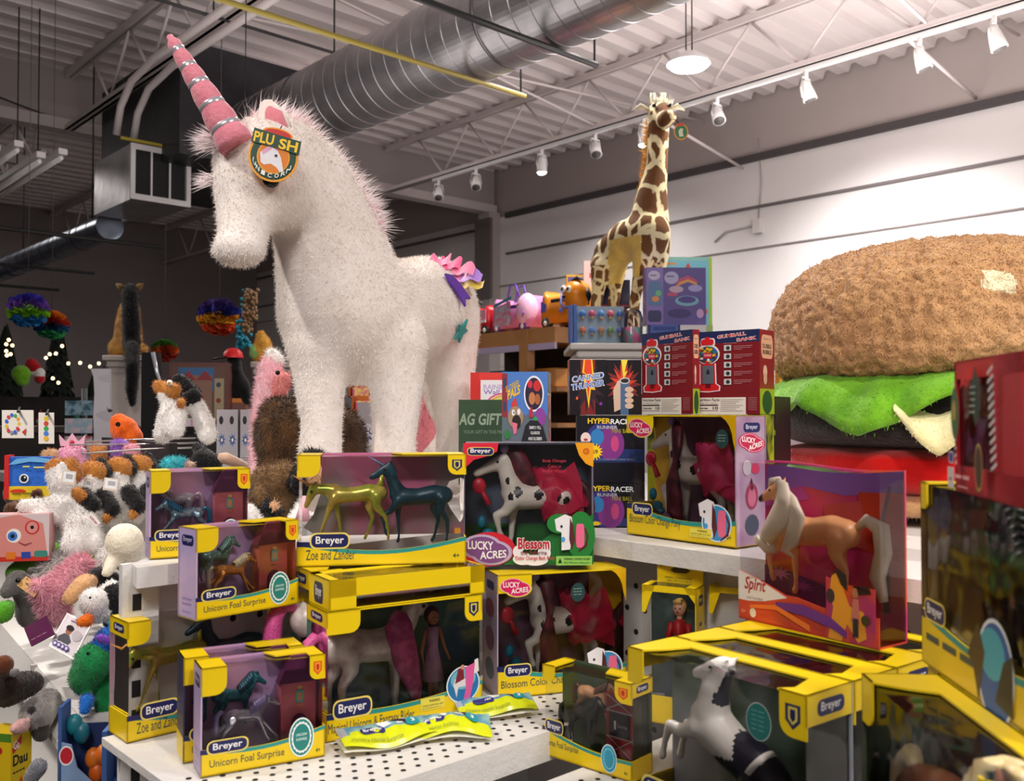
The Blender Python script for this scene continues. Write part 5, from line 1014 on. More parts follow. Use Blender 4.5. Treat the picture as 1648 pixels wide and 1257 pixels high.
mb = MB(); mb.tube([(.44, 0, .68), (.54, 0, .76), (.68, 0, .70), (.70, 0, .50), (.64, 0, .28), (.70, 0, .08)], [.03, .055, .08, .075, .07, .04], IVO, 14, up=(0, 1, 0)); mb.build('tail', o)
mb = MB(); mb.tube([(-.36, -.1, .42), (-.46, -.1, .40), (-.58, -.1, .50)], [.045, .045, .05], IVO, 10); mb.build('leg_feather', o)
mb = MB(); mb.ell((-.46, -.055, .955), (.016, .01, .014), BLK, 8, 6); mb.build('eye', o)
# ---------- right edge boxes
A12 = Vector((.366, .983, ZR)); D12 = Vector((-.06, -1, 0)).normalized()
t, w_ = hbox(A12, A12 + D12 * .33, .268, .08, 'box with a chestnut horse seen from above at the lower right corner', 'chestnut_horse_box', ('#5a2c38', '#7a4a54'), (.2, .2, .04), (.10, .18, .16, .2), None, (.1, .05, .3, .1), (.1, .1, .3, .18), ('#2c3828', '#4a5040', [('rect', 0, 0, 1, .2, YEL)]), 'clear', (), None, floor=('#2c3428', '#3c4430'), top='bars')
me = horse_mesh('stand', 1.0, 1, .95, (M('#b06a4c', .3),), None, 'chest'); put_horse(t, w_ * .46, .038, .03, .225, me, math.pi, M('#d8c08c', .4), M('#d8c08c', .4), name='horse_figure', label='chestnut horse with cream mane')
A13 = Vector((.448, 1.025, 1.3295)); B13 = A13 + D12 * .285
hbox(Vector((.452, 1.02, ZR)), Vector((.452, 1.02, ZR)) + D12 * .285, .268, .1, 'box under the dark horse box at the right edge', 'large_horse_box', ('#3a3020', '#50442c'), (.2, .2, .04), (.1, .2, .1, .2), None, (.1, .05, .3, .1), (.1, .1, .3, .18))
t, w_ = hbox(A13, B13, .196, .1, 'box with a dark horse and yellow frame at the right edge above the chestnut horse', 'dark_horse_box', ('#4a4024', '#2c3038'), (.30, .25, .06), (.06, .15, .12, .25), 'The Ideal Series', (.05, .12, .5, .2), (.04, .26, .22, .36), ('#4a3420', '#6a5424', [('poly', [(0, 0), (1, 0), (1, .28), (0, .30)], '#d8b010'), ('poly', [(.15, .28), (.3, .28), (.8, .95), (.6, .95)], '#b8940c')]), 'clear',
               [('ell', .62, .18, .13, .25, '#e8ecec'), ('ell', .62, .18, .12, .23, '#1c58a0'), ('ell', .60, .26, .09, .12, '#38a8b8'), ('poly', [(.50, .0), (.55, .25), (.50, .38), (.47, .32), (.42, .20), (.46, .16)], '#4a3418'), ('poly', [(.62, .05), (.68, .25), (.74, .30), (.74, .02)], '#2c2418')], None, floor=('#b8960c', '#8a7010'))
me = horse_mesh('prance', 1, 1, 1, (M('#241c18', .35),), None, 'dh'); put_horse(t, w_ * .5, .05, .02, .15, me, 0, BLK, BLK, pose='prance', name='horse_figure')
mb = MB(); mb.box(w_ * .12, w_ * .16, .094, .097, .02, .18, YELD); mb.prism([(w_ * .16, .09, .19), (w_ * .34, .09, .02), (w_ * .40, .09, .02), (w_ * .22, .09, .19)], (0, .003, 0), YELD); mb.build('inner_frame', t)
# red holiday box on top
A14 = onz(1538, 790, 1.5265); D14 = Vector((-.16, -.987, 0)).normalized(); w_, h, d = .17, .122, .07
t = thing('holiday_horse_box', 'red holiday box with striped edge and silver horse ornament at the right edge', 'toy box', A14, math.atan2(D14.y, D14.x))
mb = MB(); RD = M('#b81c28', .35); mb.box(0, w_, 0, d, h - .002, h, M('#c83a48', .35)); mb.box(0, w_, 0, d, 0, .002, RD); mb.box(0, .002, 0, d, 0, h, RD); mb.box(0, w_, d - .002, d, 0, h, M('#5a1420', .5, 0, 'print', '#2c3024', 30.0)); mb.box(0, w_, 0, .002, 0, h * .2, RD); mb.box(0, w_, 0, .002, h * .86, h, M('#c8241c', .4)); mb.box(0, .006, 0, .002, 0, h, RD); mb.box(w_ * .62, w_, 0, .002, 0, h, RD)
it = [('poly', [(0, .2 + .055 * i), (.03, .22 + .055 * i), (.03, .245 + .055 * i), (0, .225 + .055 * i)], '#e8dcd8') for i in range(12)] + [('poly', [(.62, .2 + .06 * i), (.70, .25 + .06 * i), (.70, .275 + .06 * i), (.62, .225 + .06 * i)], '#e8dcd8') for i in range(12)]
it += [('ell', .10, .60, .07, .20, '#3c6a3c'), ('ell', .09, .62, .03, .08, '#b8a040'), ('star', .26, .86, .10, .10, 5, .4, '#d8140c', .3), ('star', .34, .88, .09, .10, 5, .4, '#e01c10', .9), ('poly', [(.46, .95), (.40, .80), (.40, .62), (.46, .50), (.52, .62), (.52, .80)], '#143c28'),
       ('ell', .50, .22, .06, .17, '#c8a850'), ('ell', .50, .22, .05, .15, '#4a2c1c'), ('rr', .01, .22, .10, .31, '#e8e0f0'), ('rr', .02, .23, .09, .30, '#4a3c8c'), ('rect', .0, .03, .11, .19, '#dcd0cc'), ('lines', 1, .03, .08, .08, .12, '#403838', .01), ('lines', 2, .14, .10, .40, .16, '#e8b0b0', .01), ('lines', 4, .18, .045, .36, .07, '#e8b0b0', 0)]
it += [('lines', 2, .42, .78 - .045 * i, .50, .80 - .045 * i, '#c8dcd0', 0) for i, s_ in enumerate(('Celebrate', 'the season', 'with our', 'holiday', 'horse'))]
art(mb, it, fr_front(w_, h), .0002); mb.build('carton', t)
mb = MB(); mb.quad((.006, .003, .02), (w_ * .62, .003, .02), (w_ * .62, .003, h), (.006, .003, h), FILM); mb.build('window', t)
me = horse_mesh('prance', .9, 1, .9, (M('#c8c0c8', .15, .5),), None, 'silver'); put_horse(t, w_ * .34, .035, .025, .075, me, 0, M('#d8d0d4', .2, .4), M('#d8d0d4', .2, .4), pose='prance', name='horse_figure', mlen=.05)
# ---------- foil bags on the lower shelf
def bag(pA, pB, z, dp, label, seed):
    A = onz(*pA, z); B = onz(*pB, z); L_ = (B - A).normalized(); w_ = (B - A).length; t = thing('mystery_bag', label, 'foil bag', (A.x, A.y, ZS), math.atan2(L_.y, L_.x), 'foil mystery bags'); rr = random.Random(seed); ph = [rr.random() * 6 for _ in range(4)]
    def S(s, q, e):
        env = math.sin(math.pi * min(max(s, 0), 1)) ** .6 * math.sin(math.pi * min(max(q, 0), 1)) ** .7
        zz = .004 + .008 + q * dp * .24 + .011 * env + .005 * math.sin(s * 7 + ph[0]) * (1 - q) + .0015 * math.sin(s * 30 + ph[1]) * env
        yy = q * dp * .85 + .004 * math.sin(s * 6 + ph[2])
        return (s * w_, yy - e * .5, zz + e)
    n, m_ = 40, 12; mb = MB(); vs = [S(i / n, j / m_, 0) for i in range(n + 1) for j in range(m_ + 1)]; q = m_ + 1
    YG = M('#cfd614', .25); SKY = M('#8fb8b0', .25, 0, 'print', '#5a90a8', 30.0); SLV = M('#b8bcc0', .25, .3)
    for i in range(n):
        for j in range(m_): mb.add([vs[i * q + j], vs[(i + 1) * q + j], vs[(i + 1) * q + j + 1], vs[i * q + j + 1]], [(0, 1, 2, 3)], YG if j < 4.2 + 1.3 * math.sin(i / n * 3 + .4) else (SLV if i < 3 else SKY), True)
    mb.add([(x, y, .004 + .3 * (z_ - .004)) for x, y, z_ in vs], [(i * q + j, i * q + j + 1, (i + 1) * q + j + 1, (i + 1) * q + j) for i in range(n) for j in range(m_)], M('#e8e4d8', .4), True)
    art(mb, [('poly', [(.30 + .3 * k / 9, .62 + .25 * math.sin(k)) for k in range(0)] or [(.45, .55), (.55, .60), (.68, .58), (.74, .9), (.5, .95), (.40, .8)], '#e8e8e4'), ('poly', [(.55, .75), (.68, .66), (.70, .50), (.73, .52), (.72, .80), (.60, .88)], '#3a2c34'), ('rr', .20, .34, .46, .58, '#2c2c70'), ('text', 'Breyer', .23, .38, .43, .54, WHITE, .01), ('ell', .78, .50, .075, .2, '#1f8f96'), ('text', '3', .76, .42, .80, .58, WHITE, .02),
             ('text', 'Mystery Horse Surprise', .08, .06, .62, .18, '#6a7420', .0)], S, .0005)
    mb.build('pouch', t)
    return t
bag((556, 1222), (706, 1196), ZS, .062, 'foil mystery bag nearest the shelf edge, leftmost of three', 3)
bag((652, 1186), (792, 1180), ZS + .012, .060, 'foil mystery bag with a dark legged horse print, middle of three', 5)
bag((742, 1166), (868, 1152), ZS, .055, 'foil mystery bag in front of the lower spotted pony box, farthest of three', 9)
# ================================================================ smaller plush
def seg_d(p, a, b):
    ab = b - a; t = 0 if ab.length_squared < 1e-12 else max(0, min(1, (p - a).dot(ab) / ab.length_squared)); return (p - a - ab * t).length
def plushie(name, label, cat, parts, cols, voxel=.006, fl=.008, n=5000, base=None, group=None, eyes=(), fw=.0009, out=.5, rnd=.4):
    """parts: (colour index, [(px, py, Y, r_px), ...]); one continuous body in coloured patches"""
    P = [(ci, [J(*q) for q in pts]) for ci, pts in parts]
    if base is None:
        lo = min((q[0].z - q[1] for _, pts in P for q in pts)); c = P[0][1][0][0]; base = Vector((c.x, c.y, lo))
    E = shift([pts for _, pts in P], base); Q = [(P[i][0], E[i]) for i in range(len(P))]
    def paint(c):
        best = 9; bi = 0
        for ci, pts in Q:
            if len(pts) == 1: d = (c - pts[0][0]).length - pts[0][1]
            else: d = min(seg_d(c, pts[i][0], pts[i + 1][0]) - (pts[i][1] + pts[i + 1][1]) / 2 for i in range(len(pts) - 1))
            if d < best: best = d; bi = ci
        return bi
    mats = [M(h, .95, 0, 'plush', h2, 20.0) for h, h2 in cols]
    me = blob(E, voxel, 3, mats, paint if len(cols) > 1 else None)
    if n: me = fur(me, n, fl, fw, out, (0, 0, -1), None, rnd)
    t = thing(name, label, cat, base, 0, group); link('body', me, t)
    for (px, py, Y, r) in eyes:
        mb = MB(); c, rr = J(px, py, Y, r); mb.ell(c - base, rr, M('#080808', .1), 10, 7); mb.build('eye', t)
    return t
def part_(t, name, pts, rad, m, flat=1.0, n=10):
    b = t.location; mb = MB(); mb.tube([Vector(p) - b for p in pts], rad, m, n, flat=flat); return mb.build(name, t)
def card(t, name, corners, items, m, th=.002):
    """flat card hanging in a thing; corners: bottom-left, bottom-right, top-left world points"""
    b = t.location; a, c, d = [Vector(p) - b for p in corners]; nn = (c - a).cross(d - a).normalized(); mb = MB()
    mb.prism([a, c, c + d - a, d], nn * -th, m); art(mb, items, lambda s, q, e: a + (c - a) * s + (d - a) * q + nn * e, .0003); return mb.build(name, t)
BR = ('#c8863c', '#a8642a'); BK = ('#141214', '#0c0a0c'); WH = ('#f2eeea', '#e2dcd8'); PKF = ('#f0b4c0', '#e49aac')
# rack wires
for k, (x0, y0, x1, y1, Y, lb) in enumerate(((96, 713, 232, 707, 2.45, 'wire peg over the hanging plush, rear one'), (112, 716, 234, 715, 2.35, 'wire peg over the hanging plush, middle one'), (132, 730, 232, 723, 2.2, 'wire peg over the hanging plush, front one'))):
    a, b = at(x0, y0, Y), at(x1, y1, Y + .12); t = thing('wire_peg', lb, 'hook', a, 0, 'wire pegs'); mb = MB(); mb.tube([(0, 0, .016), (0, 0, 0), tuple(b - a), tuple((b - a) + Vector((.10, .12, 0)))], .0022, M('#b8b4b4', .3, .8), 6); mb.build('wire', t)
t = thing('backboard', 'dark backboard that the plush pegs are fixed to', 'board', at(236, 760, 2.5), PH1 - math.pi / 2); t.location.z = ZT
mb = MB(); mb.box(0, .02, -.2, .5, 0, .16, M('#2a2828', .6)); mb.build('panel', t)
# tier of hanging plush cats
plushie('plush_cat', 'large white plush cat with golden ears, one arm stretched left, hanging in front', 'plush cat',
    [(0, [(100, 776, 2.05, 22), (95, 762, 2.05, 20)]), (1, [(84, 752, 2.04, 12), (88, 745, 2.04, 9)]), (1, [(112, 750, 2.06, 15), (122, 762, 2.06, 12)]), (0, [(103, 795, 2.06, 20), (122, 835, 2.06, 32)]),
     (0, [(105, 812, 2.04, 17), (72, 818, 2.02, 17), (40, 815, 2.0, 12)]), (0, [(92, 832, 2.02, 13), (60, 830, 2.0, 10)]), (0, [(128, 850, 2.03, 24), (117, 876, 2.0, 19)]), (0, [(140, 848, 2.05, 22), (150, 872, 2.03, 18)]),
     (2, [(135, 798, 2.0, 14), (152, 812, 1.98, 12)]), (1, [(124, 793, 1.97, 10), (128, 797, 1.97, 9)])], (WH, BR, BK), .006, .008, 12000)
for k, (x, y, lb) in enumerate(((148, 758, 'second plush cat of the hanging row, golden head and black ear'), (190, 752, 'third plush cat of the hanging row, beside the foal box'), (222, 748, 'farthest plush cat of the hanging row behind the foal box'))):
    Y = 2.14 + .05 * k
    t = plushie('plush_cat', lb, 'plush cat', [(1, [(x - 4, y - 2, Y, 15), (x + 6, y, Y, 15)]), (2, [(x + 14, y - 14, Y + .02, 9), (x + 20, y + 2, Y + .02, 12)]), (0, [(x, y + 14, Y - .01, 10)]), (0, [(x + 2, y + 26, Y, 16), (x + 6, y + 60, Y, 20)]), (2, [(x + 18, y + 40, Y - .03, 13), (x + 34, y + 62, Y - .05, 12)]), (1, [(x + 24, y + 76, Y - .06, 8)]), (0, [(x - 4, y + 80, Y, 15)])], (WH, BR, BK), .006, .008, 6000, group='hanging plush cats')
for k, (x0, y0, tw, th_, Y) in enumerate(((98, 778, 22, 22, 1.97), (165, 788, 24, 20, 2.05), (134, 786, 13, 17, 2.08))):
    t = thing('price_tag', ('clear price tag on the white plush cat', 'clear price tag on the second plush cat', 'small grey price tag between two plush cats')[k], 'tag', at(x0, y0, Y)); a = t.location
    card(t, 'card', (a, at(x0 + tw, y0 + 3, Y), at(x0 + 3, y0 - th_, Y + .01)), [('rect', .1, .15, .9, .9, '#d8d8d8'), ('rect', .3, .4, .8, .75, '#9a9a9e')], M('#c8b8a8', .3))
t = thing('price_tag', 'white cloth tag with red lettering on the white plush cat', 'tag', at(140, 845, 1.95)); card(t, 'card', (at(140, 832, 1.95), at(154, 848, 1.95), at(147, 826, 1.95)), [('text', 'AURORA', .1, .3, .9, .7, '#c01c28', .02)], WHITE)
plushie('plush_seal', 'smooth cream plush with stitched closed eye beside the gondola end', 'plush', [(0, [(200, 872, 1.9, 30), (205, 900, 1.92, 22)]), (0, [(180, 905, 1.88, 12), (172, 922, 1.86, 9)])], (('#f4ecd8', '#e8dcc4'),), .006, .003, 2000)
for nm, lb, ct, x, y, r, Y, col in (('plush_pig', 'pink plush pig wearing a small crown on the rear peg', 'plush pig', 116, 736, 20, 2.38, ('#f2aec8', '#e898b8')), ('plush_octopus', 'purple plush hanging on the rear peg', 'plush', 192, 720, 14, 2.45, ('#a878d0', '#9060bc')), ('plush_poodle', 'fluffy pink plush hanging right of the purple one', 'plush', 212, 727, 13, 2.4, PKF), ('plush_bear', 'tan plush bear hanging left of the crowned pig', 'plush bear', 82, 736, 14, 2.42, ('#dcb890', '#c8a078')), ('plush_dog', 'ginger plush dog hanging left of the purple plush', 'plush dog', 158, 727, 13, 2.44, ('#d89a58', '#c08040'))):
    t = plushie(nm, lb, ct, [(0, [(x, y, Y, r), (x + 2, y + 8, Y, r * .95)]), (0, [(x - r * .8, y - r * .5, Y, r * .35)]), (0, [(x + r * .8, y - r * .5, Y, r * .35)]), (0, [(x, y + r * 1.2, Y + .03, r)])], (col,), .006, .008, 2500)
    if nm == 'plush_pig': c = at(x, y - 18, Y); mb = MB(); mb.add([(-.03, 0, 0), (.03, 0, 0), (.034, 0, .03), (.016, 0, .012), (0, 0, .034), (-.016, 0, .012), (-.034, 0, .03)], [tuple(range(7))], M('#f0b8cc', .5)); mb.ell((0, -.003, .01), (.007, .003, .006), M('#d02040', .4), 8, 6); mb.build('crown', t, c - t.location)
# fish cloth book
t = thing('cloth_book', 'blue cloth book with fish face, red spine and yellow edge', 'book', at(12, 800, 2.1), .1)
mb = MB(); mb.box(0, .095, 0, .02, 0, .09, M('#2f6fd0', .8, 0, 'plush', '#2860c0', 20.0)); mb.box(-.006, .004, -.004, .024, -.004, .094, M('#d01c20', .7)); mb.box(.0, .096, -.002, .022, -.006, .024, M('#e8c81c', .7))
art(mb, [('ell', .38, .46, .11, .12, '#e8e8e8'), ('ell', .38, .46, .075, .085, '#101828'), ('ell', .40, .49, .02, .025, '#f0f0f0'), ('poly', [(.02, .80), (.2, .95), (.6, 1.0), (.95, .95), (.95, .85), (.5, .88), (.2, .82)], '#6fb4e8'), ('lines', 1, .35, .72, .55, .80, '#e8e070', .02), ('lines', 1, .60, .70, .95, .78, '#e8e070', .02), ('ell', .25, .15, .18, .05, '#d8401c'), ('lines', 2, .12, .05, .6, .13, '#8a7a20', .01)], lambda s, q, e: (s * .095, -.003 - e, q * .09)); mb.build('cover', t)
plushie('plush_bear', 'brown plush bear paw sticking out beside the blue cloth book', 'plush bear', [(0, [(85, 778, 2.2, 18), (66, 792, 2.12, 13)]), (1, [(58, 796, 2.09, 9)])], (('#8a4a28', '#6c3418'), ('#4a2418', '#3a1c10')), .006, .004, 1500)
for k, (x, y, lb) in enumerate(((46, 832, 'small brown plush foot left of the white cat'), (82, 838, 'brown plush foot under the white cat arm'), (18, 820, 'dark brown plush at the left frame edge'))):
    plushie('plush_monkey', lb, 'plush', [(0, [(x, y, 2.2, 12), (x + 10, y - 6, 2.22, 10)]), (0, [(x + 8, y - 26, 2.25, 20)])], (('#6a4630', '#543420'),), .006, .005, 1500)
# face box
a = at(0, 905, 1.95); t = thing('face_kit_box', 'toy box with a big pink cartoon face wearing round glasses at the left edge', 'toy box', at(-20, 905, 1.95), math.radians(12)); w_, h = .118, .098; mb = MB()
mb.box(0, w_, 0, .05, 0, h, M('#d8a4a4', .4)); art(mb, [('rect', 0, 0, 1, 1, '#d8c8c8'), ('poly', [(0, .1), (.0, .9), (.5, 1), (.9, .8), (.98, .1)], '#d88a80'), ('ell', .42, .55, .12, .15, '#f0ece8'), ('ell', .40, .54, .08, .10, '#3a78c8'), ('ell', .40, .54, .035, .045, '#101828'), ('ell', .72, .72, .12, .15, '#c83838'), ('ell', .72, .72, .09, .12, '#d89088'), ('ell', .72, .72, .03, .04, '#101010'), ('fan', [(.5, .42), (.6, .36), (.72, .40)], [(.5, .40), (.6, .33), (.72, .38)], '#8a3838'), ('rect', 0, 0, 1, .10, '#c83020'), ('rect', .3, .05, .45, .2, '#e07a20'), ('rect', .55, .06, .7, .2, '#2848a0'), ('rr', .76, .08, .98, .22, '#3c8878')], fr_front(w_, h)); mb.build('carton', t)
# heap on the plush shelf
plushie('plush_crocodile', 'long green plush crocodile lying across the plush shelf', 'plush', [(0, [(24, 922, 2.0, 15), (50, 905, 2.03, 18), (90, 896, 2.08, 23), (130, 900, 2.12, 22)]), (0, [(22, 940, 2.0, 11), (10, 950, 2.0, 9)])], (('#6aa038', '#4c8428'),), .006, .003, 3000)
plushie('plush_frog', 'bright green plush at the left edge under the grey dinosaur', 'plush', [(0, [(4, 985, 1.9, 18), (14, 975, 1.92, 10)])], (('#6cc030', '#4ca020'),), .006, .003, 1500)
t = plushie('plush_dinosaur', 'dark grey plush with kraft paper tag on the plush shelf', 'plush', [(0, [(12, 952, 1.92, 12), (28, 935, 1.94, 18), (48, 955, 1.98, 24), (55, 985, 2.0, 28)]), (0, [(50, 918, 1.93, 7)])], (('#6a6664', '#54504e'),), .006, .004, 3000, eyes=((29, 934, 1.84, 4),))
tg2 = thing('paper_tag', 'kraft paper tag on the dark grey plush', 'tag', at(28, 942, 1.84)); card(tg2, 'card', (at(27, 942, 1.84), at(54, 961, 1.83), at(42, 927, 1.85)), [('lines', 1, .25, .4, .75, .65, '#5a3c20', 0), ('ell', .15, .85, .04, .05, '#302010')], M('#c89858', .7))
plushie('plush_bird', 'shaggy pink plush in the middle of the plush shelf', 'plush', [(0, [(90, 955, 1.88, 24), (108, 930, 1.9, 20), (130, 912, 1.92, 18)]), (0, [(64, 945, 1.85, 13), (90, 985, 1.88, 20)])], (PKF,), .006, .018, 9000, out=.9, rnd=.7)
plushie('plush_lamb', 'shaggy pale grey plush behind the shaggy pink one', 'plush', [(0, [(84, 915, 2.0, 20), (104, 905, 2.0, 16)])], (('#d4ccc8', '#b8b0ac'),), .006, .016, 5000, out=.9, rnd=.7)
plushie('plush_platypus', 'plush with smooth tan bill between pink and black plush', 'plush', [(0, [(112, 962, 1.80, 12), (130, 945, 1.82, 16), (138, 940, 1.84, 17)]), (1, [(158, 930, 1.88, 18), (178, 938, 1.9, 18)])], (('#d8a878', '#c89460'), ('#1c1a1c', '#101010')), .005, .004, 3000)
t = plushie('plush_penguin', 'black and white plush penguin with an orange beak', 'plush penguin', [(0, [(150, 968, 1.76, 22), (158, 985, 1.78, 18)]), (1, [(182, 962, 1.80, 24), (190, 990, 1.82, 26)]), (0, [(180, 942, 1.80, 10), (168, 950, 1.79, 9)]), (2, [(140, 998, 1.72, 11), (130, 1001, 1.71, 8)])], (WH, BK, ('#f07818', '#e06408')), .005, .006, 6000, eyes=((145, 962, 1.65, 2),))
plushie('plush_sheep', 'white fluffy plush between cream seal and black plush', 'plush', [(0, [(168, 915, 2.0, 12), (175, 895, 2.0, 16)])], (WH,), .006, .010, 2500)
plushie('plush_dragon', 'blue and green plush dragon sitting at the shelf corner by the gondola end', 'plush dragon', [(0, [(135, 1090, 1.72, 24), (150, 1065, 1.72, 30)]), (1, [(178, 1045, 1.76, 26), (172, 1030, 1.74, 20)]), (1, [(132, 1108, 1.72, 12)]), (0, [(180, 1110, 1.76, 30), (170, 1132, 1.74, 18)]), (1, [(140, 1128, 1.70, 12), (136, 1142, 1.69, 9)]), (2, [(160, 1026, 1.7, 7), (176, 1030, 1.7, 6)]), (3, [(190, 1010, 1.78, 9), (178, 1002, 1.77, 6)])], (('#1c8a4c', '#127038'), ('#2070c8', '#185ab0'), ('#7a48b8', '#6838a0'), ('#4cc0d8', '#38a8c8')), .005, .006, 9000, eyes=((142, 1052, 1.63, 3),))
t = thing('purple_brochure', 'folded purple brochure lying at the edge of the plush shelf', 'brochure', at(48, 1042, 1.78)); card(t, 'sheet', (at(50, 1040, 1.78), at(88, 1020, 1.76), at(38, 1010, 1.85)), [('lines', 3, .1, .2, .8, .3, '#9a6a88', 0)], M('#5a1c48', .4))
t = thing('photo_card', 'white card with a person photo and purple rings on the plush shelf', 'card', at(80, 1045, 1.76)); card(t, 'sheet', (at(78, 1040, 1.76), at(118, 1062, 1.70), at(108, 986, 1.84)), [('rect', .05, .05, .95, .95, '#d4ccd0'), ('ell', .40, .58, .12, .10, '#9a6450'), ('ell', .40, .66, .15, .08, '#201818'), ('poly', [(.15, .35), (.3, .48), (.5, .48), (.65, .35), (.6, .25), (.2, .25)], '#4c4c54'), ('ell', .75, .55, .18, .14, '#b8b0b4'), ('lines', 1, .3, .82, .85, .88, '#6a5a7c', 0)] + [e for i in range(4) for e in (('ell', .18 + .16 * i, .14, .09, .07, '#4a3a8c'), ('ell', .18 + .16 * i, .14, .05, .04, '#d4ccd0'))], WHITE)
# below the plush shelf
plushie('plush_cow', 'spotted grey plush cow with pink muzzle under the plush shelf', 'plush cow', [(0, [(60, 1150, 1.75, 28), (76, 1130, 1.78, 22)]), (1, [(26, 1172, 1.68, 10), (36, 1168, 1.7, 12)]), (2, [(66, 1180, 1.74, 14)]), (2, [(50, 1142, 1.68, 8)])], (('#9a9490', '#6c6664'), ('#d8a8a4', '#c89490'), ('#3a3634', '#2a2624')), .005, .003, 2500)
plushie('plush_beaver', 'dark brown plush with grey paw under the left shelf edge', 'plush', [(0, [(10, 1110, 1.75, 28), (50, 1100, 1.8, 20)]), (1, [(24, 1082, 1.7, 9)]), (2, [(6, 1070, 1.72, 16)])], (('#2c1c14', '#1c100c'), ('#8a8684', '#747070'), ('#7a4428', '#5c301c')), .006, .003, 2000)
def pbox(name, label, px, py, Y, w_, h, d, items, mat_, rz=0, side=None, cat='toy box', group=None, z=None, base=True):
    p = at(px, py, Y) if z is None else onz(px, py, z); t = thing(name, label, cat, p, rz, group); mb = MB(); mb.box(0, w_, 0, d, 0, h, mat_); art(mb, items, fr_front(w_, h))
    if side: art(mb, side, fr_right(w_, d, h))
    mb.build('carton', t); return t
pbox('game_box', 'yellow box reading Dau at the lower left corner', -30, 1290, 1.7, .062, .125, .05, [('rect', 0, .88, 1, 1, '#4a7a20'), ('rr', .1, .70, .7, .80, '#b01c1c')], M('#c8a80c', .5), math.radians(-14), [('rect', 0, 0, 1, 1, '#d8b80c'), ('text', 'Dau', .1, .52, .8, .68, '#141414', .03), ('poly', [(.05, .78), (.5, .95), (.5, .82), (.1, .70)], '#c81c24'), ('text', 'Ga', .12, .76, .4, .88, '#f0e8e8', .02), ('lines', 4, .1, .4, .7, .46, '#5a4a08', 0), ('poly', [(.3, .2), (.5, .35), (.7, .1)], '#d84018')])
t = thing('blue_toy_package', 'blue framed package with orange and teal eggs below the plush shelf corner', 'toy package', at(92, 1285, 1.62), .15); mb = MB(); fm = M('#3a5c98', .5); mb.box(0, .006, 0, .05, 0, .155, fm); mb.box(.072, .080, 0, .05, 0, .11, fm); mb.box(0, .11, 0, .05, 0, .012, fm); mb.box(0, .11, .05, .054, 0, .11, M('#1c2c58', .5)); mb.prism([(0, 0, .06), (.005, 0, .095), (.022, 0, .09), (.032, 0, .05), (.08, 0, .0), (0, 0, 0)], (0, .003, 0), M('#7a94b8', .5))
art(mb, [('ell', .014, .072, .012, .017, '#e8e4e4'), ('ell', .014, .072, .010, .014, '#b82030')], lambda s, q, e: (s, -e, q)); mb.build('carton', t)
for x, z, c in ((.05, .055, '#d8701c'), (.056, .03, '#d05c14'), (.066, .06, '#c8641c'), (.018, .115, '#1c7480'), (.030, .10, '#186878')):
    mb = MB(); mb.ell((x, .03, z), (.014, .013, .019), M(c, .4), 12, 8); mb.build('egg', t)
plushie('plush_shark', 'small grey and white plush at the very bottom left', 'plush', [(0, [(62, 1235, 1.65, 14), (50, 1252, 1.65, 12)])], (('#8a8a90', '#68686e'),), .005, .003, 800)
# ---------- things over the pegs
t = plushie('plush_fish', 'orange plush fish with black eye standing left of the calico plush', 'plush fish', [(0, [(192, 680, 2.6, 15), (200, 692, 2.6, 22), (212, 704, 2.6, 18)]), (0, [(222, 706, 2.6, 8)])], (('#f07020', '#e05810'),), .006, .003, 3000, eyes=((190, 683, 2.53, 4),))
part_(t, 'fin', [at(178, 662, 2.6), at(172, 655, 2.6)], [.012, .002], M('#101010', .6), .4)
for k, (x0, y0, x1, y1, lb, its) in enumerate(((3, 705, 54, 660, 'white card with a colourful bead necklace, far left', [('ell', .2 + .05 * math.cos(a) + .30 * (1 + math.cos(a)) * .5, .5 + .32 * math.sin(a), .055, .07, c) for a, c in zip([i * .57 for i in range(11)], ['#d8b820', '#e09a20', '#2aa048', '#2a5cc0', '#c82838', '#2a5cc0', '#d8b820', '#c82838', '#8a8a8a', '#2a5cc0', '#c82838'])] + [('poly', [(.65, .2), (.8, .35), (.75, .1)], '#c81c28')]), (62, 714, 87, 664, 'narrow white card with a bead strand right of the necklace card', [('ell', .5, .80 - .16 * i, .16, .08, c) for i, c in enumerate(('#d8b820', '#c83828', '#2aa048', '#3a78d0', '#e0b020'))]))):
    t = thing('jewelry_card', lb, 'card', at(x0, y0, 2.5)); card(t, 'card', (at(x0, y0, 2.5), at(x1, y0, 2.5), at(x0, y1, 2.52)), its, M('#ded8d0', .6)); part_(t, 'hook', [at((x0 + x1) / 2, y1 + 3, 2.49), at((x0 + x1) / 2 + 3, y1 - 4, 2.55)], .003, BLACK)
t = plushie('plush_puppy', 'calico plush with black back and long white legs draped over the rack', 'plush', [(1, [(256, 622, 2.3, 11), (270, 628, 2.3, 13)]), (2, [(288, 612, 2.32, 12), (298, 620, 2.32, 13), (310, 638, 2.32, 14)]), (1, [(280, 628, 2.28, 12)]), (0, [(262, 640, 2.29, 9)]), (0, [(275, 648, 2.3, 14), (270, 672, 2.28, 17), (262, 700, 2.27, 15)]), (0, [(285, 665, 2.26, 16), (280, 690, 2.25, 17)]), (0, [(300, 650, 2.3, 13), (318, 655, 2.3, 13), (328, 680, 2.29, 16), (334, 700, 2.28, 15)]), (1, [(292, 648, 2.24, 8)]), (2, [(312, 636, 2.28, 12), (300, 640, 2.27, 9)])], (WH, BR, BK), .0065, .008, 9000)
mb = MB(); mb.tube([(0, -.002, 0), (0, .002, 0)], .007, WHITE, 14); mb.tube([(0, -.004, 0), (0, -.001, 0)], .003, M('#e0a030', .5), 10); mb.build('flower', t, at(273, 616, 2.26) - t.location)
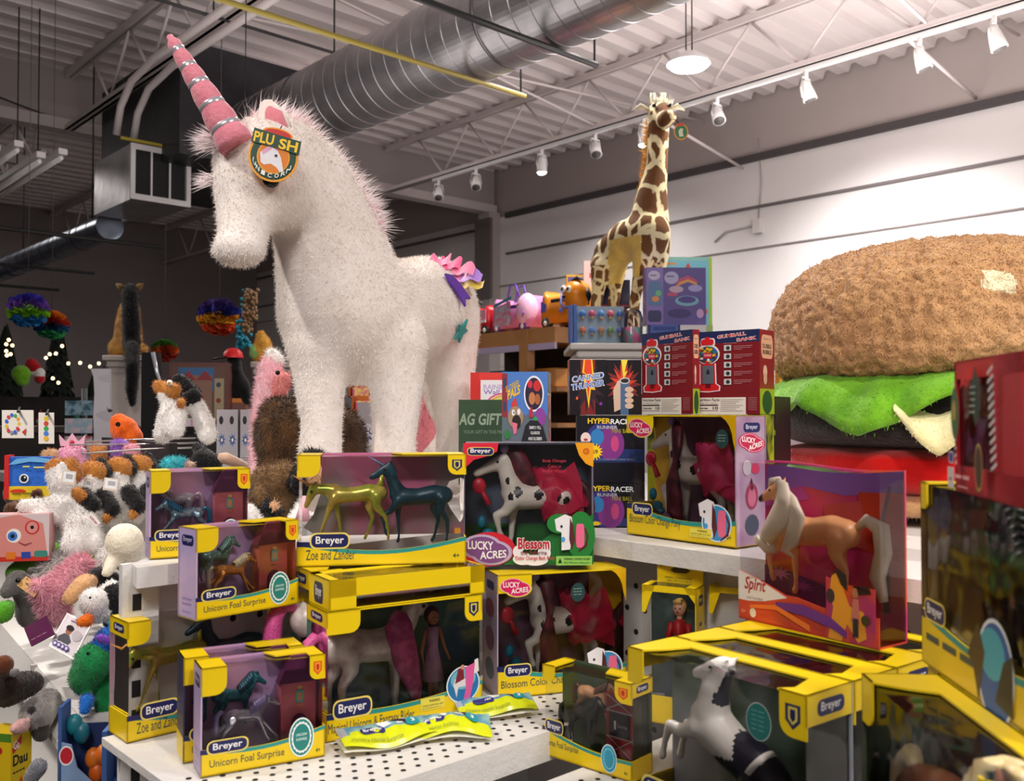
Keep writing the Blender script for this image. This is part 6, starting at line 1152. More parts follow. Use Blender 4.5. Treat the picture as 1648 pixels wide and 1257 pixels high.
plushie('plush_toucan', 'turquoise plush lying behind the upper left foal box', 'plush', [(0, [(270, 748, 1.95, 11), (290, 746, 1.97, 11)]), (1, [(306, 748, 1.96, 7)])], (('#4cc8c8', '#2ca8c0'), ('#c8a898', '#b89080')), .005, .010, 2000)
plushie('plush_mole', 'black plush lying behind the foal box left of the tan paw', 'plush', [(0, [(325, 742, 2.1, 18), (345, 745, 2.1, 14), (318, 722, 2.12, 10)])], (BK,), .006, .005, 2000)
part_(thing('plush_paw', 'ribbed tan paw lying above the upper left foal box', 'plush', at(350, 742, 2.0)), 'paw', [at(352, 734, 2.0), at(362, 737, 2.0), at(392, 750, 2.05)], [.008, .016, .014], M('#c8a48c', .9, 0, 'plush'), .8)
# ---------- monkeys behind the front boxes
t = plushie('plush_monkey', 'large brown furry plush standing behind the front legs of the unicorn', 'plush monkey', [(0, [(446, 668, 2.72, 28), (470, 700, 2.74, 60), (520, 715, 2.76, 70), (560, 700, 2.76, 30)]), (0, [(440, 690, 2.68, 26), (442, 760, 2.66, 24), (442, 815, 2.64, 20)])], (('#6a4a2c', '#3c2818'),), .009, .022, 26000, fw=.0014, out=.5)
t = plushie('plush_gorilla', 'brown furry monkey with black face and hands lying left of the two foals box', 'plush monkey', [(0, [(430, 780, 2.0, 30), (455, 775, 2.02, 32), (440, 815, 2.0, 26)]), (0, [(418, 795, 1.96, 15), (412, 805, 1.95, 13)]), (1, [(505, 748, 1.98, 26), (488, 775, 1.98, 22)]), (2, [(512, 765, 1.95, 18)]), (1, [(440, 822, 1.93, 16), (428, 815, 1.92, 9)]), (2, [(441, 812, 1.915, 7)])], (('#8a6840', '#4c3420'), BK, ('#d8a880', '#c49468')), .006, .013, 14000)
plushie('plush_rabbit', 'white plush lying behind the foal boxes beside the monkey', 'plush', [(0, [(395, 832, 1.9, 22), (412, 845, 1.9, 16)])], (WH,), .006, .007, 2500)
part_(thing('toy_horn', 'small pink plush horn beside the monkey hand', 'plush', at(487, 838, 1.92)), 'horn', [at(487, 838, 1.92), at(490, 798, 1.92)], [.016, .004], M('#f0b0c0', .8))
t = plushie('plush_ostrich', 'pink and white fluffy plush bird standing left of the unicorn chest', 'plush bird', [(0, [(436, 590, 2.95, 18), (432, 615, 2.95, 20), (430, 645, 2.95, 22), (425, 680, 2.95, 20), (420, 722, 2.95, 18), (425, 775, 2.93, 22)]), (1, [(438, 572, 2.95, 12), (445, 580, 2.95, 12)]), (2, [(455, 610, 2.9, 13), (452, 628, 2.9, 12)])], (('#f4c8d0', '#f0b0bc'), WH, ('#f09a98', '#e88888')), .009, .018, 9000, out=.9, rnd=.6, eyes=((447, 600, 2.86, 4),))
# ---------- boxes behind the unicorn
for k in range(4):
    x = (348, 365, 386, 404)[k]
    t = pbox('puzzle_box', ('leftmost', 'second', 'third', 'rightmost')[k] + ' of the four slim grey puzzle boxes left of the brown plush', x, 782, 3.0, .034, .245, .14, [('ell', .42, .86, .2, .055, '#1c1c20'), ('star', .5, .60, .38, .10, 8, .45, '#3a6cb0', .2), ('star', .5, .60, .30, .08, 8, .4, '#2a1c24', 0), ('star', .5, .60, .14, .04, 6, .4, '#e0e0e4', 0)] + [('lines', 3, .12, .36 - .03 * i, .85, .375 - .03 * i, '#303034', 0) for i, s_ in enumerate(('The Great Maze', 'Le grand jeu', 'Gran laberinto'))], M('#a8a6ac', .35, .3), 0, None, 'toy box', 'slim grey puzzle boxes')
pbox('puzzle_box', 'wider grey puzzle box with star print between the unicorn legs', 575, 764, 2.95 * 1.05, .10, .24, .10, [('ell', .3, .55, .3, .16, '#c8c8d0'), ('star', .32, .55, .24, .14, 8, .4, '#3a4a90', .2), ('star', .32, .55, .14, .09, 6, .4, '#e8e8f0', 0), ('poly', [(.7, .32), (.95, .34), (.93, .22), (.85, .26), (.80, .18), (.72, .24)], '#242428')], M('#a8a6ac', .35, .3))
def thicken(t): return t
GT = M('#2c4a2c', .5, 0, 'print', '#24402a', 8.0)
pbox('gag_gift_box', 'dark green gift box with grey lettering behind the ballerina pony box', 738, 780, 2.4 * .985, .125, .215, .12, [('text', 'AG GIFT I', .0, .70, .98, .84, '#8fa08c', .03, 0, .15), ('text', 'YOUR GIFT IN THIS MILK', .1, .60, .95, .64, '#7a8c78', .0, 0, .1), ('ell', .35, .40, .3, .10, '#5a4a50'), ('ell', .9, .38, .3, .12, '#4a3a44')], GT)
t = pbox('wall_art_box', 'bright red and white box with rainbow print behind the slobbering dog box', 757, 660, 2.43, .19, .098, .08, [('rect', 0, 0, .12, 1, '#d82820'), ('rect', .14, .02, .95, .80, '#f4f0f4'), ('rect', .12, .80, 1, 1, '#e83830'), ('text', 'RAINBOW', .18, .55, .62, .68, '#c8b0e0', .02), ('text', 'Wall Art', .18, .42, .60, .54, '#8a70c0', .01)] + [('fan', [(.45 + r * math.cos(a), .05 + r * 1.6 * math.sin(a)) for a in [i * math.pi / 8 for i in range(1, 8)]], [(.45 + (r - .03) * math.cos(a), .05 + (r - .03) * 1.6 * math.sin(a)) for a in [i * math.pi / 8 for i in range(1, 8)]], c) for r, c in ((.26, '#e86a8c'), (.22, '#f0b030'), (.18, '#d8e040'), (.14, '#60c0a0'))], M('#d82820', .4))
# slobbering dog game
fr = [('rect', 0, 0, 1, 1, '#4a78c0'), ('rect', 0, .1, 1, .45, '#5c6874'), ('rect', 0, .42, .12, .98, '#8a2c38'), ('rect', .03, .8, .09, .92, '#28406a'), ('rect', .03, .5, .09, .62, '#28406a'), ('text', 'SLOBBER', .08, .78, .38, .86, '#c8a858', .02, .3), ('text', 'PALS', .12, .68, .40, .80, '#e8b820', .04, .3),
      ('poly', [(.2, .6), (.3, .68), (.38, .45), (.25, .42)], '#c83c38'), ('ell', .70, .72, .22, .23, '#e8e8f0'), ('ell', .70, .72, .19, .205, '#2a1838'), ('ell', .62, .84, .05, .05, '#d02838'), ('ell', .77, .82, .08, .07, '#c82828'), ('ell', .66, .66, .07, .08, '#c07848'), ('ell', .78, .65, .06, .07, '#a86038'),
      ('ell', .30, .42, .17, .14, '#a08468'), ('ell', .32, .36, .10, .09, '#241c1c'), ('ell', .25, .48, .035, .04, '#e8e8e8'), ('ell', .37, .49, .035, .04, '#e8e8e8'), ('ell', .26, .48, .012, .015, '#101010'), ('poly', [(.22, .36), (.34, .34), (.32, .22), (.26, .20)], '#d87088'), ('ell', .12, .20, .07, .06, '#2c7840'), ('ell', .84, .42, .12, .12, '#8a3c98'), ('ell', .74, .38, .05, .05, '#2c9858'), ('poly', [(.60, .50), (.64, .56), (.68, .50), (.68, .42), (.60, .42)], '#b82838'),
      ('poly', [(.42, .10), (.52, .32), (.62, .38), (.78, .38), (.90, .30), (1, .10)], '#181820'), ('text', 'SIMPLY FILL', .60, .27, .86, .31, '#e8e8e8', .01), ('text', 'SQUEEZE', .63, .20, .83, .24, '#e8e8e8', .01), ('text', 'AND SLOBBER', .58, .13, .88, .17, '#e8e8e8', .01), ('rect', 0, .06, 1, .10, '#d8d8d8'), ('rect', 0, 0, 1, .06, '#1c5c30'), ('rect', .06, -.0, .24, .07, '#e8e8e8')]
def dog_box(px, py, Y, rz, lb, sc=1.0):
    t = thing('dog_game_box', lb, 'toy box', at(px, py, Y), rz); w_, d, h = .098 * sc, .09 * sc, .168 * sc; mb = MB(); mb.box(0, w_, 0, d, 0, h, M('#18141c', .4)); art(mb, fr, fr_front(w_, h))
    art(mb, [('rect', 0, 0, 1, .72, '#a01c20'), ('rect', 0, .70, 1, .73, '#d8c8c8'), ('text', 'SLOBBER', .15, .76, .95, .88, '#8a8a94', .02, .25), ('text', 'PALS', .25, .60, .95, .76, '#d8a020', .04, .25), ('ell', .5, .36, .34, .22, '#4a3428'), ('ell', .5, .30, .22, .14, '#1c1618'), ('ell', .38, .44, .07, .05, '#d8d8d8'), ('ell', .62, .44, .07, .05, '#d8d8d8'), ('poly', [(.42, .28), (.6, .28), (.58, .12), (.46, .12)], '#c85c74')], fr_right(w_, d, h)); mb.build('carton', t); return t
dz = lambda Y, px, z: (px, HY - (z - EYE) * F / Y, Y)
hb = thing('plain_carton', 'dark carton under the slobbering dog box behind the ballerina pony box', 'carton', (at(800, 0, 2.0).x - .004, 2.0, ZT)); mb = MB(); mb.box(0, .15, .0, .12, 0, .155, M('#2a2430', .5)); mb.build('carton', hb)
dog_box(*dz(2.0, 808, ZT + .1555), -.12, 'box with a drooling pug and blue sky print, right of the green gift box')
def thunder(x, Y, z, lb, rz):
    w_, h, d = .078, .118, .078; t = thing('thunder_tube_box', lb, 'toy box', at(*dz(Y, x, z)), rz, 'thunder tube boxes'); mb = MB(); mb.box(0, w_, 0, d, 0, h, M('#120c14', .35)); mb.box(0, w_, 0, d, h, h + .001, M('#c8c8cc', .3))
    its = [('rect', .3, 0, .7, 1, '#7a1418'), ('star', .5, .5, .49, .49, 14, .5, '#2a1020', .1), ('poly', [(.38, 1), (.62, 1), (.66, .72), (.60, .70), (.70, .45), (.58, .46), (.52, .12), (.44, .48), (.36, .46), (.42, .74), (.34, .76)], '#f0c020'), ('poly', [(.42, 1), (.58, 1), (.61, .74), (.54, .70), (.62, .50), (.54, .50), (.51, .28), (.47, .52), (.42, .50), (.47, .72), (.39, .78)], '#e04018'),
           ('text', 'CANNED', .06, .62, .94, .74, '#e8e8f0', .06, .1), ('text', 'CANNED', .08, .63, .92, .73, '#5a80c0', .02, .1), ('text', 'THUNDER', .04, .48, .96, .60, '#e8e8f0', .06, .1), ('text', 'THUNDER', .06, .49, .94, .59, '#3a68b8', .02, .1), ('ell', .2, .3, .03, .03, '#e06020'), ('ell', .85, .2, .04, .03, '#7a30a0')]
    it2 = [('star', .5, .55, .5, .44, 12, .5, '#7a1c20', 0), ('star', .5, .55, .40, .40, 12, .4, '#d84020', .2), ('poly', [(.25, .05), (.22, .45), (.35, .62), (.42, .62), (.42, .1)], '#d8b8a0'), ('poly', [(.42, 0), (.42, .60), (.66, .60), (.64, 0)], '#4a6890'), ('ell', .54, .62, .14, .06, '#c8c8cc'), ('ell', .54, .62, .11, .04, '#202024')] + [('ell', .66, .46 - .1 * i, .12, .05, '#dcbca4') for i in range(4)] + [('poly', [(.5, .64), (.44, 1), (.62, 1), (.54, .78), (.62, .8)], '#f0d040')]
    art(mb, its, fr_left(d, h)); art(mb, it2 if k % 2 == 0 else its, fr_front(w_, h)); art(mb, its, fr_right(w_, d, h)); mb.build('carton', t); return t
k = 0
H1 = Vector((.135, 1.94)); 
for i, (z, hh, lb) in enumerate(((ZT, .090, 'lower black box with night sky print and yellow burst behind the spotted pony'), (ZT + .091, .139, 'upper black box with night sky print under the thunder boxes'))):
    t = thing('night_ball_box', lb, 'toy box', (H1.x, H1.y, z), -.05, 'night sky boxes'); w_ = .14; mb = MB(); mb.box(0, w_, 0, .13, 0, hh, M('#0c0c18', .35)); s0 = .139 / hh; off = 1 - s0
    f = lambda s, q, e, hh=hh: (s * w_, -e, hh - (1 - q) * .139)
    cl = [('rect', 0, .30, 1, .50, '#12285c'), ('ell', .40, .62, .28, .28, '#2a2c7c'), ('ell', .50, .58, .20, .25, '#7a2c80'), ('ell', .30, .68, .10, .12, '#2a78b8'), ('ell', .56, .58, .06, .12, '#c04078'), ('text', 'HYPER', .16, .88, .50, .96, '#e8c020', .03), ('text', 'RACER', .50, .87, .84, .95, '#e8e8e8', .02), ('text', 'RUNNER', .30, .80, .60, .85, '#b8b8c0', .02), ('text', 'MINI BALL', .52, .74, .82, .80, '#a8a020', .0), ('ell', .13, .66, .075, .09, '#e8d0c8'), ('ell', .13, .64, .03, .02, '#a83040'), ('text', 'INCLUDES RACING BALL', .24, .33, .86, .36, '#8090b0', 0)]
    if hh > .1: cl += [('star', .27, .46, .12, .13, 14, .6, '#f0c818', 0), ('text', '59', .22, .43, .31, .49, '#302808', .02)]
    else: cl += [('star', .27, .40, .10, .04, 12, .6, '#f0c818', 0)]
    cl = [e for e in cl] if hh > .1 else [('rect', 0, .36, 1, .48, '#12285c')] + cl[1:-2] + cl[-1:]
    art(mb, cl, f); mb.build('carton', t)
k = 1; thunder(917, 1.99, ZT + .2315, 'black box with orange lightning bolt and blue lettering, left of the pair', .0); k = 0; thunder(974, 2.0, ZT + .2315, 'black box with a hand holding a can, right of the pair beside the gumball boxes', .0)
# gumball boxes on cartons
def gum_items():
    it = [('rect', 0, 0, 1, 1, '#7c1420'), ('poly', [(0, .82), (1, .82), (1, 1), (0, 1)], '#1a2858'), ('text', 'GUMBALL', .36, .90, .80, .955, '#f0e0e0', .07, .08), ('text', 'GUMBALL', .37, .905, .79, .95, '#c81c28', .02, .08), ('text', 'BANK', .66, .84, .96, .89, '#f0e0e0', .07, .08), ('text', 'BANK', .67, .845, .95, .885, '#c81c28', .02, .08)]
    o = lambda g: [(.20 - .13 - g, .50), (.20 - .05 - g * .5, .44 + g), (.20 - .11 - g, .20), (.20 - .15 - g, .17), (.20 - .14 - g, .11 - g * .5), (.20 + .14 + g, .11 - g * .5), (.20 + .17 + g, .17), (.20 + .11 + g, .22), (.20 + .10 + g, .46)]
    it += [('ell', .21, .66, .19, .15, '#e8e0e4'), ('poly', [(.04, .10), (.03, .18), (.08, .22), (.08, .52), (.34, .52), (.35, .22), (.41, .18), (.40, .11), (.22, .09)], '#e8e0e4'), ('rr', .10, .77, .33, .90, '#e8e0e4'), ('poly', [(.055, .115), (.05, .175), (.10, .22), (.10, .52), (.32, .52), (.33, .22), (.39, .175), (.38, .12), (.22, .105)], '#d01c24'), ('ell', .21, .65, .165, .13, '#40404c')]
    rr = random.Random(4)
    for _ in range(42):
        a = rr.random() * 6.28; q = rr.random() ** .5; it.append(('ell', .21 + .15 * q * math.cos(a), .65 + .115 * q * math.sin(a), .022, .018, rr.choice(['#d82828', '#e0b820', '#2a60c0', '#e07818', '#e8e8e8', '#2a9848'])))
    it += [('rr', .14, .60, .29, .68, '#c82438'), ('text', 'DUBBLE', .16, .63, .27, .66, '#e8d8d8', .01), ('rr', .11, .80, .31, .885, '#d01c24'), ('ell', .21, .90, .04, .02, '#d01c24'), ('rect', .13, .22, .31, .49, '#5a6470'), ('poly', [(.19, .36), (.25, .36), (.24, .42), (.22, .44), (.20, .42)], '#242830'), ('rect', .18, .16, .26, .22, '#5c1018')]
    for i in range(5):
        y = .70 - .125 * i; it += [('rect', .47, y, .58, y + .085, '#c8ccd0'), ('ell', .53, y + .04, .03, .03, '#30383c'), ('rect', .62, y + .06, .90, y + .066, '#c09098'), ('rect', .62, y + .035, .88, y + .041, '#c09098'), ('rect', .62, y + .012, .74, y + .018, '#c09098')]
    it += [('text', 'INSTRUCTIONS', .47, .805, .66, .815, '#d8b0b8', .0)]
    return it
def gum_box(A, B, h, d, lb, bottom):
    t = thing('gumball_bank_box', lb, 'toy box', A, math.atan2(B.y - A.y, B.x - A.x), 'gumball bank boxes'); w_ = (Vector(B) - Vector(A)).length; mb = MB(); mb.box(0, w_, 0, d, 0, h, M('#7c1420', .35)); f0 = fr_front(w_, h)
    lab = [('rect', .02, .0, .80, .20, '#e8e0d4'), ('text', 'Nutrition Facts', .04, .155, .40, .19, '#181818', .02), ('rect', .03, .10, .38, .115, '#181818'), ('text', 'Serving size 1 piece', .04, .125, .36, .14, '#303030', .01), ('text', 'Calories', .04, .06, .22, .085, '#181818', .02), ('text', '10', .30, .055, .38, .09, '#181818', .02), ('rect', .03, .04, .38, .045, '#404040')] + [('rect', .42, .17 - .022 * i, .76 - .05 * (i % 3), .175 - .022 * i, '#9a948c') for i in range(7)] + [('rect', .84, .19 - .02 * i, .97, .195 - .02 * i, '#b88088') for i in range(8)]
    art(mb, gum_items()[:5 + 0] + gum_items()[5:], lambda s, q, e: f0(s, .19 + q * .81, e), .00003); art(mb, [('rect', 0, 0, 1, .25, '#7c1420')] + lab, lambda s, q, e: f0(s, q, e + .0028))
    art(mb, [('rect', 0, 0, 1, .30, '#8a9a1c'), ('ell', .5, .14, .34, .14, '#1c3c20'), ('rr', .10, .66, .9, .94, '#c89878'), ('text', 'HOME OF THE', .25, .88, .75, .90, '#5a3c30', 0), ('text', 'DUBBLE', .2, .78, .8, .83, '#241814', .02), ('text', 'BUBBLE', .2, .71, .8, .76, '#241814', .02), ('ell', .35, .50, .14, .08, '#c8a088'), ('ell', .35, .42, .12, .07, '#b89078')], fr_right(w_, d, h)); mb.build('carton', t); return t
gum_box(Vector((.279, 2.0, 1.598)), Vector((.366, 1.885, 1.598)), .172, .02, 'red gumball bank box with nutrition label, left one of the pair', 0)
gum_box(Vector((.384, 1.96, 1.598)), Vector((.498, 1.872, 1.598)), .172, .075, 'red gumball bank box nearest the burger, right one of the pair', 0)
t = thing('gum_carton', 'yellow green carton carrying the gumball bank boxes', 'carton', (.285, 1.99, ZT), math.atan2(-.13, .22)); mb = MB(); mb.box(.0, .25, 0.01, .085, 0, .232, M('#a8a81c', .5, 0, 'print', '#1c3420', 18.0)); mb.build('carton', t)
# ---------- around the giraffe
z0 = 2.0315
t = thing('balloon_game_box', 'clear pale box with ten small balloons on the white pedestal', 'toy box', onz(916, 553, z0), .06); t.location.y = PG.y - .33; t.location.x = at(916, 0, PG.y - .33).x; w_, h = .35, .235
mb = MB(); mb.box(0, w_, .07, .075, 0, h, M('#9ab0c0', .4)); mb.box(0, .02, 0, .07, 0, h, M('#4a78c8', .4)); mb.box(.025, .045, 0, .07, 0, h, M('#4a78c8', .4)); mb.box(0, w_, 0, .07, 0, .004, M('#9ab0c0', .4)); art(mb, [('lines', 1, .1, .35, .9, .65, '#d8a0b0', .02)], lambda s, q, e: (.01 + q * .01, -e, s * h)); mb.build('carton', t)
cols_ = ['#3a7cc0', '#c8486a', '#4a88c8', '#d05c68', '#3a6cb0', '#e07850', '#6a8cd8', '#c89070', '#7aa86a', '#6a78b0']
for i in range(10):
    x = .085 + (i % 5) * .058; z = h * (.70 if i < 5 else .27); mb = MB(); mb.ell((x, .035, z + .02), (.020, .018, .022), M(cols_[i], .3), 12, 8); mb.tube([(x, .035, z + .005), (x, .035, z - .02)], [.012, .007], M('#b89a6a', .5), 8); b_ = mb.build('balloon_figure', t)
mb = MB(); mb.quad((0, 0, 0), (w_, 0, 0), (w_, 0, h), (0, 0, h), FILM); mb.build('window', t)
t = thing('glass_jar', 'shiny clear jar package with rainbow contents right of the balloon box', 'toy package', (.742, 5.785, z0)); mb = MB(); mb.lathe([(0, .004), (.055, .004), (.06, .05), (.055, .10), (0, .10)], M('#6ac0b0', .3, 0, 'print', '#e070a0', 20.0), 20); mb.build('contents', t); mb = MB(); mb.lathe([(.07, 0), (.072, .16), (.06, .20), (.03, .22), (0, .22)], BLIST, 20); mb.build('shell', t)
t = thing('gift_box', 'dark purple ribboned gift box behind the giraffe legs', 'gift box', (at(958, 0, 6.29).x, 6.285, z0)); mb = MB(); mb.box(0, .23, 0, .09, 0, .47, M('#1c1238', .4)); mb.box(.105, .118, -.003, .093, 0, .472, M('#8a6a70', .4)); mb.box(-.002, .232, -.003, 0, .29, .30, M('#a02038', .4)); mb.build('box', t)
pbox('rainbow_playset_box', 'lavender toy box with rainbow print right of the giraffe legs', 1040, 560, 5.75, .35, .0, .12, [], WHITE) if False else None
t = thing('rainbow_playset_box', 'lavender toy box with rainbow print right of the giraffe legs', 'toy box', (at(1034, 0, 5.85).x, 5.72, z0 + .112), .05); w_, h = .37, .355; mb = MB(); mb.box(0, w_, 0, .12, 0, h, M('#8a78b8', .4))
art(mb, [('rect', .28, 0, 1, 1, '#5c4c94'), ('rect', 0, 0, .28, 1, '#8a70b8'), ('rr', .02, .32, .27, .76, '#5a78a8'), ('ell', .13, .86, .10, .08, '#c8c0dc'), ('lines', 1, .06, .84, .20, .88, '#4a3a80', .02), ('fan', [(.45, .62), (.55, .80), (.70, .86), (.85, .78)], [(.45, .58), (.55, .74), (.70, .80), (.85, .73)], '#c84878'), ('fan', [(.45, .58), (.55, .74), (.70, .80), (.85, .73)], [(.45, .55), (.55, .69), (.70, .75), (.85, .69)], '#e0a050'), ('ell', .5, .62, .12, .06, '#c8a8c0'), ('ell', .82, .64, .12, .06, '#a8a0d8'), ('ell', .42, .82, .12, .11, '#b8b0d8'), ('lines', 1, .34, .82, .5, .87, '#5a4a8c', .02), ('ell', .68, .42, .2, .09, '#7ab0c8'), ('ell', .68, .44, .15, .06, '#4a3888'), ('rect', .35, .5, .52, .56, '#c04878'), ('ell', .55, .2, .2, .08, '#3a2c70'), ('ell', .15, .45, .06, .05, '#e89040'), ('ell', .2, .55, .05, .05, '#68c088'), ('ell', .9, .2, .06, .08, '#c8a0d0'), ('rr', .02, .05, .25, .25, '#2c2860')], fr_front(w_, h)); mb.build('carton', t)
t = thing('craft_playset_box', 'large light blue toy box with green edge behind the lavender box', 'toy box', (at(1040, 0, 6.2).x, 6.12, z0), .05); w_, h = .42, .60; mb = MB(); mb.box(0, w_, 0, .1, 0, h, M('#8ac8c0', .4)); art(mb, [('rect', 0, 0, .10, 1, '#c8d850'), ('rect', 0, .4, .08, .6, '#e8a030'), ('rect', .12, .1, .94, .96, '#78c4d8'), ('poly', [(.5, .78), (.62, .94), (.74, .78)], '#d83830'), ('rect', .52, .7, .72, .78, '#e8d8c8'), ('lines', 1, .2, .9, .5, .95, '#e89030', .02), ('rect', .95, 0, 1, 1, '#a8d040'), ('ell', .85, .4, .08, .05, '#d86838')], fr_front(w_, h))
art(mb, [('rect', 0, 0, 1, 1, '#7ab8c8'), ('rect', .1, .6, .9, .8, '#c8d0b8')], fr_right(w_, .1, h)); mb.build('carton', t)
for x, Y, w_, h, c, lb in ((1062, 5.85, .0, 0, '', ''),): pass
for px, wd, c, its, lb in ((1040, .17, '#3c5cb0', [('ell', .4, .3, .3, .2, '#a0b8e8'), ('rect', .1, .7, .9, .9, '#1c3a88')], 'low blue box under the lavender toy box'), (1086, .20, '#e4dce0', [('ell', .3, .5, .1, .2, '#d84858'), ('rect', .8, 0, 1, 1, '#a8c878'), ('lines', 1, .45, .5, .7, .7, '#8a8090', 0)], 'low white box under the lavender toy box')):
    t = thing('small_game_box', lb, 'toy box', (at(px, 0, 5.85).x, 5.71, z0)); mb = MB(); mb.box(0, wd, 0, .13, 0, .11, M(c, .45)); art(mb, its, fr_front(wd, .11), .0003); mb.build('carton', t)
# lion print box and pink box on the wall shelf
zsh = 2.2015
def onshelf(px, off): 
    # point on the wooden shelf seen at column px, pushed back by off
    d_ = Vector((B.x - A.x, B.y - A.y)).normalized(); return None
SA = Vector((ws.location.x, ws.location.y)); SD = Vector((math.cos(rzw), math.sin(rzw))); SN = Vector((-SD.y, SD.x))
def shelf_pt(px, off):
    a = (px - CX) / F; p = SA + SN * off; k = (a * p.y - p.x) / (SD.x - a * SD.y); return p + SD * k
def ride_case(px, L_, H_, body, trim, name, label, off=.15, T_=.22, deco='stripe'):
    p = shelf_pt(px, off); t = thing(name, label, 'suitcase', (p.x, p.y, zsh), rzw); m = M(body, .3); m2 = M(trim, .35); mb = MB()
    prof = []; n = 24
    for i in range(n + 1):
        s = i / n; z = H_ * (.80 + .12 * math.cos(s * 2 * math.pi) ** 3 + .06 * math.cos(s * 4 * math.pi)); e = min(1, math.sin(math.pi * min(max(s, .001), .999)) * 4) ** .5; prof.append((s * L_, .04 + (z - .04) * (.35 + .65 * e)))
    for side, y in ((0, 0), (1, T_)): pass
    secs = [(0, .90), (.03, 1.0), (T_ - .03, 1.0), (T_, .90)]; vs = []; cnt = 0
    for y, k in secs: vs += [(L_ / 2 + (x - L_ / 2) * k, y, z * (k if k == 1 else .94)) for x, z in prof] + [(L_ / 2 + (x - L_ / 2) * k, y, .035) for x, z in reversed(prof)]
    q = 2 * (n + 1); fs = [tuple(range(q)), tuple(reversed(range(3 * q, 4 * q)))]
    for r in range(3): fs += [(r * q + i, (r + 1) * q + i, (r + 1) * q + (i + 1) % q, r * q + (i + 1) % q) for i in range(q)]
    mb.add(vs, fs, m, True); mb.build('shell', t)
    for x in (.16 * L_, .84 * L_):
        for y in (0.02, T_ - .02): mb = MB(); mb.tube([(x, y - .022, .04), (x, y + .022, .04)], .04, m2, 18); mb.tube([(x, y - .026, .04), (x, y - .02, .04)], .018, WHITE, 12); mb.build('wheel', t)
    mb = MB(); mb.box(L_ * .3, L_ * .7, -.004, .0, H_ * .60, H_ * .68, m2); mb.build('strap', t)
    return t, m, m2
t, m, m2 = ride_case(868, .42, .30, '#e88a14', '#2a2c30', 'ride_on_suitcase', 'orange ride-on suitcase with animal face and blue scarf beside the giraffe', .10)
mb = MB(); mb.ell((.37, .02, .22), (.10, .11, .10), m, 20, 12); hd = mb.build('head', t)
mb = MB(); mb.ell((.34, -.085, .25), (.022, .012, .026), WHITE, 12, 8); mb.ell((.395, -.085, .245), (.022, .012, .026), WHITE, 12, 8); mb.ell((.34, -.096, .25), (.010, .006, .013), BLACK, 10, 6); mb.ell((.395, -.096, .245), (.010, .006, .013), BLACK, 10, 6); mb.build('eye', hd)
mb = MB(); mb.ell((.362, -.10, .195), (.016, .012, .012), BLACK, 12, 8); mb.build('nose', hd)
mb = MB(); mb.tube([(.36, -.03, .31), (.40, .0, .33), (.45, .0, .31)], [.006, .03, .008], M('#1a1a1c', .4), 10, flat=.4); mb.tube([(.46, .03, .26), (.475, .03, .20), (.47, .03, .14)], [.01, .03, .012], M('#1a1a1c', .4), 10, flat=.4); mb.build('ear', hd)
mb = MB(); mb.tube([(.27, -.03, .24), (.29, -.06, .16), (.35, -.08, .12), (.44, -.06, .13)], .009, M('#6878d0', .5), 8); mb.ell((.30, -.07, .11), (.02, .01, .018), M('#6878d0', .5), 8, 6); mb.build('scarf', t)
mb = MB(); mb.add([(.02, -.003, .2), (.08, -.003, .17), (.07, -.003, .12), (.02, -.003, .12)], [(0, 1, 2, 3)], M('#4a5cc0', .5)); mb.build('badge', t)
t, m, m2 = ride_case(790, .44, .30, '#e88ac4', '#5a2c90', 'ride_on_suitcase', 'pink ride-on suitcase with purple wheels, long handles and a face', .12)
mb = MB(); mb.add([(.05, -.006, .05), (.24, -.006, .06), (.24, -.006, .24), (.05, -.006, .20)], [(0, 1, 2, 3)], M('#a8b8c8', .4, 0, 'print', '#c87898', 25.0)); mb.add([(.04, -.007, .20), (.25, -.007, .25), (.25, -.007, .275), (.04, -.007, .225)], [(0, 1, 2, 3)], M('#3a8a98', .4)); mb.build('side_print', t)
mb = MB(); mb.ell((.37, .05, .16), (.08, .09, .13), M('#f0b8dc', .35), 18, 12); hd = mb.build('head', t)
mb = MB(); mb.ell((.36, -.036, .20), (.008, .005, .010), M('#8a3060', .4), 8, 6); mb.tube([(.40, -.03, .15), (.415, -.028, .13), (.40, -.03, .11)], [.004, .008, .004], M('#9a50c0', .4), 8); mb.build('eye', hd)
for y in (.06, .14): mb = MB(); mb.tube([(.12, y, .24), (.16, y, .36), (.22, y, .37), (.27, y, .26)], .007, M('#6a40b0', .4), 8); mb.build('handle', t)
t, m, m2 = ride_case(752, .26, .26, '#c81c2c', '#1c1c20', 'ride_on_suitcase', 'red and pink ride-on suitcase at the left end of the wooden shelf', .12)
mb = MB(); mb.box(.02, .24, -.006, -.001, .12, .20, M('#e8a0b8', .4)); mb.box(.02, .24, -.008, -.002, .10, .12, WHITE); mb.tube([(.02, .05, .22), (.05, .05, .29), (.12, .05, .26)], [.01, .02, .01], M('#1c1c20', .4), 8); mb.build('ear', t)
for px, w_, h, c, it_, lb in ((912, .16, .42, '#d8b040', [('rect', .06, .04, .94, .96, '#5a5c9c'), ('ell', .55, .6, .28, .22, '#a898b8')], 'yellow framed picture box behind the orange suitcase'), (940, .2, .50, '#f0dce0', [('rect', .1, .1, .9, .16, '#d89aa8'), ('rect', .1, .3, .9, .36, '#e0a8b0'), ('rect', .1, .5, .6, .55, '#d88898'), ('rect', .2, .75, .5, .82, '#c86878')], 'pale pink box behind the giraffe hind legs')):
    p = shelf_pt(px, .36); t = thing('picture_box', lb, 'toy box', (p.x, p.y, zsh), .05); mb = MB(); mb.box(0, w_, 0, .05, 0, h, M(c, .5)); art(mb, it_, fr_front(w_, h)); mb.build('carton', t)
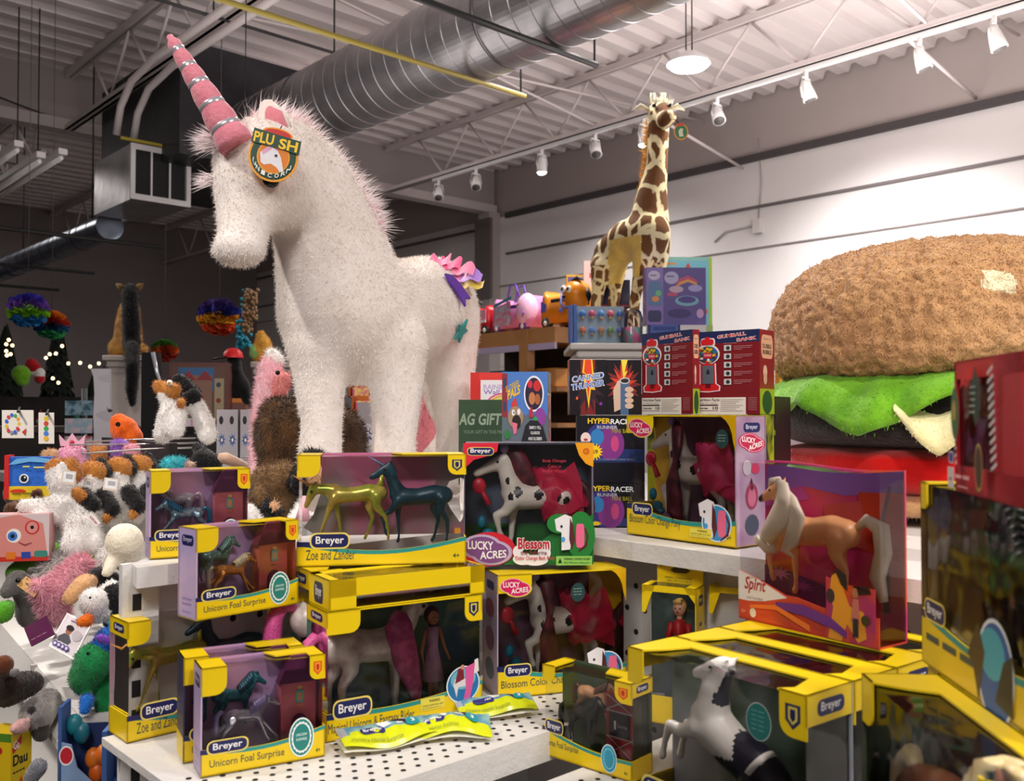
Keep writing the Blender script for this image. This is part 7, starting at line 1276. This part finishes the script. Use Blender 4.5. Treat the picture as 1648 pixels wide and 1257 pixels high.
for k, (px, c) in enumerate(((785, '#3a6a80'), (860, '#c8883c'))):
    p = shelf_pt(px, .1); t = thing('shelf_basket', ('blue tub on the middle board of the wooden shelf unit', 'tan tub on the middle board of the wooden shelf unit')[k], 'tub', (p.x, p.y, 1.7815), rzw); mb = MB(); mb.box(0, .22, 0, .18, 0, .14, M(c, .5), .01); mb.build('tub', t)
# poster box behind the burger
t = thing('poster_box', 'colourful cartoon box with orange edge seen between gumball box and burger', 'toy box', (at(1250, 0, 2.95).x, 2.95, ZT), 0); mb = MB(); mb.box(0, .16, 0, .05, 0, .42, M('#e8a020', .4)); art(mb, [('rect', .06, .03, .97, .97, '#e8d8e8'), ('ell', .2, .75, .14, .10, '#e89038'), ('ell', .4, .85, .14, .06, '#a860c0'), ('ell', .25, .92, .14, .05, '#3888c8'), ('ell', .4, .65, .1, .08, '#d84870'), ('rect', .1, .56, .5, .6, '#d83848')], fr_front(.16, .42)); mb.build('carton', t)

# ================================================================ left background
t = thing('display_counter', 'long dark counter in the left background carrying toy boxes', 'shelving', (-3.2, 4.75, 0), .12); mb = MB(); mb.box(0, 2.1, 0, .5, .08, 1.50, M('#2c2624', .6)); mb.box(-.02, 2.12, -.02, .52, 1.50, 1.53, M('#4a403c', .5)); mb.build('cabinet', t); mb = MB(); mb.box(.05, 2.05, .04, .46, 0, .08, DARK); mb.build('plinth', t)
zc = 1.5315
def back_box(px, w_, h, d, Y, items, c, lb, name='toy_carton', rz=.1):
    p = at(px, 665, Y); t = thing(name, lb, 'toy box', (p.x, p.y, zc), rz); mb = MB(); mb.box(0, w_, 0, d, 0, h, M(c, .45)); art(mb, items, fr_front(w_, h), .0003); mb.build('carton', t); return t
back_box(272, .31, .34, .12, 4.98, [('rect', .06, .05, .94, .94, '#6a4a40'), ('rect', .15, .55, .75, .92, '#3a6898'), ('rect', .22, .2, .72, .80, '#8a6858'), ('poly', [(.2, .72), (.32, .88), (.45, .72)], '#983438'), ('poly', [(.45, .72), (.6, .88), (.74, .72)], '#8c3034'), ('rect', .3, .5, .4, .62, '#607888'), ('ell', .5, .42, .08, .1, '#a85c3c'), ('rect', .76, .1, .92, .75, '#a89878'), ('ell', .83, .65, .04, .04, '#284858'), ('ell', .83, .4, .04, .04, '#8a3438'), ('rect', .08, .05, .75, .15, '#4a5c28')], '#6a4038', 'large dark red playset box with doll house print on the back counter')
back_box(232, .14, .21, .1, 4.92, [('rect', .1, .1, .9, .9, '#6a4858'), ('ell', .5, .5, .3, .2, '#8a6078')], '#8a4a58', 'dull pink small box left of the doll house box')
back_box(362, .11, .15, .1, 5.1, [('rect', 0, .85, 1, 1, '#d88030'), ('rect', .05, .3, .95, .8, '#7a4a40'), ('rect', 0, 0, 1, .3, '#1c4a88')], '#8a4c30', 'small box with orange lid right of the doll house box')
t = thing('white_toy_box', 'low white and pink box with coloured print in front of the doll house box', 'toy box', (at(230, 0, 4.78).x, 4.80, zc), .1); mb = MB(); mb.box(0, .36, 0, .08, 0, .042, M('#e8e0e4', .5)); art(mb, [('rect', .05, .2, .2, .8, '#d86a8c'), ('rect', .24, .2, .30, .8, '#4888d0'), ('rect', .7, .1, .95, .9, '#e098b8')], fr_front(.36, .042), .0003); mb.build('carton', t)
t = plushie('plush_ape', 'black plush figure wearing a bright red cap on the back counter', 'plush', [(0, [(382, 640, 5.15, 14), (384, 622, 5.15, 18), (378, 598, 5.15, 12), (376, 585, 5.12, 13)]), (1, [(366, 590, 5.05, 6)]), (0, [(392, 620, 5.15, 11), (398, 645, 5.12, 8)])], (BK, ('#8a6a60', '#705048')), .014, .006, 1500)
mb = MB(); R_ = M('#e01820', .4); mb.lathe([(.055, 0), (.05, .03), (.03, .05), (0, .056)], R_, 18); mb.tube([(-.03, -.02, .005), (-.09, -.06, -.01)], [.035, .02], M('#181414', .5), 10, flat=.25); mb.build('cap', t, at(375, 576, 5.1) - t.location)
# german shepherd plush
p = at(205, 573, 7.0); DG = Vector((p.x, p.y + .1, 2.0305)); DT = ('#c8964c', '#a87430')
plushie('plush_shepherd', 'german shepherd plush with black back sitting on the left pedestal', 'plush dog', [(0, [(206, 560, 7.15, 24), (206, 530, 7.12, 21), (208, 500, 7.1, 17)]), (1, [(212, 556, 7.04, 13), (212, 525, 7.02, 14), (210, 495, 7.03, 13), (209, 475, 7.06, 14), (209, 468, 7.08, 13)]), (0, [(222, 558, 7.1, 9), (232, 562, 7.05, 8)]), (0, [(184, 558, 7.1, 11), (182, 567, 7.05, 8)]), (0, [(208, 463, 7.08, 8)]), (1, [(213, 560, 6.95, 12), (213, 590, 6.80, 11), (212, 625, 6.80, 10), (213, 650, 6.80, 6)])], (DT, BK), .018, .02, 6000, fw=.003, base=DG)
sh_ = [o for o in COL.objects if o.name.startswith('plush_shepherd')][0]
for s, px in ((-1, 198), (1, 219)):
    mb = MB(); e0 = at(px, 466, 7.08) - DG; mb.tube([e0, e0 + Vector((s * .03, 0, .03)), e0 + Vector((s * .055, 0, .045))], [.03, .022, .004], M('#8a6a3c', .9, 0, 'plush'), 10, flat=.5, up=(0, 1, 0)); mb.build('ear', sh_)
plushie('plush_collie', 'golden plush on the small pedestal left of the unicorn chest', 'plush dog', [(0, [(422, 572, 6.1, 16), (424, 555, 6.1, 14), (420, 540, 6.1, 9)]), (1, [(408, 570, 6.05, 7), (406, 560, 6.05, 5)]), (0, [(436, 572, 6.12, 10)])], (('#e8b048', '#c88828'), ('#a8d080', '#88b860')), .02, .015, 3000, fw=.0025)
# paper pompoms
def pompom(px, py, Y, r, bands, lb):
    c, rr = J(px, py, Y, r); t = thing('paper_pompom', lb, 'pompom', c, 0, 'paper pompoms'); mb = MB(); R2 = np.random.default_rng(int(px))
    for _ in range(520):
        v = Vector(R2.normal(size=3)).normalized(); v.z *= .85; k = min(int((.5 - v.z * .58) * len(bands)), len(bands) - 1); m = M(bands[max(k, 0)], .7); s = v.cross(Vector(R2.normal(size=3))).normalized() * rr * .16; u = v.cross(s).normalized() * rr * .05
        q = v * rr * (.9 + .2 * R2.random()); mb.add([v * rr * .35, q + s + u, q + v * rr * .06, q - s - u], [(0, 1, 2, 3)], m)
    mb.ell((0, 0, 0), (rr * .7, rr * .7, rr * .6), M(bands[len(bands) // 2], .8), 12, 8); mb.build('petals', t)
    mb = MB(); mb.tube([(0, 0, rr * .8), (0, 0, ZC - c.z)], .003, M('#5a5454', .6), 4); mb.build('string', t)
pompom(45, 499, 7.5, 30, ['#3a30b0', '#7a4cb8', '#8ad020', '#1c70b0'], 'purple and lime green paper pompom, leftmost')
pompom(83, 523, 8.0, 25, ['#e07818', '#c8301c', '#1c5c90', '#2c9a58'], 'red and blue rainbow paper pompom just right of the purple one')
pompom(353, 510, 7.2, 33, ['#3a2468', '#2a3090', '#d89820', '#d8481c'], 'purple and orange paper pompom near the unicorn chest')
pompom(265, 564, 9.0, 20, ['#3c7828', '#c8581c', '#a83020'], 'green and orange paper pompom low behind the dog pedestal')
# feathery decoration
t = thing('glitter_garland', 'teal and gold glitter garland hanging right of the orange pompom', 'decoration', at(392, 560, 6.6)); mb = MB()
for _ in range(160):
    z = random.random() * .42; x = random.uniform(-.05, .05) + (.04 if z > .2 else 0); mb.ell((x, random.uniform(-.04, .04), z), (.014, .014, .016), M('#1c88a0' if x < 0 or z < .1 else '#8a6a48', .4), 5, 4)
mb.tube([(0, 0, 0), (0, 0, ZC - t.location.z)], .004, DARK, 4); mb.build('garland', t)
# dark shelves with christmas goods, windows, trees with lights
t = thing('holiday_shelf', 'dark tiered shelf of holiday goods at the far left', 'shelving', (-5.6, 7.6, 0), PHI * .4); mb = MB(); SD_ = M('#1c1816', .7)
for k in range(4): mb.box(0, 3.2, .0 + .12 * k, .5, .35 * k + .3, .35 * k + .33, SD_)
mb.box(0, 3.2, .55, .58, 0, 1.75, SD_); mb.box(0, .03, 0, .5, 0, 1.5, SD_); mb.box(3.17, 3.2, 0, .5, 0, 1.5, SD_); mb.build('frame', t)
rr = random.Random(12); Q = Matrix.Rotation(PHI * .4, 3, 'Z'); names = [('holiday_figure', 'small red and white holiday figure', '#a82028', '#d8d0cc'), ('gift_tin', 'small coloured holiday tin', '#2c6a50', '#c8a040'), ('plush_elf', 'small green and red plush elf', '#3c8a30', '#b02028')]
tiers = ['bottom', 'lower', 'upper', 'top']; n = 0
for k in (1, 2, 3):
    for i in range(13):
        x = .1 + i * .24 + rr.uniform(-.03, .03); y = .12 * k + .1; z = .35 * k + .331; nm, lb, c1, c2 = names[(i + k) % 3]; p = Vector((-5.6, 7.6, 0)) + Q @ Vector((x, y, 0)); s = rr.uniform(.7, 1.1)
        t = thing(nm, lb + ' on the ' + tiers[k] + ' tier of the far left holiday shelf', nm.split('_')[-1], (p.x, p.y, z), rr.uniform(-.3, .3), '%s on the %s tier' % (nm.replace('_', ' '), tiers[k])); mb = MB()
        mb.lathe([(0, 0), (.06 * s, 0), (.065 * s, .05 * s), (.045 * s, .12 * s), (0, .13 * s)], M(c1, .6), 14); mb.ell((0, 0, .155 * s), .042 * s, M(c2, .6), 12, 8); mb.build('body', t)
        mb = MB(); mb.lathe([(.045 * s, .175 * s), (.03 * s, .21 * s), (0, .27 * s)], M(c1 if k % 2 else '#c02028', .6), 12); mb.build('hat', t); n += 1
plushie('plush_avocado', 'lime green round plush on the top tier of the holiday shelf', 'plush', [(0, [(34, 602, 7.9, 15), (36, 612, 7.9, 11)])], (('#78b828', '#5c9818'),), .02, .005, 0)
plushie('santa_hat', 'red and white santa hat plush beside the lime plush', 'plush', [(0, [(50, 584, 8.0, 9), (56, 592, 8.0, 10)]), (1, [(42, 594, 8.0, 7), (54, 600, 8.0, 7)])], (('#c01c24', '#a01018'), WH), .02, .005, 0)
plushie('plush_snowman', 'white and red plush cup right of the lime plush', 'plush', [(1, [(64, 600, 8.0, 9)]), (0, [(64, 610, 8.0, 9)])], (('#c01c24', '#a01018'), WH), .02, .005, 0)
for k, (px, h_, lb) in enumerate(((8, 2.5, 'dark artificial tree with lights at the left frame edge'), (92, 2.65, 'dark artificial tree with lights left of the dog pedestal'), (150, 1.9, 'low dark garland tree beside the dog pedestal'))):
    p = at(px, 665, {8: 10.5, 92: 11.4, 150: 9.8}[px]); t = thing('christmas_tree', lb, 'christmas tree', (p.x, p.y, 0)); mb = MB(); TM = M('#0e1a10', .9)
    R2 = random.Random(px)
    for _ in range(900):
        z = R2.uniform(.5, h_); r = .40 * (1 - (z - .5) / (h_ - .5)) + .05; a = R2.uniform(0, 6.28); q = Vector((r * math.cos(a), r * math.sin(a), z)); mb.add([(q.x * .3, q.y * .3, z + .12), (q.x + .03 * math.sin(a), q.y - .03 * math.cos(a), z - .04), (q.x * 1.08, q.y * 1.08, z - .08), (q.x - .03 * math.sin(a), q.y + .03 * math.cos(a), z - .04)], [(0, 1, 2, 3)], TM)
    mb.build('branches', t); mb = MB(); mb.tube([(0, 0, 0), (0, 0, h_ * .9)], .05, M('#2c1c10', .8), 8); mb.build('trunk', t)
GLW = M('#ffdf9a', .5, 0, 'glow', None, 6.0)
for px, py in ((14, 547), (10, 554), (20, 556), (10, 565), (11, 572), (17, 570), (80, 570), (90, 569), (100, 557), (129, 584), (159, 585), (85, 609), (94, 616), (74, 576), (110, 585), (145, 590)):
    o = MB(); c = at(px, py, 9.7); o.ell((0, 0, 0), .017, GLW, 8, 6); o = o.build('fairy_light', None, c); tag(o, 'tiny warm fairy light glowing in the dark left background', 'fairy light', 'fairy lights')
# spinner rack and hanging white banner
t = thing('card_rack', 'card rack with pale blue cards left of the dog pedestal shaft', 'rack', (at(143, 0, 4.5).x, 4.5, 0)); mb = MB(); mb.tube([(0, 0, 0), (0, 0, 1.72)], .015, M('#5a6468', .4), 8); mb.lathe([(.2, 0), (.2, .03), (0, .04)], DARK, 16); mb.build('stand', t)
for i in range(5):
    z = 1.66 - .085 * i
    mb = MB(); mb.box(-.065, .065, -.06, -.055, z - .07, z, M(('#3c5a68', '#9ab8c8', '#c8d0d4', '#5a78a8', '#c86870')[i], .4, 0, 'print', ('#8aa8b8', '#d8c0c8', '#c05868', '#c8b8d0', '#58a0a8')[i], 30.0)); mb.build('card', t)
t = thing('white_banner', 'narrow white cloth banner hanging on the pedestal beside the orange fish', 'banner', at(166, 735, 4.45)); mb = MB(); zz = [0, .05, .1, .2, .3, .38, .42]; mb.add([(-.045 - .01 * i % .02, .01 * (i % 2), z) for i, z in enumerate(zz)] + [(.04 - .003 * i, .015 * (i % 2), z) for i, z in enumerate(zz)], [(i, i + 1, 8 + i, 7 + i) for i in range(6)], M('#d8d4dc', .7), True); mb.add([(x, y + .01, z) for x, y, z in [(-.05, 0, 0), (.04, 0, 0), (.03, 0, .42), (-.03, 0, .42)]], [(0, 1, 2, 3)], M('#c8c4cc', .7)); mb.tube([(0, 0, .42), (0, .02, .45)], .005, DARK, 5); mb.build('cloth', t)
# black rack post beside the pedestal
t = thing('easel_stand', 'black stand with a pale highlight rod behind the calico plush', 'rack', (at(243, 0, 4.6).x, 4.6, 0)); mb = MB(); mb.box(-.03, .05, 0, .05, 0, 1.9, M('#0c0c0e', .5)); mb.build('post', t); mb = MB(); mb.tube([(.03, -.01, 1.9), (.05, -.01, 1.8), (.10, -.01, 1.66)], [.012, .01, .006], M('#c8ccd4', .2, .5), 8); mb.build('rod', t)
# orange bins seen between the unicorn legs
for k, (x, y, c) in enumerate(((561, 640, '#c8641c'), (566, 662, '#c86c20'))):
    t = thing('candy_tray', ('upper orange tray seen between the front legs of the unicorn', 'lower orange tray seen between the front legs of the unicorn')[k], 'tray', at(x, y, 3.6 - .1 * k)); mb = MB(); mb.box(0, .09, 0, .1, 0, .006, M(c, .5)); mb.box(0, .09, .09, .1, 0, .09 - .03 * k, M(c, .5)); mb.box(0, .006, 0, .1, 0, .08 - .03 * k, M('#a84c14', .5)); mb.box(.012, .07, .02, .05, .006, .04, M('#e8d070', .5, 0, 'print', '#d86090', 60.0)); mb.build('tray', t)
t = thing('candy_stand', 'stand under the orange trays behind the unicorn', 'shelving', (at(556, 0, 3.6).x - .02, 3.48, ZT)); mb = MB(); mb.box(0, .14, 0, .25, 0, .236, M('#5a4438', .6)); mb.build('cabinet', t)
# yellow box right behind, red carton seen right of the gumballs
t = thing('jar_carton', 'dark green carton standing right of the gumball boxes beside the lettuce', 'toy box', (.50, 1.98, ZT), -.6); mb = MB(); mb.box(0, .06, 0, .1, 0, .27, M('#2a1418', .5)); art(mb, [('rect', 0, .0, 1, .7, '#1c2c20'), ('rect', 0, .7, 1, .74, '#8a9a1c'), ('ell', .5, .35, .35, .25, '#0c1810')], fr_front(.06, .27)); mb.build('carton', t)
